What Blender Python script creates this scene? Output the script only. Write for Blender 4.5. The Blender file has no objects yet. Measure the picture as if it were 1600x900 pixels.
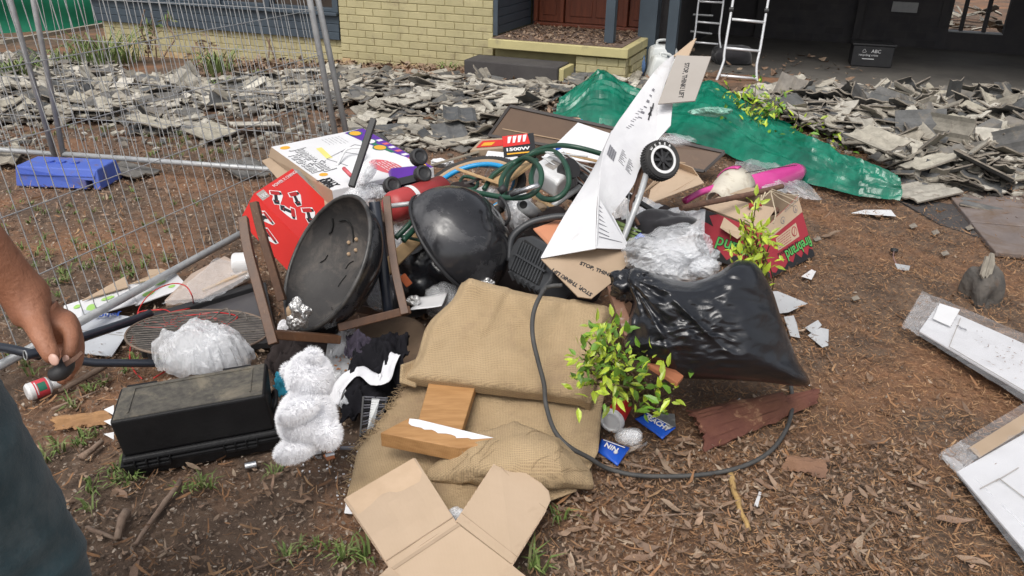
import bpy, bmesh, math, random
import numpy as np
from mathutils import Vector, Matrix, noise
rnd = random.Random(7)
V = Vector
PI = math.pi
S = bpy.context.scene
COL = S.collection

# ---------------------------------------------------------------- camera
F, CH = 1247.0, 1.6
_p, _r = math.radians(25.4), math.radians(1.05)
FW = V((0, math.cos(_p), -math.sin(_p))); _up = V((0, math.sin(_p), math.cos(_p))); _rt = V((1, 0, 0))
RT = _rt * math.cos(_r) + _up * math.sin(_r)
UP = -_rt * math.sin(_r) + _up * math.cos(_r)
CAM = V((0, 0, CH))
cd = bpy.data.cameras.new("camera"); cam = bpy.data.objects.new("camera", cd); COL.objects.link(cam)
cd.sensor_fit = 'HORIZONTAL'; cd.sensor_width = 36.0; cd.lens = 36.0 * F / 1600.0
cd.clip_start = 0.05; cd.clip_end = 600
m = Matrix((RT, UP, -FW)).transposed().to_4x4(); m.translation = CAM
cam.matrix_world = m
S.camera = cam
# ---------------------------------------------------------------- sky, sun, exposure
w = bpy.data.worlds.new("World"); S.world = w; w.use_nodes = True
nt = w.node_tree; bg = nt.nodes['Background']
sky = nt.nodes.new('ShaderNodeTexSky'); sky.sky_type = 'NISHITA'; sky.sun_disc = False
SUN_EL, SUN_AZ = math.radians(58), math.radians(200)      # azimuth of the sun seen from above
sky.sun_elevation = SUN_EL; sky.sun_rotation = SUN_AZ
sky.air_density = 1.0; sky.dust_density = 4.0; sky.ozone_density = 1.0
hs = nt.nodes.new('ShaderNodeHueSaturation'); hs.inputs['Saturation'].default_value = 0.30
nt.links.new(sky.outputs[0], hs.inputs['Color']); nt.links.new(hs.outputs[0], bg.inputs[0])
bg.inputs[1].default_value = 0.125
sl = bpy.data.lights.new("sun", 'SUN'); so = bpy.data.objects.new("sun", sl); COL.objects.link(so)
sl.energy = 1.5; sl.angle = math.radians(32); sl.color = (1.0, 0.96, 0.9)
sd = V((math.sin(SUN_AZ) * math.cos(SUN_EL), math.cos(SUN_AZ) * math.cos(SUN_EL), math.sin(SUN_EL)))
so.rotation_euler = sd.to_track_quat('Z', 'Y').to_euler(); so.location = (0, 0, 30)
S.view_settings.view_transform = 'Standard'; S.view_settings.look = 'None'
S.view_settings.exposure = 0.45; S.view_settings.gamma = 1.0
S.cycles.max_bounces = 6; S.cycles.transparent_max_bounces = 12

# ---------------------------------------------------------------- placing helpers
def ray(x, y): return FW + RT * ((x - 800) / F) - UP * ((y - 450) / F)
def P(x, y, z=0.0):
    d = ray(x, y); return CAM + d * ((z - CH) / d.z)
def A(x, y, Y):
    d = ray(x, y); return CAM + d * (Y / d.y)
def pix(w):
    w = V(w) - CAM; z = w.dot(FW)
    if z < 0.1: return (-9999, -9999, z)
    return (800 + F * w.dot(RT) / z, 450 - F * w.dot(UP) / z, z)
HA = math.radians(21.07)
HU = V((math.cos(HA), -math.sin(HA), 0)); HN = V((-math.sin(HA), -math.cos(HA), 0)); HO = V((-1.867, 8.845, 0))
def W(a, off, z): return HO + HU * a + HN * off + V((0, 0, z))         # house coordinates: along, out, up
def H(x, y, off=0.0):
    d = ray(x, y); t = ((HO + HN * off - CAM).dot(HN)) / d.dot(HN); q = CAM + d * t
    return (q - HO).dot(HU), q.z
def sstep(a, b, x):
    t = min(1, max(0, (x - a) / (b - a))); return t * t * (3 - 2 * t)
def gz(x, y):
    w = V((x, y, 0)) - HO; a = w.dot(HU); off = w.dot(HN)
    z = max(-.1, min(.12, .05 + .045 * a)) * (1 - sstep(.3, 2.6, off))
    k = sstep(.9, 1.8, x) * (1 - sstep(3.8, 4.5, y))
    z += .05 * math.exp(-((x - 1.98) ** 2 + (y - 3.42) ** 2) / .035) + k * (.055 * noise.noise(V((x * 1.1, y * 1.3, 3))) + .03 * noise.noise(V((x * 3, y * 3, 7))))
    return z
def G(px, py, dz=0.0):
    z = 0
    for _ in range(4):
        q = P(px, py, z); z = gz(q.x, q.y)
    return P(px, py, z + dz)

# ---------------------------------------------------------------- materials
_inv = {}
def mat(name, c1, c2=None, scale=8.0, rough=.6, bump=0.0, bscale=None, metal=0.0, spec=.5, coat=0.0, alpha=1.0, trans=0.0,
        detail=6.0, stretch=(1, 1, 1), dirt=None, dscale=5.0, damt=.5, vary=0.0, cols=None, wave=None, emit=None, dist=0.0, sheen=0.0, facet=None, weave=None, fdist=.02):
    if name in _inv: return _inv[name]
    m = bpy.data.materials.new(name); m.use_nodes = True; n = m.node_tree.nodes; L = m.node_tree.links
    b = n['Principled BSDF']
    tc = n.new('ShaderNodeTexCoord'); mp = n.new('ShaderNodeMapping'); mp.inputs['Scale'].default_value = stretch
    L.new(tc.outputs['Object'], mp.inputs[0])
    def nz(sc, det=detail, rg=.6, ds=0.0):
        q = n.new('ShaderNodeTexNoise'); q.inputs['Scale'].default_value = sc; q.inputs['Detail'].default_value = det
        q.inputs['Roughness'].default_value = rg; q.inputs['Distortion'].default_value = ds
        L.new(mp.outputs[0], q.inputs['Vector']); return q
    def ramp(src, stops):
        r = n.new('ShaderNodeValToRGB'); e = r.color_ramp.elements
        while len(e) < len(stops): e.new(.5)
        for i, (p_, c_) in enumerate(stops): e[i].position = p_; e[i].color = (*c_, 1)
        L.new(src, r.inputs[0]); return r
    if cols:
        oi = n.new('ShaderNodeObjectInfo'); ge = n.new('ShaderNodeNewGeometry'); ad = n.new('ShaderNodeMath'); ad.operation = 'ADD'
        L.new(oi.outputs['Random'], ad.inputs[0]); L.new(ge.outputs['Random Per Island'], ad.inputs[1])
        fr = n.new('ShaderNodeMath'); fr.operation = 'FRACT'; L.new(ad.outputs[0], fr.inputs[0])
        r0 = ramp(fr.outputs[0], [(i / max(1, len(cols) - 1) * .999, c) for i, c in enumerate(cols)])
        q = nz(scale); r1 = ramp(q.outputs['Fac'], [(.3, (.62, .62, .62)), (.7, (1.2, 1.2, 1.2))])
        mx = n.new('ShaderNodeMix'); mx.data_type = 'RGBA'; mx.blend_type = 'MULTIPLY'; mx.inputs[0].default_value = 1
        L.new(r0.outputs[0], mx.inputs[6]); L.new(r1.outputs[0], mx.inputs[7]); out = mx.outputs[2]
    else:
        c2 = c2 or tuple(x * .8 for x in c1)
        q = nz(scale, ds=dist); out = ramp(q.outputs['Fac'], [(.35, c1), (.65, c2)]).outputs[0]
    if wave:
        wv = n.new('ShaderNodeTexWave'); wv.inputs['Scale'].default_value = wave[0]; wv.inputs['Distortion'].default_value = wave[1]
        wv.bands_direction = wave[2]; wv.inputs['Detail'].default_value = 3
        L.new(mp.outputs[0], wv.inputs['Vector'])
        mx = n.new('ShaderNodeMix'); mx.data_type = 'RGBA'; mx.blend_type = 'MULTIPLY'; mx.inputs[0].default_value = wave[3]
        L.new(out, mx.inputs[6]); L.new(wv.outputs['Color'], mx.inputs[7]); out = mx.outputs[2]
    if weave:
        fac = None
        for ax_n in ('X', 'Y'):
            wv = n.new('ShaderNodeTexWave'); wv.inputs['Scale'].default_value = weave; wv.inputs['Distortion'].default_value = 3.0; wv.inputs['Detail Scale'].default_value = .4
            wv.bands_direction = ax_n; L.new(mp.outputs[0], wv.inputs['Vector'])
            if fac is None: fac = wv.outputs['Fac']
            else:
                ad = n.new('ShaderNodeMath'); ad.operation = 'MAXIMUM'; L.new(fac, ad.inputs[0]); L.new(wv.outputs['Fac'], ad.inputs[1]); fac = ad.outputs[0]
        mr = n.new('ShaderNodeMapRange'); mr.inputs[3].default_value = .62; mr.inputs[4].default_value = 1.12; L.new(fac, mr.inputs[0])
        hv = n.new('ShaderNodeHueSaturation'); L.new(mr.outputs[0], hv.inputs['Value']); L.new(out, hv.inputs['Color']); out = hv.outputs[0]
    if vary and not cols:
        oi = n.new('ShaderNodeObjectInfo'); mr = n.new('ShaderNodeMapRange'); mr.inputs[3].default_value = 1 - vary; mr.inputs[4].default_value = 1 + vary
        L.new(oi.outputs['Random'], mr.inputs[0]); hv = n.new('ShaderNodeHueSaturation'); L.new(mr.outputs[0], hv.inputs['Value'])
        L.new(out, hv.inputs['Color']); out = hv.outputs[0]
    rsock = None
    if dirt:
        q = nz(dscale, 8, .7, .4); r = ramp(q.outputs['Fac'], [(.62 - damt * .35, (0, 0, 0)), (.78 - damt * .25, (1, 1, 1))])
        mx = n.new('ShaderNodeMix'); mx.data_type = 'RGBA'; L.new(r.outputs[0], mx.inputs[0]); L.new(out, mx.inputs[6])
        mx.inputs[7].default_value = (*dirt, 1); out = mx.outputs[2]
        mr = n.new('ShaderNodeMapRange'); mr.inputs[3].default_value = rough; mr.inputs[4].default_value = max(rough, .85)
        L.new(r.outputs[0], mr.inputs[0]); rsock = mr.outputs[0]
    L.new(out, b.inputs['Base Color'])
    if rsock: L.new(rsock, b.inputs['Roughness'])
    else: b.inputs['Roughness'].default_value = rough
    b.inputs['Metallic'].default_value = metal; b.inputs['Specular IOR Level'].default_value = spec
    b.inputs['Coat Weight'].default_value = coat; b.inputs['Alpha'].default_value = alpha
    b.inputs['Transmission Weight'].default_value = trans; b.inputs['Sheen Weight'].default_value = sheen
    if bump:
        q = nz(bscale or scale * 3, 8, .65, .3); bp = n.new('ShaderNodeBump'); bp.inputs['Strength'].default_value = min(1, bump)
        bp.inputs['Distance'].default_value = .004 * max(1, bump); L.new(q.outputs['Fac'], bp.inputs['Height']); L.new(bp.outputs[0], b.inputs['Normal'])
        if facet:
            vo = n.new('ShaderNodeTexVoronoi'); vo.inputs['Scale'].default_value = facet; L.new(mp.outputs[0], vo.inputs['Vector'])
            q2 = nz(facet * .6, 3, .5, 1.5); ad = n.new('ShaderNodeMath'); ad.operation = 'ADD'
            L.new(vo.outputs['Distance'], ad.inputs[0]); L.new(q2.outputs['Fac'], ad.inputs[1])
            b2 = n.new('ShaderNodeBump'); b2.inputs['Strength'].default_value = 1; b2.inputs['Distance'].default_value = fdist
            L.new(ad.outputs[0], b2.inputs['Height']); L.new(bp.outputs[0], b2.inputs['Normal']); L.new(b2.outputs[0], b.inputs['Normal'])
    _inv[name] = m
    return m
def flat(name, c, rough=.6, **k): return mat(name, c, tuple(x * .9 for x in c), rough=rough, **k)

# ---------------------------------------------------------------- mesh helpers
class MB:
    def __init__(s): s.v = []; s.f = []; s.mi = []
    def add(s, vs, fs, mi=0):
        o = len(s.v); s.v += [tuple(x) for x in vs]; s.f += [tuple(i + o for i in f) for f in fs]; s.mi += [mi] * len(fs); return s
    def hexa(s, b, t, mi=0):        # bottom quad, top quad (same order, counter-clockwise from above)
        return s.add(list(b) + list(t), [(3, 2, 1, 0), (4, 5, 6, 7), (0, 1, 5, 4), (1, 2, 6, 5), (2, 3, 7, 6), (3, 0, 4, 7)], mi)
    def box(s, c, sz, X=V((1, 0, 0)), Y=V((0, 1, 0)), Z=V((0, 0, 1)), mi=0):
        c = V(c); x, y, z = X * sz[0] / 2, Y * sz[1] / 2, Z * sz[2] / 2
        b = [c - x - y - z, c + x - y - z, c + x + y - z, c - x + y - z]
        return s.hexa(b, [q + z * 2 for q in b], mi)
    def beam(s, p1, p2, w, d, ref=V((0, 0, 1)), mi=0, w2=None):
        p1, p2 = V(p1), V(p2); z = (p2 - p1).normalized(); x = z.cross(ref)
        if x.length < 1e-3: x = z.cross(V((1, 0, 0)))
        x.normalize(); y = z.cross(x)
        w2 = w2 or w
        def ring(p, w): return [p - x * w / 2 - y * d / 2, p + x * w / 2 - y * d / 2, p + x * w / 2 + y * d / 2, p - x * w / 2 + y * d / 2]
        return s.hexa(ring(p1, w), ring(p2, w2), mi)
    def tube(s, pts, r, seg=8, cap=True, closed=False, mi=0, flat_=1.0):
        pts = [V(p) for p in pts]; n = len(pts); vs = []; fs = []
        rs = r if isinstance(r, (list, tuple)) else [r] * n
        pt = None
        for i, p in enumerate(pts):
            if closed: t = (pts[(i + 1) % n] - pts[i - 1])
            else: t = pts[min(i + 1, n - 1)] - pts[max(i - 1, 0)]
            if t.length < 1e-9: t = V((0, 0, 1))
            t.normalize()
            if pt is None:
                x = t.orthogonal().normalized()
            else:
                x = (x - t * x.dot(t))
                if x.length < 1e-6: x = t.orthogonal()
                x.normalize()
            pt = t; y = t.cross(x)
            for k in range(seg):
                a = 2 * PI * k / seg; vs.append(p + (x * math.cos(a) + y * math.sin(a) * flat_) * rs[i])
        m_ = n if closed else n - 1
        for i in range(m_):
            for k in range(seg):
                a, b = i * seg + k, i * seg + (k + 1) % seg; j = (i + 1) % n
                fs.append((a, b, j * seg + (k + 1) % seg, j * seg + k))
        if cap and not closed:
            fs.append(tuple(range(seg - 1, -1, -1))); fs.append(tuple((n - 1) * seg + k for k in range(seg)))
        return s.add(vs, fs, mi)
    def lathe(s, prof, o, ax, seg=48, ref=None, mi=0, arc=(0, 2 * PI)):
        o, z = V(o), V(ax).normalized(); x = z.orthogonal().normalized() if ref is None else (V(ref) - z * V(ref).dot(z)).normalized(); y = z.cross(x)
        vs = []; fs = []; full = abs(arc[1] - arc[0] - 2 * PI) < 1e-6; cols = seg if full else seg + 1
        for k in range(cols):
            a = arc[0] + (arc[1] - arc[0]) * k / seg; d = x * math.cos(a) + y * math.sin(a)
            for (r, h) in prof: vs.append(o + d * r + z * h)
        n = len(prof)
        for k in range(seg):
            k2 = (k + 1) % cols
            for i in range(n - 1): fs.append((k * n + i, k2 * n + i, k2 * n + i + 1, k * n + i + 1))
        return s.add(vs, fs, mi)
    def grid(s, fn, nu, nv, mi=0, thick=0.0):
        vs = [fn(i / nu, j / nv) for j in range(nv + 1) for i in range(nu + 1)]
        fs = [(j * (nu + 1) + i, j * (nu + 1) + i + 1, (j + 1) * (nu + 1) + i + 1, (j + 1) * (nu + 1) + i) for j in range(nv) for i in range(nu)]
        return s.add(vs, fs, mi)
    def plate(s, pts, t=.003, up=None, mi=0):     # polygon slab
        pts = [V(p) for p in pts]; nrm = V((0, 0, 0))
        for i in range(len(pts)): nrm += pts[i].cross(pts[(i + 1) % len(pts)])
        nrm.normalize()
        if up is not None and nrm.dot(V(up)) < 0: nrm = -nrm
        n = len(pts); return s.add([p + nrm * t / 2 for p in pts] + [p - nrm * t / 2 for p in pts],
            [tuple(range(n)), tuple(range(2 * n - 1, n - 1, -1))] + [(i, i + n, (i + 1) % n + n, (i + 1) % n) for i in range(n)], mi)
def fixn(me):
    b = bmesh.new(); b.from_mesh(me); bmesh.ops.recalc_face_normals(b, faces=b.faces); b.to_mesh(me); b.free()
def mesh(name, mb, mats, smooth=False, off=V((0, 0, 0)), norm=True):
    me = bpy.data.meshes.new(name); me.from_pydata([tuple(V(v) - off) for v in mb.v], [], mb.f)
    for m_ in (mats if isinstance(mats, (list, tuple)) else [mats]): me.materials.append(m_)
    if any(mb.mi): me.polygons.foreach_set('material_index', mb.mi)
    if norm: fixn(me)
    if smooth: me.polygons.foreach_set('use_smooth', [True] * len(me.polygons))
    me.update(); return me
def tag(o, label=None, cat=None, group=None, kind=None):
    if label: o['label'] = label
    if cat: o['category'] = cat
    if group: o['group'] = group
    if kind: o['kind'] = kind
    return o
ORG = {}
def thing(name, loc, label, cat, group=None):
    o = bpy.data.objects.new(name, None); o.empty_display_size = .1; COL.objects.link(o); o.location = V(loc)
    ORG[o] = V(loc); return tag(o, label, cat, group)
def obj(name, mb, mats, parent=None, smooth=False, label=None, cat=None, group=None, kind=None, bevel=0, bseg=2, autos=None, sub=0, solid=0, norm=True):
    if parent is None:
        xs = np.array([tuple(v) for v in mb.v]); off = V(((xs[:, 0].min() + xs[:, 0].max()) / 2, (xs[:, 1].min() + xs[:, 1].max()) / 2, xs[:, 2].min()))
    else: off = ORG[parent]
    me = mesh(name, mb, mats, smooth, off, norm); o = bpy.data.objects.new(name, me); COL.objects.link(o)
    if parent is None: o.location = off
    else: o.parent = parent
    ORG[o] = off
    if solid:
        md = o.modifiers.new('s', 'SOLIDIFY'); md.thickness = solid; md.offset = 0
    if bevel:
        md = o.modifiers.new('b', 'BEVEL'); md.width = bevel; md.segments = bseg; md.limit_method = 'ANGLE'; md.angle_limit = math.radians(35)
    if sub:
        md = o.modifiers.new('sub', 'SUBSURF'); md.levels = sub; md.render_levels = sub
    return tag(o, label, cat, group, kind)
def dupo(o, parent=None, loc=None, rot=None):
    c = o.copy(); COL.objects.link(c)
    if parent is not None: c.parent = parent
    if loc is not None: c.location = loc
    if rot is not None: c.rotation_euler = rot
    ORG[c] = ORG.get(o, V((0, 0, 0))); return c
def text(s_, o, xd, yd, size, m_, parent, lift=.0015, name='lettering', nrm=None, align='LEFT', sx=1.0, bold=0.0):
    cu = bpy.data.curves.new(name, 'FONT'); cu.body = s_; cu.size = size; cu.align_x = align; cu.offset = bold; cu.extrude = .0004
    xd, yd = V(xd).normalized(), V(yd); yd = (yd - xd * yd.dot(xd)).normalized(); z = xd.cross(yd)
    t0 = bpy.data.objects.new(name, cu); cu.resolution_u = 3; me = bpy.data.meshes.new_from_object(t0); bpy.data.objects.remove(t0); me.materials.clear(); me.materials.append(m_)
    t = bpy.data.objects.new(name, me); COL.objects.link(t)
    f = V(o) - CAM
    n_ = z if nrm is None else V(nrm).normalized()
    if n_.dot(f) > 0: n_ = -n_
    mm = Matrix((xd * sx, yd, z)).transposed().to_4x4(); mm.translation = V(o) + n_ * lift - ORG[parent]
    t.parent = parent; t.matrix_local = mm; return t
def smooth_path(pts, n=8, closed=False):
    pts = [V(p) for p in pts]; out = []; N = len(pts); rng = range(N if closed else N - 1)
    for i in rng:
        p0 = pts[i - 1] if (i > 0 or closed) else pts[0] * 2 - pts[1]; p1 = pts[i]; p2 = pts[(i + 1) % N]
        p3 = pts[(i + 2) % N] if (i + 2 < N or closed) else pts[-1] * 2 - pts[-2]
        for k in range(n):
            t = k / n; out.append(.5 * ((2 * p1) + (p2 - p0) * t + (2 * p0 - 5 * p1 + 4 * p2 - p3) * t * t + (3 * p1 - p0 - 3 * p2 + p3) * t ** 3))
    if not closed: out.append(pts[-1])
    return out
def plane3(p0, p1, p2):          # returns a function that drops image points on to the plane through three points
    n_ = (p1 - p0).cross(p2 - p0).normalized()
    def f(x, y): d = ray(x, y); return CAM + d * ((p0 - CAM).dot(n_) / d.dot(n_))
    return f
def bil(q, u, v): return (V(q[0]) * (1 - u) + V(q[1]) * u) * (1 - v) + (V(q[3]) * (1 - u) + V(q[2]) * u) * v
def N3(p, sc, seed=0): return noise.noise(V((p[0] * sc + seed * 7.3, p[1] * sc - seed * 3.1, p[2] * sc + seed * 1.7)))
def ridge(p, sc, seed=0): return 1 - abs(N3(p, sc, seed)) * 2
def sheet(q, nu, nv, amp=.01, sc=6, seed=0, nrm=V((0, 0, 1)), fine=0.0, bulge=0.0):
    b = MB(); q = [V(x) for x in q]
    def fn(u, v):
        p = bil(q, u, v)
        d = amp * N3(p, sc, seed) + fine * ridge(p, sc * 3, seed + 1) + bulge * math.sin(PI * u) * math.sin(PI * v)
        return p + nrm * d
    return b.grid(fn, nu, nv)
def blob(c, rad, X=V((1, 0, 0)), Y=V((0, 1, 0)), Z=V((0, 0, 1)), sub=4, amp=.1, sc=5, seed=0, ramp_=0.0, rsc=8, facet=0.0, fsc=14, mold=None):
    bm = bmesh.new(); bmesh.ops.create_icosphere(bm, subdivisions=sub, radius=1); b = MB(); vs = []
    for v in bm.verts:
        p = v.co.copy(); k = 1 + amp * N3(p, sc * .25, seed) * 2 + ramp_ * ridge((p.x * 1.6, p.y, p.z * .5), rsc * .3, seed + 2)
        if facet:
            dd, pp = noise.voronoi(p * (fsc * .2) + V((seed, 0, 0))); k += facet * (dd[0] - dd[1] * .4)
        if mold: p = mold(p)
        p = p * k; vs.append(V(c) + X * p.x * rad[0] + Y * p.y * rad[1] + Z * p.z * rad[2])
    b.add(vs, [[x.index for x in f.verts] for f in bm.faces]); bm.free(); return b
def filmbag(c, rx, ry, h, seed=0, layers=4, X=V((1, 0, 0)), Y=V((0, 1, 0)), Z_=V((0, 0, 1)), n=64, m_=22):
    """thin overlapping layers of crinkled film"""
    b = MB(); c = V(c)
    for L in range(layers):
        k = 1.06 - .17 * L; sd = seed * 3.1 + L * 5.7; off = X * rx * .14 * noise.noise(V((sd, 1, 0))) * 2 + Y * ry * .14 * noise.noise(V((sd, 5, 0))) * 2
        def fn(u, v):
            a = u * 2 * PI; ca, sa = math.cos(a), math.sin(a); ed = 1 + .20 * noise.noise(V((ca * 1.6, sa * 1.6, sd))) + .09 * noise.noise(V((ca * 6, sa * 6, sd)))
            x, y = ca * v * ed, sa * v * ed
            z = max(0, 1 - v * v) ** .55 * (1 + .35 * noise.noise(V((x * 1.7, y * 1.7, sd))))
            cr = .13 * ridge((x * 1.2 + .3 * y, y * 1.2, sd), 2.2, 1) + .07 * ridge((x * 2.6, y * 2.6 - x, sd), 2.2, 3) + .035 * ridge((x * 6, y * 6, sd), 2.0, 5)
            return c + off + X * rx * k * x * (1 + cr * .25) + Y * ry * k * y * (1 + cr * .25) + Z_ * h * (z * k * .9 + cr * (.4 + .6 * v) + .05)
        b.grid(fn, n, m_)
    return b
def inpoly(x, y, poly):
    c = False; j = len(poly) - 1
    for i in range(len(poly)):
        if (poly[i][1] > y) != (poly[j][1] > y) and x < (poly[j][0] - poly[i][0]) * (y - poly[i][1]) / (poly[j][1] - poly[i][1]) + poly[i][0]: c = not c
        j = i
    return c
def clear_floor(o, m=0.0): pass
# ================================================================ SETTING
# ---- palette
M_soil = mat('soil', (.075, .049, .034), (.15, .10, .068), scale=9, rough=.95, bump=1.6, bscale=60, dirt=(.25, .125, .065), dscale=1.4, damt=.45)
M_brick = mat('cream_painted_brick', (.47, .415, .235), (.39, .345, .19), scale=3, rough=.75, bump=.7, bscale=60, vary=.07, dirt=(.30, .25, .15), dscale=5, damt=.25)
M_brick_bare = mat('flaking_bare_brick', (.42, .27, .15), (.55, .44, .25), scale=14, rough=.85, bump=.8, bscale=50, vary=.1)
M_mortar = mat('painted_mortar', (.36, .31, .155), (.29, .25, .125), scale=9, rough=.9, bump=.5, bscale=60)
M_cream = mat('cream_painted_concrete', (.50, .44, .215), (.44, .385, .19), scale=5, rough=.7, bump=.4, dirt=(.3, .26, .16), dscale=6, damt=.2)
M_slate = mat('slate_blue_paint', (.055, .075, .095), (.045, .06, .078), scale=4, rough=.55, bump=.15)
M_dark = mat('dark_step_concrete', (.05, .045, .045), (.065, .06, .058), scale=6, rough=.9, bump=.6, bscale=50)
M_door = mat('red_brown_door_timber', (.17, .045, .02), (.11, .03, .015), scale=4, rough=.45, stretch=(8, 8, 1), bump=.2)
M_litter_floor = mat('dusty_porch_floor', (.16, .11, .085), (.09, .06, .045), scale=12, rough=.95, bump=.8, bscale=80)
M_glass = mat('dark_window_glass', (.03, .025, .022), (.07, .055, .045), scale=2, rough=.12, spec=.8)
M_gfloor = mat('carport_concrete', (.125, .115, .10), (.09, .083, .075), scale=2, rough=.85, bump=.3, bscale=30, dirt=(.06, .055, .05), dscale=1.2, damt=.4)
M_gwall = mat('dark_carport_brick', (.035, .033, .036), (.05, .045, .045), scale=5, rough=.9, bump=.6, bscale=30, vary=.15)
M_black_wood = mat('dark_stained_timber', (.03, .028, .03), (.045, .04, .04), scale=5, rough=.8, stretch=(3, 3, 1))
M_pale = mat('pale_notice_board', (.35, .35, .34), (.28, .28, .28), rough=.8)
M_paver = mat('grey_pink_paver', (.20, .165, .15), (.15, .125, .118), scale=7, rough=.9, bump=.5, bscale=60, vary=.12, dirt=(.13, .085, .055), dscale=4, damt=.45)
M_steel = mat('galvanised_steel', (.44, .45, .45), (.34, .35, .36), scale=25, rough=.45, metal=.25, bump=.15, bscale=80)
M_wire = mat('galvanised_wire', (.44, .45, .45), (.30, .31, .32), scale=30, rough=.5, metal=.2)
M_blue = mat('blue_plastic_foot', (.06, .11, .44), (.08, .14, .50), scale=4, rough=.5, dirt=(.16, .11, .10), dscale=9, damt=.22)
M_tile_pale = mat('pale_tile_face', None, scale=14, rough=.95, bump=.8, bscale=40, cols=[(.44, .41, .34), (.30, .27, .22), (.52, .49, .42), (.21, .19, .155), (.38, .35, .28), (.50, .47, .41), (.27, .25, .21)], dirt=(.12, .10, .08), dscale=13, damt=.26)
M_tile_dark = mat('dark_tile_face', None, scale=12, rough=.8, bump=.8, bscale=40, cols=[(.075, .078, .08), (.12, .12, .115), (.05, .052, .055), (.16, .15, .135), (.095, .10, .105), (.20, .18, .155)], dirt=(.20, .17, .13), dscale=10, damt=.25)
M_tile_edge = mat('broken_tile_edge', (.27, .235, .19), (.15, .13, .11), scale=20, rough=.95, bump=.6, bscale=60)
M_leaf = mat('dry_gum_leaf', None, scale=30, rough=.7, bump=.2, cols=[(.22, .14, .09), (.29, .19, .125), (.13, .08, .052), (.36, .27, .19), (.24, .15, .10), (.16, .10, .065)])
M_fib = mat('bark_mulch_fibre', None, scale=40, rough=.9, cols=[(.21, .105, .05), (.31, .165, .08), (.11, .058, .032), (.26, .13, .058), (.40, .25, .135), (.16, .082, .042)])
M_bits = mat('soil_crumb', None, scale=40, rough=.95, cols=[(.10, .066, .046), (.19, .13, .092), (.06, .04, .028), (.42, .35, .28), (.14, .09, .062), (.28, .205, .15)])
M_grass = mat('grass_blade', None, scale=20, rough=.6, cols=[(.09, .15, .035), (.14, .21, .05), (.20, .26, .08), (.08, .12, .03), (.27, .27, .12)])
M_stick = mat('dry_stick', (.16, .105, .075), (.24, .175, .13), scale=20, rough=.9, bump=.6, bscale=80, vary=.25)

# ---- ground: fine near the viewer, coarse to the horizon
b = MB(); xs = [-260, -80, -25, -11]; xs += [(-7 + i * .11) for i in range(128)]; xs += [11, 25, 80, 260]
ys = [-60, -10]; ys += [(0.6 + i * .11) for i in range(96)]; ys += [14, 22, 60, 300]
for y in ys:
    for x in xs:
        z = gz(x, y) if abs(x) < 9 and y < 12 else (gz(max(-8.9, min(8.9, x)), 12))
        if abs(x) < 8 and y < 12: z += .012 * noise.noise(V((x * 6, y * 6, 1))) + .006 * noise.noise(V((x * 17, y * 17, 1)))
        b.v.append((x, y, z - .012))
nx = len(xs)
for j in range(len(ys) - 1):
    for i in range(nx - 1): b.f.append((j * nx + i, j * nx + i + 1, (j + 1) * nx + i + 1, (j + 1) * nx + i)); b.mi.append(0)
obj('ground', b, M_soil, smooth=True, kind='structure', norm=False)

# ---- concrete pavers right, each a slab of its own
pav = obj('paving', MB().plate([P(1372, 296, -.006), P(1470, 352, -.006), P(1640, 408, -.006), P(1900, 330, -.006), P(1640, 200, -.006), P(1420, 230, -.006)], .01), M_dark, kind='structure')
for i in range(11):
    for j in range(-3, 7):
        c = V((2.55, 5.05, 0)) + V((math.cos(-.22), math.sin(-.22), 0)) * i * .46 + V((-math.sin(-.22), math.cos(-.22), 0)) * (j - 1) * .46
        q = pix(c)
        if not inpoly(q[0], q[1], [(1375, 292), (1470, 345), (1640, 400), (1950, 330), (1700, 180), (1420, 220)]): continue
        X, Y = V((math.cos(-.22), math.sin(-.22), 0)), V((-math.sin(-.22), math.cos(-.22), 0))
        o = obj('paver', MB().box(c + V((0, 0, rnd.uniform(.004, .010))), (.448, .448, .03), X, Y), M_paver, pav, bevel=.006)

# ---- fences
WIRE_V = None
def panel(base0, base1, top0, top1, n_gap, n_h, label, cat='fence panel', hi=(0, 1)):
    t = thing('temporary_fence_panel', base0, label, cat, 'temporary wire fence panels')
    L_ = (base1 - base0); Ht0, Ht1 = top0 - base0, top1 - base1; off = V((0, 0, .10))
    obj('end_post', MB().tube([base0, top0], .0175, 10), M_steel, t, smooth=True)
    obj('end_post', MB().tube([base1, top1], .0175, 10), M_steel, t, smooth=True)
    lo0, lo1 = base0.lerp(top0, .045), base1.lerp(top1, .045)
    obj('bottom_rail', MB().tube([lo0, lo1], .0175, 10), M_steel, t, smooth=True)
    obj('top_rail', MB().tube([top0, top1], .0175, 10), M_steel, t, smooth=True)
    n = int(L_.length / n_gap)
    for i in range(1, n):
        u = i / n; p, q = lo0.lerp(lo1, u), top0.lerp(top1, u)
        obj('vertical_wire', MB().tube([p, q], .0021, 4, cap=False), M_wire, t)
    for i in range(1, n_h):
        v = i / n_h; p, q = lo0.lerp(top0, v), lo1.lerp(top1, v); e = (CAM - p).normalized() * .004
        obj('horizontal_wire', MB().tube([p + e, q + e], .0023, 4, cap=False), M_wire, t)
    return t
def post_top(base, px, py, h=2.05):
    q = A(px, py, base.y + .03); d = (q - base).normalized(); return base + d * h
bB0 = P(541, 300, 0); dB = (P(0, 614, 0) - bB0).normalized(); bB1 = bB0 + dB * 2.98
tB0 = post_top(bB0, 484, 0); tB1 = bB1 + (tB0 - bB0)
panel(bB0, bB1, tB0, tB1, .0605, 8, 'galvanised wire fence panel running toward the viewer past the hand at far left')
bA0, bA1 = P(103, 262, 0), P(560, 297, 0)
tA0 = post_top(bA0, 52, 0); tA1 = post_top(bA1, 497, 0)
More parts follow.
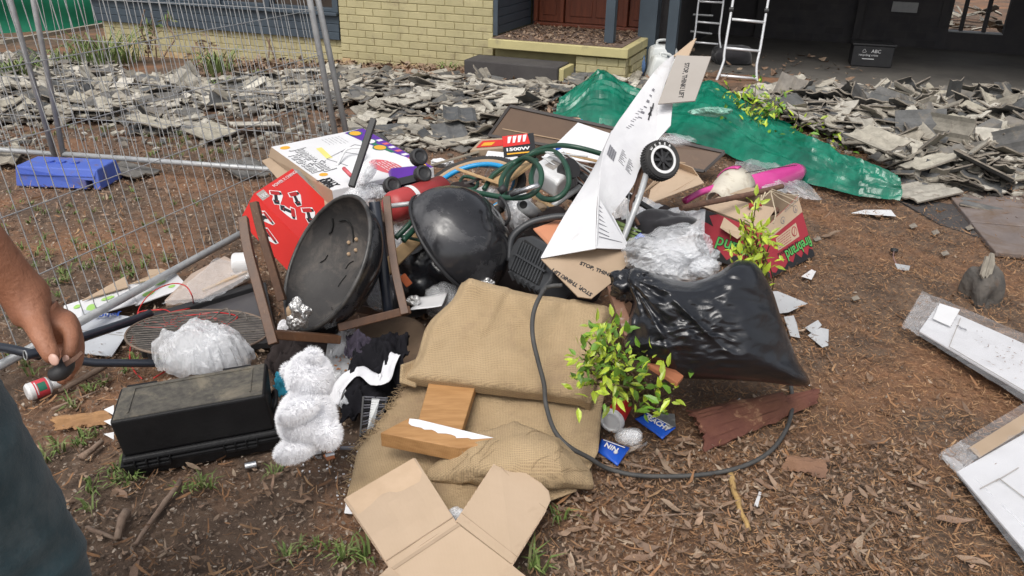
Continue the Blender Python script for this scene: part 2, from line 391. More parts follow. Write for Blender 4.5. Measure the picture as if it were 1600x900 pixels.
panel(bA0, bA1, tA0, tA1, .0605, 8, 'galvanised wire fence panel standing straight behind the blue foot and the white carton')
bC0, bC1 = P(90, 262, 0), P(-330, 228, 0); bC1 = bC0 + (bC1 - bC0).normalized() * 2.0
tC0 = post_top(bC0, 16, 0); tC1 = bC1 + (tC0 - bC0)
panel(bC0, bC1, tC0, tC1, .0605, 8, 'galvanised wire fence panel leading out of the left edge behind the blue foot')
# the blue foot
t = thing('fence_foot', P(95, 292, 0), 'blue plastic fence foot lying on bare soil under two steel posts', 'fence foot')
f0, f1 = P(25, 291, 0), P(140, 298, 0); fx = (P(150, 297, 0) - f0).normalized(); fx.z = 0; fy = V((-fx.y, fx.x, 0)); L_ = .55
b = MB(); c0 = f0
pr = [(0, 0), (L_ * .84, 0), (L_ * .84, .055), (L_ * .92, .055), (L_ * .92, 0), (L_, 0), (L_ - .012, .125), (.012, .125)]
n = len(pr); vs = []
for (yy, ins) in ((0, 0), (.26, 0)):
    for (x, z) in pr: vs.append(c0 + fx * x + fy * (yy + (.02 if z > .1 and yy == 0 else (-.02 if z > .1 else 0))) + V((0, 0, z)))
b.add(vs, [tuple(range(n)), tuple(range(2 * n - 1, n - 1, -1))] + [(i, (i + 1) % n, (i + 1) % n + n, i + n) for i in range(n)])
obj('body', b, M_blue, t, bevel=.008)
obj('rib', MB().box(c0 + fx * L_ * .5 + fy * .004 + V((0, 0, .082)), (L_ * .9, .006, .006), fx, fy), M_blue, t)
for s_ in (.3, .44, .6):
    obj('socket', MB().tube([c0 + fx * L_ * s_ + fy * .13 + V((0, 0, .12)), c0 + fx * L_ * s_ + fy * .13 + V((0, 0, .135))], .028, 14), M_blue, t)

# ---- the house
house = thing('house', W(0, 0, 0), 'cream painted brick house with slate blue boards and red brown front door', 'house')
CO, BL, MT = .0744, .2076, .0075
def brickwall(a0, a1, off, z0, ncourse, depth=.09, first=0, parent=house, material=None, skip=None, core=True, nrm=None, base=None):
    X = HU; N_ = HN
    for k in range(ncourse):
        zc = z0 + (k + .5) * CO; sh = (0 if (k + first) % 2 == 0 else -BL / 2); a = a0 + sh
        while a < a1 - .01:
            x0, x1 = max(a0, a), min(a1, a + BL); a += BL
            if x1 - x0 < .03: continue
            mm = material or M_brick
            if material is None and (k <= 1 and rnd.random() < .3 or (k == 2 and rnd.random() < .12)): mm = M_brick_bare
            c = W((x0 + x1) / 2, off - depth / 2 + rnd.uniform(-.0012, .0012), zc)
            obj('brick', MB().box(c, (x1 - x0 - MT, depth, CO - MT), X, N_), mm, parent, bevel=.003, bseg=1)
    obj('mortar', MB().box(W((a0 + a1) / 2, off - depth / 2 - .006, z0 + ncourse * CO / 2), (a1 - a0 - .01, depth - .002, ncourse * CO - .002), X, N_), M_mortar, parent)
brickwall(-.02, 1.75, 0, -.03, 16)
brickwall(-3.42, -.03, -.04, -.15, 6, first=1)
def hbox(name, a0, a1, o0, o1, z0, z1, m_, parent=house, bevel=.004, **k):
    return obj(name, MB().box(W((a0 + a1) / 2, (o0 + o1) / 2, (z0 + z1) / 2), (a1 - a0, o1 - o0, z1 - z0), HU, HN), m_, parent, bevel=bevel, **k)
# solid core of the house body and a roof with eaves
hbox('inner_wall', -.012, 1.742, -1.2, -.095, -.1, 2.1, M_mortar, bevel=0)
hbox('inner_wall', -3.41, -.035, -1.2, -.14, -.2, .29, M_mortar, bevel=0)
for i in range(3):
    z0 = .297 + i * .082
    hbox('siding_board', -3.50, -.035, -.06, -.012 + .006 * (2 - i), z0, z0 + .078, M_slate, bevel=.004)
hbox('window_sill', -3.5, -.035, -.12, .03, .545, .575, M_slate)
win = hbox('window', -3.5, -.035, -.16, -.13, .578, 1.75, M_glass, bevel=0)
for a in (-3.46, -2.3, -1.62, -.95, -.075):
    hbox('window_frame', a - .035, a + .035, -.128, -.02, .577, 1.75, M_slate, win)
hbox('window_frame', -3.42, -.115, -.126, -.05, .577, .612, M_slate, win)
hbox('window_head', -3.5, -.035, -.12, 0, 1.75, 2.1, M_slate)
hbox('curtain', -3.4, -2.35, -.19, -.175, .58, 1.75, M_pale, win, bevel=0)
# porch
hbox('porch_slab', 1.78, 3.17, -1.08, .2, .375, .46, M_cream, bevel=.006)
hbox('porch_floor', 1.80, 3.10, -1.05, .16, .4605, .466, M_litter_floor, bevel=0)
brickwall(2.66, 3.15, .15, .06, 4, first=1)
hbox('inner_wall', 1.8, 3.14, -1.06, .055, -.05, .373, M_mortar, bevel=0)
for k in range(4):
    for j in range(5):
        hbox('brick', 3.142, 3.166, -.06 - j * .2076 - .195 + (.1 if k % 2 else 0), -.06 - j * .2076 + (.1 if k % 2 else 0), .06 + k * CO + .004, .06 + (k + 1) * CO - .004, M_brick, bevel=.003)
hbox('step', 1.66, 2.60, .16, .50, .0, .30, M_dark, bevel=.012)
hbox('step_end', 2.603, 2.65, .155, .47, .0, .285, M_cream, bevel=.006)
# porch side wall with boards, and door wall
for i in range(22):
    z0 = .47 + i * .082
    hbox('siding_board', 1.756, 1.775 + .005, -1.0, -.012, z0, z0 + .078, M_slate, bevel=.004)
hbox('corner_board', 1.752, 1.80, -.018, .006, .465, 2.1, M_slate)
hbox('inner_wall', 1.76, 3.2, -1.4, -1.09, .0, 2.3, M_black_wood, bevel=0)
hbox('door_sill', 1.84, 3.05, -1.02, -.93, .468, .50, M_door)
door = hbox('door', 2.16, 2.80, -1.07, -1.03, .502, 2.1, M_door, bevel=.003)
for (a0, a1) in ((2.22, 2.46), (2.50, 2.74)):
    for (z0, z1) in ((.57, .78), (.84, 1.4), (1.46, 1.95)):
        hbox('door_panel', a0, a1, -1.03, -1.018, z0, z1, M_door, door, bevel=.009)
for (a0, a1) in ((1.86, 2.10), (2.86, 3.02)):
    sp = hbox('side_panel', a0, a1, -1.075, -1.04, .502, 2.1, M_door, bevel=.003)
    hbox('door_panel', a0 + .045, a1 - .045, -1.04, -1.03, .57, .80, M_door, sp, bevel=.006)
for a in (1.835, 2.13, 2.83, 3.045): hbox('door_frame', a - .022, a + .022, -1.08, -.985, .502, 2.1, M_door, bevel=.004)
hbox('porch_post', 2.875, 2.965, -.12, -.03, .468, 2.15, M_slate)
hbox('wall_post', 3.06, 3.24, -.80, -.62, .1, 2.15, M_slate)
hbox('wall_post', 3.36, 3.46, -.66, -.56, .1, 2.15, M_slate)
roof = obj('roof', MB().hexa([W(-3.8, .25, 2.12), W(3.3, .25, 2.12), W(3.3, -4.2, 2.12), W(-3.8, -4.2, 2.12)], [W(-3.8, .25, 2.22), W(3.3, .25, 2.22), W(3.3, -4.2, 3.1), W(-3.8, -4.2, 3.1)]), M_tile_dark, house)
hbox('inner_wall', -3.4, 3.17, -4.2, -4.0, -.1, 2.1, M_mortar, bevel=0)
hbox('inner_wall', -3.41, -3.3, -4.0, -1.2, -.1, 2.1, M_mortar, bevel=0)
# ---- carport
cp = thing('carport', W(6, -2, .1), 'dark open carport with concrete floor and a small barred opening at back', 'carport')
BK = -3.85
wa0, wz0 = H(1481, 50, BK); wa1, wz1 = H(1567, 55, BK)
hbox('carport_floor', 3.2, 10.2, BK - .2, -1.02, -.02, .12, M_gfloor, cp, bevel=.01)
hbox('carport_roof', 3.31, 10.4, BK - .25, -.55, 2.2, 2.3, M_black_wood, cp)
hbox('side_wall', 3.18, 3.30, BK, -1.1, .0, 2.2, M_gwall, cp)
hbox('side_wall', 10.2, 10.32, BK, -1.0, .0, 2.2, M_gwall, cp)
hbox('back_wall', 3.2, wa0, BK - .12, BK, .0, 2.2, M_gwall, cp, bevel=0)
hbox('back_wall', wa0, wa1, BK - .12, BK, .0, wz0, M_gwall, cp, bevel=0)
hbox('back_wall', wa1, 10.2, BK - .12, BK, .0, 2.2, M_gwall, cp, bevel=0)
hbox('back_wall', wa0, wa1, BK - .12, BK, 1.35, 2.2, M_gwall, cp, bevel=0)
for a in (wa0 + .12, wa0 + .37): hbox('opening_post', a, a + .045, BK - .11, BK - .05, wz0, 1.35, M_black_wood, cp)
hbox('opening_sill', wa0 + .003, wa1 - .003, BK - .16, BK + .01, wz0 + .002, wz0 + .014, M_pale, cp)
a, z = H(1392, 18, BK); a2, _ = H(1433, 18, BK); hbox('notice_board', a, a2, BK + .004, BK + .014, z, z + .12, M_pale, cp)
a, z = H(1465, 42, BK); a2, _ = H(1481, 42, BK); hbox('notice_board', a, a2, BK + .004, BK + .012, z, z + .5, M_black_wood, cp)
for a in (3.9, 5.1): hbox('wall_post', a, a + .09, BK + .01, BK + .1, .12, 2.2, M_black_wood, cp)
# brick courses that can still be told apart on the back wall near the opening
for k in range(7):
    x = 3.45 + (.12 if k % 2 else 0)
    while x < wa0 - .25:
        if not (3.88 < x + .22 and x < 4.0) and not (5.08 < x + .22 and x < 5.2):
            hbox('brick', x, x + .215, BK + .001, BK + .0035, .13 + k * .09, .21 + k * .09, M_gwall, cp, bevel=0)
        x += .24
# black recycling crate in the carport
ck = P(1335, 104, .12); t = thing('storage_crate', ck, 'black plastic crate with white recycling symbol on the carport floor', 'crate')
b0, b1 = P(1328, 103, .12), P(1392, 107, .12); cx = (b1 - b0).normalized(); cx.z = 0; cy = V((-cx.y, cx.x, 0)); cl = (b1 - b0).length
M_blackp = mat('matt_black_plastic', (.018, .018, .020), (.026, .026, .027), scale=9, rough=.55, bump=.2)
M_print = flat('white_print', (.75, .75, .75))
obj('body', MB().box(b0 + cx * cl / 2 + cy * .15 + V((0, 0, .11)), (cl, .3, .22), cx, cy), M_blackp, t, bevel=.012)
obj('rim', MB().box(b0 + cx * cl / 2 + cy * .15 + V((0, 0, .232)), (cl + .03, .33, .02), cx, cy), M_blackp, t, bevel=.005)
o_ = b0 + cx * cl * .28 + V((0, 0, .165)); tri = []
for k in range(3):
    a0 = PI / 2 + k * 2 * PI / 3; a1 = a0 + 2 * PI / 3; q0 = o_ + (cx * math.cos(a0) + V((0, 0, 1)) * math.sin(a0)) * .027; q1 = o_ + (cx * math.cos(a1) + V((0, 0, 1)) * math.sin(a1)) * .027
    tri.append((q0.lerp(q1, .12) - cy * .004, q0.lerp(q1, .82) - cy * .004))
bb = MB()
for q0, q1 in tri: bb.beam(q0, q1, .003, .009, ref=cy)
obj('recycling_symbol', bb, M_print, t)
text('ABC', b0 + cx * cl * .45 + V((0, 0, .15)), cx, V((0, 0, 1)), .05, M_print, t, lift=.004)
text('recycling crate', b0 + cx * cl * .16 + V((0, 0, .115)), cx, V((0, 0, 1)), .033, M_print, t, lift=.004)
obj('printed_line', MB().box(b0 + cx * cl * .4 - cy * .003 + V((0, 0, .085)), (.12, .002, .008), cx, cy), M_print, t)
# boots / black bag beside the ladder, wall things
M_cloth_black = mat('black_cloth', (.012, .012, .015), (.024, .022, .026), scale=10, rough=.95, bump=.5, bscale=40, sheen=.3)
q = A(1142, 112, 8.9)
tag(obj('tool_bag', blob(V((q.x, q.y, .20)), (.22, .14, .11), sub=3, amp=.25, seed=4, ramp_=.1), M_cloth_black, smooth=True), 'slumped black bag on the ground behind the aluminium ladder', 'bag')
# ---- ladders
M_alu = mat('bright_aluminium', (.80, .81, .83), (.70, .71, .73), scale=20, rough=.35, metal=.3, bump=.1)
def ladder(Ls, Rs, rungs, Y0, lean, label, w=.026, back=None):
    def q(px, py):
        p = A(px, py, Y0)
        for _ in range(5): p = A(px, py, Y0 + lean * p.z)
        return p
    t = thing('ladder', q(*Ls[-1]), label, 'ladder', 'aluminium ladders leaning at the carport')
    for side in (Ls, Rs):
        pts = [q(*s_) for s_ in side]; e = (pts[0] - pts[1]).normalized(); pts = [pts[0] + e * 1.2] + pts
        obj('rail', MB().tube(smooth_path(pts, 5), w * .5, 8), M_alu, t, smooth=True)
        obj('foot', MB().tube([pts[-1], pts[-1] + V((0, 0, -.03))], w * .62, 8), M_blackp, t)
    for (l, r_) in rungs: obj('rung', MB().tube([q(*l), q(*r_)], w * .5, 8), M_alu, t, smooth=True)
    (l, r_) = rungs[0]; a_, b_ = q(*l), q(*r_); e = q(Ls[0][0], Ls[0][1]) - q(Ls[1][0], Ls[1][1]); e.normalize()
    for k in range(1, 4): obj('rung', MB().tube([a_ + e * .28 * k, b_ + e * .28 * k], w * .5, 8), M_alu, t, smooth=True)
    return t, q
t, q = ladder([(1143, 15), (1132, 81), (1130, 98), (1114, 140)], [(1198, 15), (1188, 75), (1182, 107), (1185, 150)],
       [((1144, 30), (1194, 35)), ((1135, 75), (1187, 80)), ((1126, 118), (1183, 123))], 8.0, .18, 'bright aluminium ladder standing on the soil in front of the carport')
for (x, y) in ((1143, 15), (1198, 17)): obj('hinge', MB().tube([q(x, y) - HU * .02, q(x, y) + HU * .02], .026, 12), M_blackp, t)
t, q = ladder([(1091, 5), (1085, 58), (1079, 70)], [(1130, 5), (1124, 56), (1130, 95)],
       [((1090, 2), (1129, 4)), ((1088, 34), (1124, 37)), ((1086, 66), (1122, 69))], 8.85, .18, 'duller aluminium ladder half in shade against the carport side', w=.022)
for (l, r_) in (((1090, 27), (1122, 29)), ((1086, 54), (1120, 58))): obj('rear_rung', MB().tube([q(*l) + V((0, .25, 0)), q(*r_) + V((0, .25, 0))], .011, 8), M_steel, t)
# ---- jerry cans by the porch
M_milk = mat('milky_plastic', (.62, .64, .63), (.52, .54, .54), scale=5, rough=.4, bump=.1, dirt=(.35, .33, .3), dscale=6, damt=.2)
def jerry(x0, y0, x1, y1, Y, label, tilt=0.0):
    lo, hi = A((x0 + x1) / 2, y1, Y), A((x0 + x1) / 2, y0, Y); h = (hi - lo).length; w_ = (A(x1, y1, Y) - A(x0, y1, Y)).length; base = lo
    t = thing('jerry_can', base, label, 'jerry can', 'milky white jerry cans beside the porch')
    R = Matrix.Rotation(tilt, 3, 'Y'); X, Y_, Z = R @ V((1, 0, 0)), V((0, 1, 0)), R @ V((0, 0, 1)); c = base
    b = MB(); rings = [(.0, .86), (.02, .97), (.10, 1), (.72, 1), (.82, .9), (.87, .62)]
    vs = []
    for (zz, k) in rings:
        for (sx, sy) in ((-1, -.7), (-.8, -1), (.8, -1), (1, -.7), (1, .7), (.8, 1), (-.8, 1), (-1, .7)): vs.append(c + X * sx * w_ / 2 * k + Y_ * sy * .10 * k + Z * zz * h)
    fs = [tuple(range(7, -1, -1)), tuple(range(40, 48))] + [(r * 8 + k, r * 8 + (k + 1) % 8, (r + 1) * 8 + (k + 1) % 8, (r + 1) * 8 + k) for r in range(5) for k in range(8)]
    obj('body', b.add(vs, fs), M_milk, t, bevel=.012, bseg=3, smooth=True)
    obj('handle', MB().tube(smooth_path([c - X * w_ * .22 + Z * h * .84, c - X * w_ * .2 + Z * h * .97, c + X * w_ * .15 + Z * h * .98, c + X * w_ * .22 + Z * h * .84], 5), .014, 8), M_milk, t, smooth=True)
    obj('cap', MB().tube([c + X * w_ * .33 + Z * h * .78, c + X * w_ * .40 + Z * h * .88], .024, 12), M_milk, t)
jerry(1010, 62, 1053, 122, 8.25, 'upright milky white jerry can with a loop handle beside the porch')
jerry(1006, 82, 1046, 130, 8.05, 'milky white jerry can leaning in front of the other one by the porch', .25)
tag(obj('rag', blob(A(1001, 105, 8.2), (.035, .05, .13), sub=3, amp=.3, seed=9, ramp_=.1), mat('faded_blue_cloth', (.10, .18, .36), (.14, .24, .42), rough=.9), smooth=True), 'faded blue rag stuffed between porch and jerry cans', 'rag')
# ---- shade cloth fence far left
M_shade = mat('green_shade_cloth', (.0, .16, .085), (.01, .22, .12), scale=3, rough=.6, bump=.4, bscale=12)
t = thing('shade_cloth_fence', P(-100, 60, 0), 'green shade cloth fence at the far left behind the rubble', 'fence')
q0, q1 = P(-420, 62, 0), P(172, 36, -.05); z0 = V((0, 0, 1))
b = MB(); b.grid(lambda u, v: q0.lerp(q1, u) + z0 * (-.12 + v * 1.8 - .05 * math.sin(u * 22) * (1 - v)) + V((0, 1, 0)) * (.05 * math.sin(v * 14 + math.sin(u * 9)) + .02 * N3((u * 8, v * 5, 0), 1)), 60, 20)
obj('shade_cloth', b, M_shade, t, smooth=True)
for k in range(9): obj('picket', MB().box(q0.lerp(q1, .05 + k * .117) + V((0, .1, .8)), (.06, .04, 1.7)), M_black_wood, t)
tag(obj('timber_length', MB().beam(P(2, 66, .06), P(165, 38, .06), .06, .05), mat('weathered_timber', (.36, .32, .26), (.26, .225, .18), scale=6, rough=.9, stretch=(1, 12, 12), bump=.4), bevel=.004), 'long weathered timber lying at the foot of the green shade cloth', 'timber')
# ================================================================ RUBBLE, MULCH, LEAVES, GRASS
def fragment(L_, Wd, jag, seed):
    """a broken piece of a corrugated concrete roof tile, with thickness and jagged ends"""
    r = random.Random(seed); nc = max(4, int(Wd / .028)); top = []; t = .0095; b = MB(); x0 = r.uniform(0, .3)
    lo = [-L_ / 2 + r.uniform(-jag, jag) * L_ for _ in range(nc + 1)]; hi = [L_ / 2 + r.uniform(-jag, jag) * L_ for _ in range(nc + 1)]
    for i in range(1, nc): lo[i] = (lo[i - 1] + lo[i] * 1.2 + lo[i]) / 3.2; hi[i] = (hi[i - 1] + hi[i] * 1.2 + hi[i]) / 3.2
    vs = []
    for i in range(nc + 1):
        x = -Wd / 2 + Wd * i / nc; ph = (x + x0) * 2 * PI / .115; s_ = math.sin(ph); z = .013 * (abs(s_) ** .7) * (1 if s_ > 0 else -.25)
        for y in (lo[i], hi[i]):
            vs.append((x, y, z)); vs.append((x, y, z - t))
    for i in range(nc):
        a, c = i * 4, (i + 1) * 4
        b.add([], [])
        b.f += [(a, c, c + 2, a + 2)]; b.mi.append(0)
        b.f += [(a + 1, a + 3, c + 3, c + 1)]; b.mi.append(1)
        b.f += [(a, a + 1, c + 1, c), (a + 2, c + 2, c + 3, a + 3)]; b.mi += [2, 2]
    b.f += [(0, 2, 3, 1), (nc * 4, nc * 4 + 1, nc * 4 + 3, nc * 4 + 2)]; b.mi += [2, 2]
    b.v = vs; return b
FR = []
specs = [(.36, .29, .02)] * 3 + [(.24, .25, .12)] * 5 + [(.16, .26, .15)] * 4 + [(.30, .12, .12)] * 5 + [(.17, .12, .2)] * 6 + [(.10, .08, .22)] * 6
for i, (l, w_, j) in enumerate(specs):
    fb = fragment(l * rnd.uniform(.85, 1.15), w_ * rnd.uniform(.85, 1.15), j, 100 + i)
    FR.append((max(l, w_), fb, mesh('tile_a', fb, [M_tile_pale, M_tile_dark, M_tile_edge]), mesh('tile_b', fb, [M_tile_dark, M_tile_pale, M_tile_edge])))
LEFTP = [(-260, 235), (-200, 95), (0, 50), (60, 44), (165, 38), (185, 118), (330, 132), (470, 124), (560, 122), (690, 138), (760, 148), (800, 150), (900, 150), (1010, 150), (1040, 170), (870, 175), (790, 205), (770, 230), (690, 238), (600, 225), (560, 232), (505, 255), (430, 235), (330, 215), (240, 218), (130, 208), (0, 240)]
RIGHTP = [(1130, 180), (1210, 168), (1300, 166), (1450, 168), (1620, 178), (1780, 200), (1780, 310), (1600, 300), (1510, 300), (1420, 290), (1380, 255), (1260, 225), (1190, 200), (1130, 190)]
def heap(x, y, reg):
    q = pix((x, y, 0))
    if reg == 'R': return 0.02 + .14 * sstep(0, 90, min(abs(q[1] - 150), abs(q[1] - 300) * .8)) * (.6 + .5 * noise.noise(V((x * .9, y * .9, 2))))
    return .01 + .06 * (.5 + .6 * noise.noise(V((x * .8, y * .8, 5)))) * sstep(0, 60, abs(q[1] - 240))
pieces = []
def scatter(poly, n, reg, xr, yr, smallk=1.0):
    c = 0
    while c < n:
        x, y = rnd.uniform(*xr), rnd.uniform(*yr); q = pix((x, y, 0))
        if not inpoly(q[0], q[1], poly): continue
        if reg == 'L' and q[0] < 560 and q[1] > 175 and noise.noise(V((x * 1.3, y * 1.3, 9))) < .12 + .3 * sstep(195, 225, q[1]): c += .3; continue
        if reg == 'L' and q[0] > 480 and q[1] > 200 and rnd.random() < .45: continue
        if reg == 'R' and q[0] < 1400 and q[1] > 205 + (q[0] - 1200) * .42: continue
        h = max(0, heap(x, y, reg)); lay = rnd.random() ** .45
        k = rnd.random(); kind = rnd.randrange(3, 12) if k < .13 else (rnd.randrange(12, 23) if k < .5 else rnd.randrange(20, 29))
        if k < (.045 if reg == 'R' else .02): kind = rnd.randrange(0, 3)
        tl = (.5 if rnd.random() < .2 else .2) if reg == 'R' else (.38 if rnd.random() < .14 else .13)
        rot = (rnd.gauss(0, tl), rnd.gauss(0, tl), rnd.uniform(0, 6.28))
        pieces.append([kind, (x, y, gz(x, y) + h * lay + .012 + FR[kind][0] * .12 * (abs(rot[0]) + abs(rot[1]))), rot, rnd.random() < (.64 if lay > .5 else .4), lay, reg]); c += 1  # low pieces are dark more often, putting the shade of the gaps into colour
scatter(LEFTP, 2500, 'L', (-7.5, 2.4), (5.3, 9.6))
scatter(RIGHTP, 2500, 'R', (1.6, 7.2), (4.9, 8.4))
for i in range(60):                                   # rubble seen through the small opening at the back of the carport
    a, off = rnd.uniform(5.5, 8.5), rnd.uniform(-5.2, -7.8); w_ = W(a, off, 0); pieces.append([rnd.randrange(6, 23), (w_.x, w_.y, .14 + rnd.random() * .15), (rnd.gauss(0, .3), rnd.gauss(0, .3), rnd.uniform(0, 6)), rnd.random() < .7, .2, 'B'])
# the well lit whole tiles one can point to
hero = [((1372, 216), .27, 0, (.10, -.16, .5), 1, 'large pale ribbed roof tile lying on the heap above the green sheet'),
        ((1442, 298), .04, 1, (.05, -.05, -1.15), 1, 'large pale ribbed roof tile lying flat on the pavers beside the green sheet tip'),
        ((1482, 165), .22, 2, (-.12, .10, .3), 1, 'pale whole roof tile lying high at the back of the right heap'),
        ((1540, 262), .15, 1, (.3, .35, .9), 1, 'pale roof tile tilted on edge at the right end of the heap'),
        ((1455, 252), .14, 0, (-.2, .2, 1.9), 1, 'pale cracked roof tile below the large ribbed one'),
        ((1322, 185), .20, 2, (.2, .1, .4), 0, 'dark roof tile lying left of the large ribbed pale tile'),
        ((1510, 288), .03, 4, (.5, .1, 2.2), 1, 'upright roof tile corner standing where the pavers begin'),
        ((1535, 320), .02, 3, (.1, .1, 1.2), 0, 'greenish dark roof tile lying on the pavers'),
        ((718, 178), .14, 2, (.05, .1, .1), 0, 'dark intact roof tile stacked in the left rubble above the brown board'),
        ((690, 196), .05, 1, (.12, -.1, -.5), 0, 'dark ribbed roof tile lying by the orange soil behind the carton'),
        ((240, 190), .08, 1, (.1, .1, 1.2), 1, 'pale ribbed roof tile seen through the fence beside the left posts'),
        ((330, 205), .05, 0, (.05, -.1, .9), 1, 'pale roof tile lying in the rubble in the middle of the fence panel'),
        ((400, 195), .06, 2, (.1, .1, 2.1), 1, 'pale roof tile in the rubble left of the right fence posts'),
        ((385, 262), .02, 1, (.04, .06, .7), 0, 'dark ribbed roof tile lying on orange soil behind the bottom rail'),
        ((200, 265), .02, 2, (.02, .1, 1.1), 0, 'grey roof tile lying on soil right of the blue foot'),
        ((-5, 243), .05, 0, (.05, .05, .3), 1, 'pale roof tile cut by the left edge beside the bottom rail'),
        ((415, 120), .08, 3, (.2, .1, .2), 0, 'slate grey roof tile at the foot of the cream wall'),
        ((675, 222), .03, 14, (.1, .1, 1.0), 1, 'small pale tile strip on orange soil behind the carton'),
        ((735, 218), .03, 15, (.1, .2, -.6), 1, 'pale tile shard pointing at the brown board')]
for (pq, z, k, rot, pale, lab) in hero:
    q = P(pq[0], pq[1], z); o = bpy.data.objects.new('roof_tile', FR[k][2] if pale else FR[k][3]); COL.objects.link(o); o.location = q; o.rotation_euler = rot
    tag(o, lab, 'roof tile', 'roof tiles torn off the house')
vis = []
for i, pc in enumerate(pieces):
    q = pix(pc[1])
    sc = FR[pc[0]][0] / max(.1, q[2]) * (.5 + .5 * pc[4]) if (0 < q[0] < 1600 and 0 < q[1] < 900 and pc[5] != 'B') else 0
    if pc[5] == 'L' and q[1] > 225 and q[0] > 420: sc *= .3
    if q[0] > 860 and q[0] < 1160 and q[1] > 140: sc *= .2
    vis.append((sc, i))
vis.sort(reverse=True); top = set(i for s_, i in vis[:270])
ANCH = [((60, 150), 'between the left fence posts and the edge'), ((170, 120), 'below the strappy green clump'), ((200, 200), 'near the orange soil behind the fence'), ((300, 160), 'in the middle of the fence panel'), ((400, 130), 'near the cream wall behind the fence'), ((440, 190), 'left of the right fence posts'),
        ((560, 150), 'just right of the fence posts'), ((600, 200), 'behind the printed carton'), ((680, 160), 'in front of the dark step'), ((760, 190), 'left of the brown board'), ((860, 150), 'behind the green sheet peak'), ((960, 140), 'in front of the porch'),
        ((1180, 160), 'behind the green shrub'), ((1260, 165), 'at the top left of the right heap'), ((1350, 160), 'at the top middle of the right heap'), ((1450, 160), 'below the carport floor edge'), ((1560, 170), 'at the top right of the right heap'), ((1270, 215), 'beside the low green shrub'), ((1370, 215), 'round the large ribbed tile'), ((1470, 215), 'in the middle right of the heap'), ((1570, 225), 'at the right edge of the picture'), ((1420, 265), 'just above the pavers'), ((1540, 280), 'at the lower right of the heap')]
reg_name = lambda q: min(ANCH, key=lambda t_: (t_[0][0] - q[0]) ** 2 + 3 * (t_[0][1] - q[1]) ** 2)[1]
stuff = MB()
from mathutils import Euler
for i, (kind, loc, rot, pale, lay, reg) in enumerate(pieces):
    if i in top:
        o = bpy.data.objects.new('broken_roof_tile', FR[kind][2] if pale else FR[kind][3]); COL.objects.link(o); o.location = loc; o.rotation_euler = rot
        q = pix(loc); sz = 'large' if FR[kind][0] > .3 else ('medium' if FR[kind][0] > .2 else 'small'); sz += (' ribbed' if kind < 12 else ' narrow') + (' tilted' if abs(rot[0]) + abs(rot[1]) > .45 else '')
        o['kind'] = 'thing'; tag(o, '%s %s broken roof tile %s' % (sz, 'pale' if pale else 'dark grey', reg_name(q)), 'roof tile', '%s %s broken roof tiles %s' % (sz, 'pale' if pale else 'dark grey', reg_name(q)))
    else:
        fb = FR[kind][1]; M_ = Euler(rot).to_matrix(); n0 = len(stuff.v); L0 = V(loc)
        stuff.v += [tuple(M_ @ V(v) + L0) for v in fb.v]; stuff.f += [tuple(k + n0 for k in f) for f in fb.f]
        stuff.mi += [(m_ if m_ == 2 else (m_ if pale else 1 - m_)) for m_ in fb.mi]
for k in range(11000):                                  # crushed crumbs between the pieces
    pl = rnd.random() < .5; poly = LEFTP if pl else RIGHTP
    x, y = (rnd.uniform(-7, 2.4), rnd.uniform(5.2, 9.4)) if pl else (rnd.uniform(1.6, 6.6), rnd.uniform(4.6, 8.2)); q = pix((x, y, 0))
    if not inpoly(q[0], q[1] - rnd.uniform(0, 22), poly): continue
    s_ = rnd.uniform(.008, .035); a = rnd.uniform(0, 6); h = heap(x, y, 'L' if pl else 'R') if inpoly(q[0], q[1], poly) else 0
    c = V((x, y, gz(x, y) + h * rnd.random() ** .5)); X = V((math.cos(a), math.sin(a), rnd.uniform(-.3, .3))); Y = V((-math.sin(a), math.cos(a), rnd.uniform(-.3, .3)))
    mi = rnd.choice((0, 0, 1, 2)); stuff.hexa([c - X * s_ - Y * s_ * .6, c + X * s_ * .8 - Y * s_ * .5, c + X * s_ + Y * s_ * .6, c - X * s_ * .7 + Y * s_ * .7], [c - X * s_ - Y * s_ * .6 + V((0, 0, s_ * .5)), c + X * s_ * .8 - Y * s_ * .5 + V((0, 0, s_ * .6)), c + X * s_ + Y * s_ * .6 + V((0, 0, s_ * .4)), c - X * s_ * .7 + Y * s_ * .7 + V((0, 0, s_ * .6))], mi)
obj('rubble', stuff, [M_tile_pale, M_tile_dark, M_tile_edge], kind='stuff', norm=False)

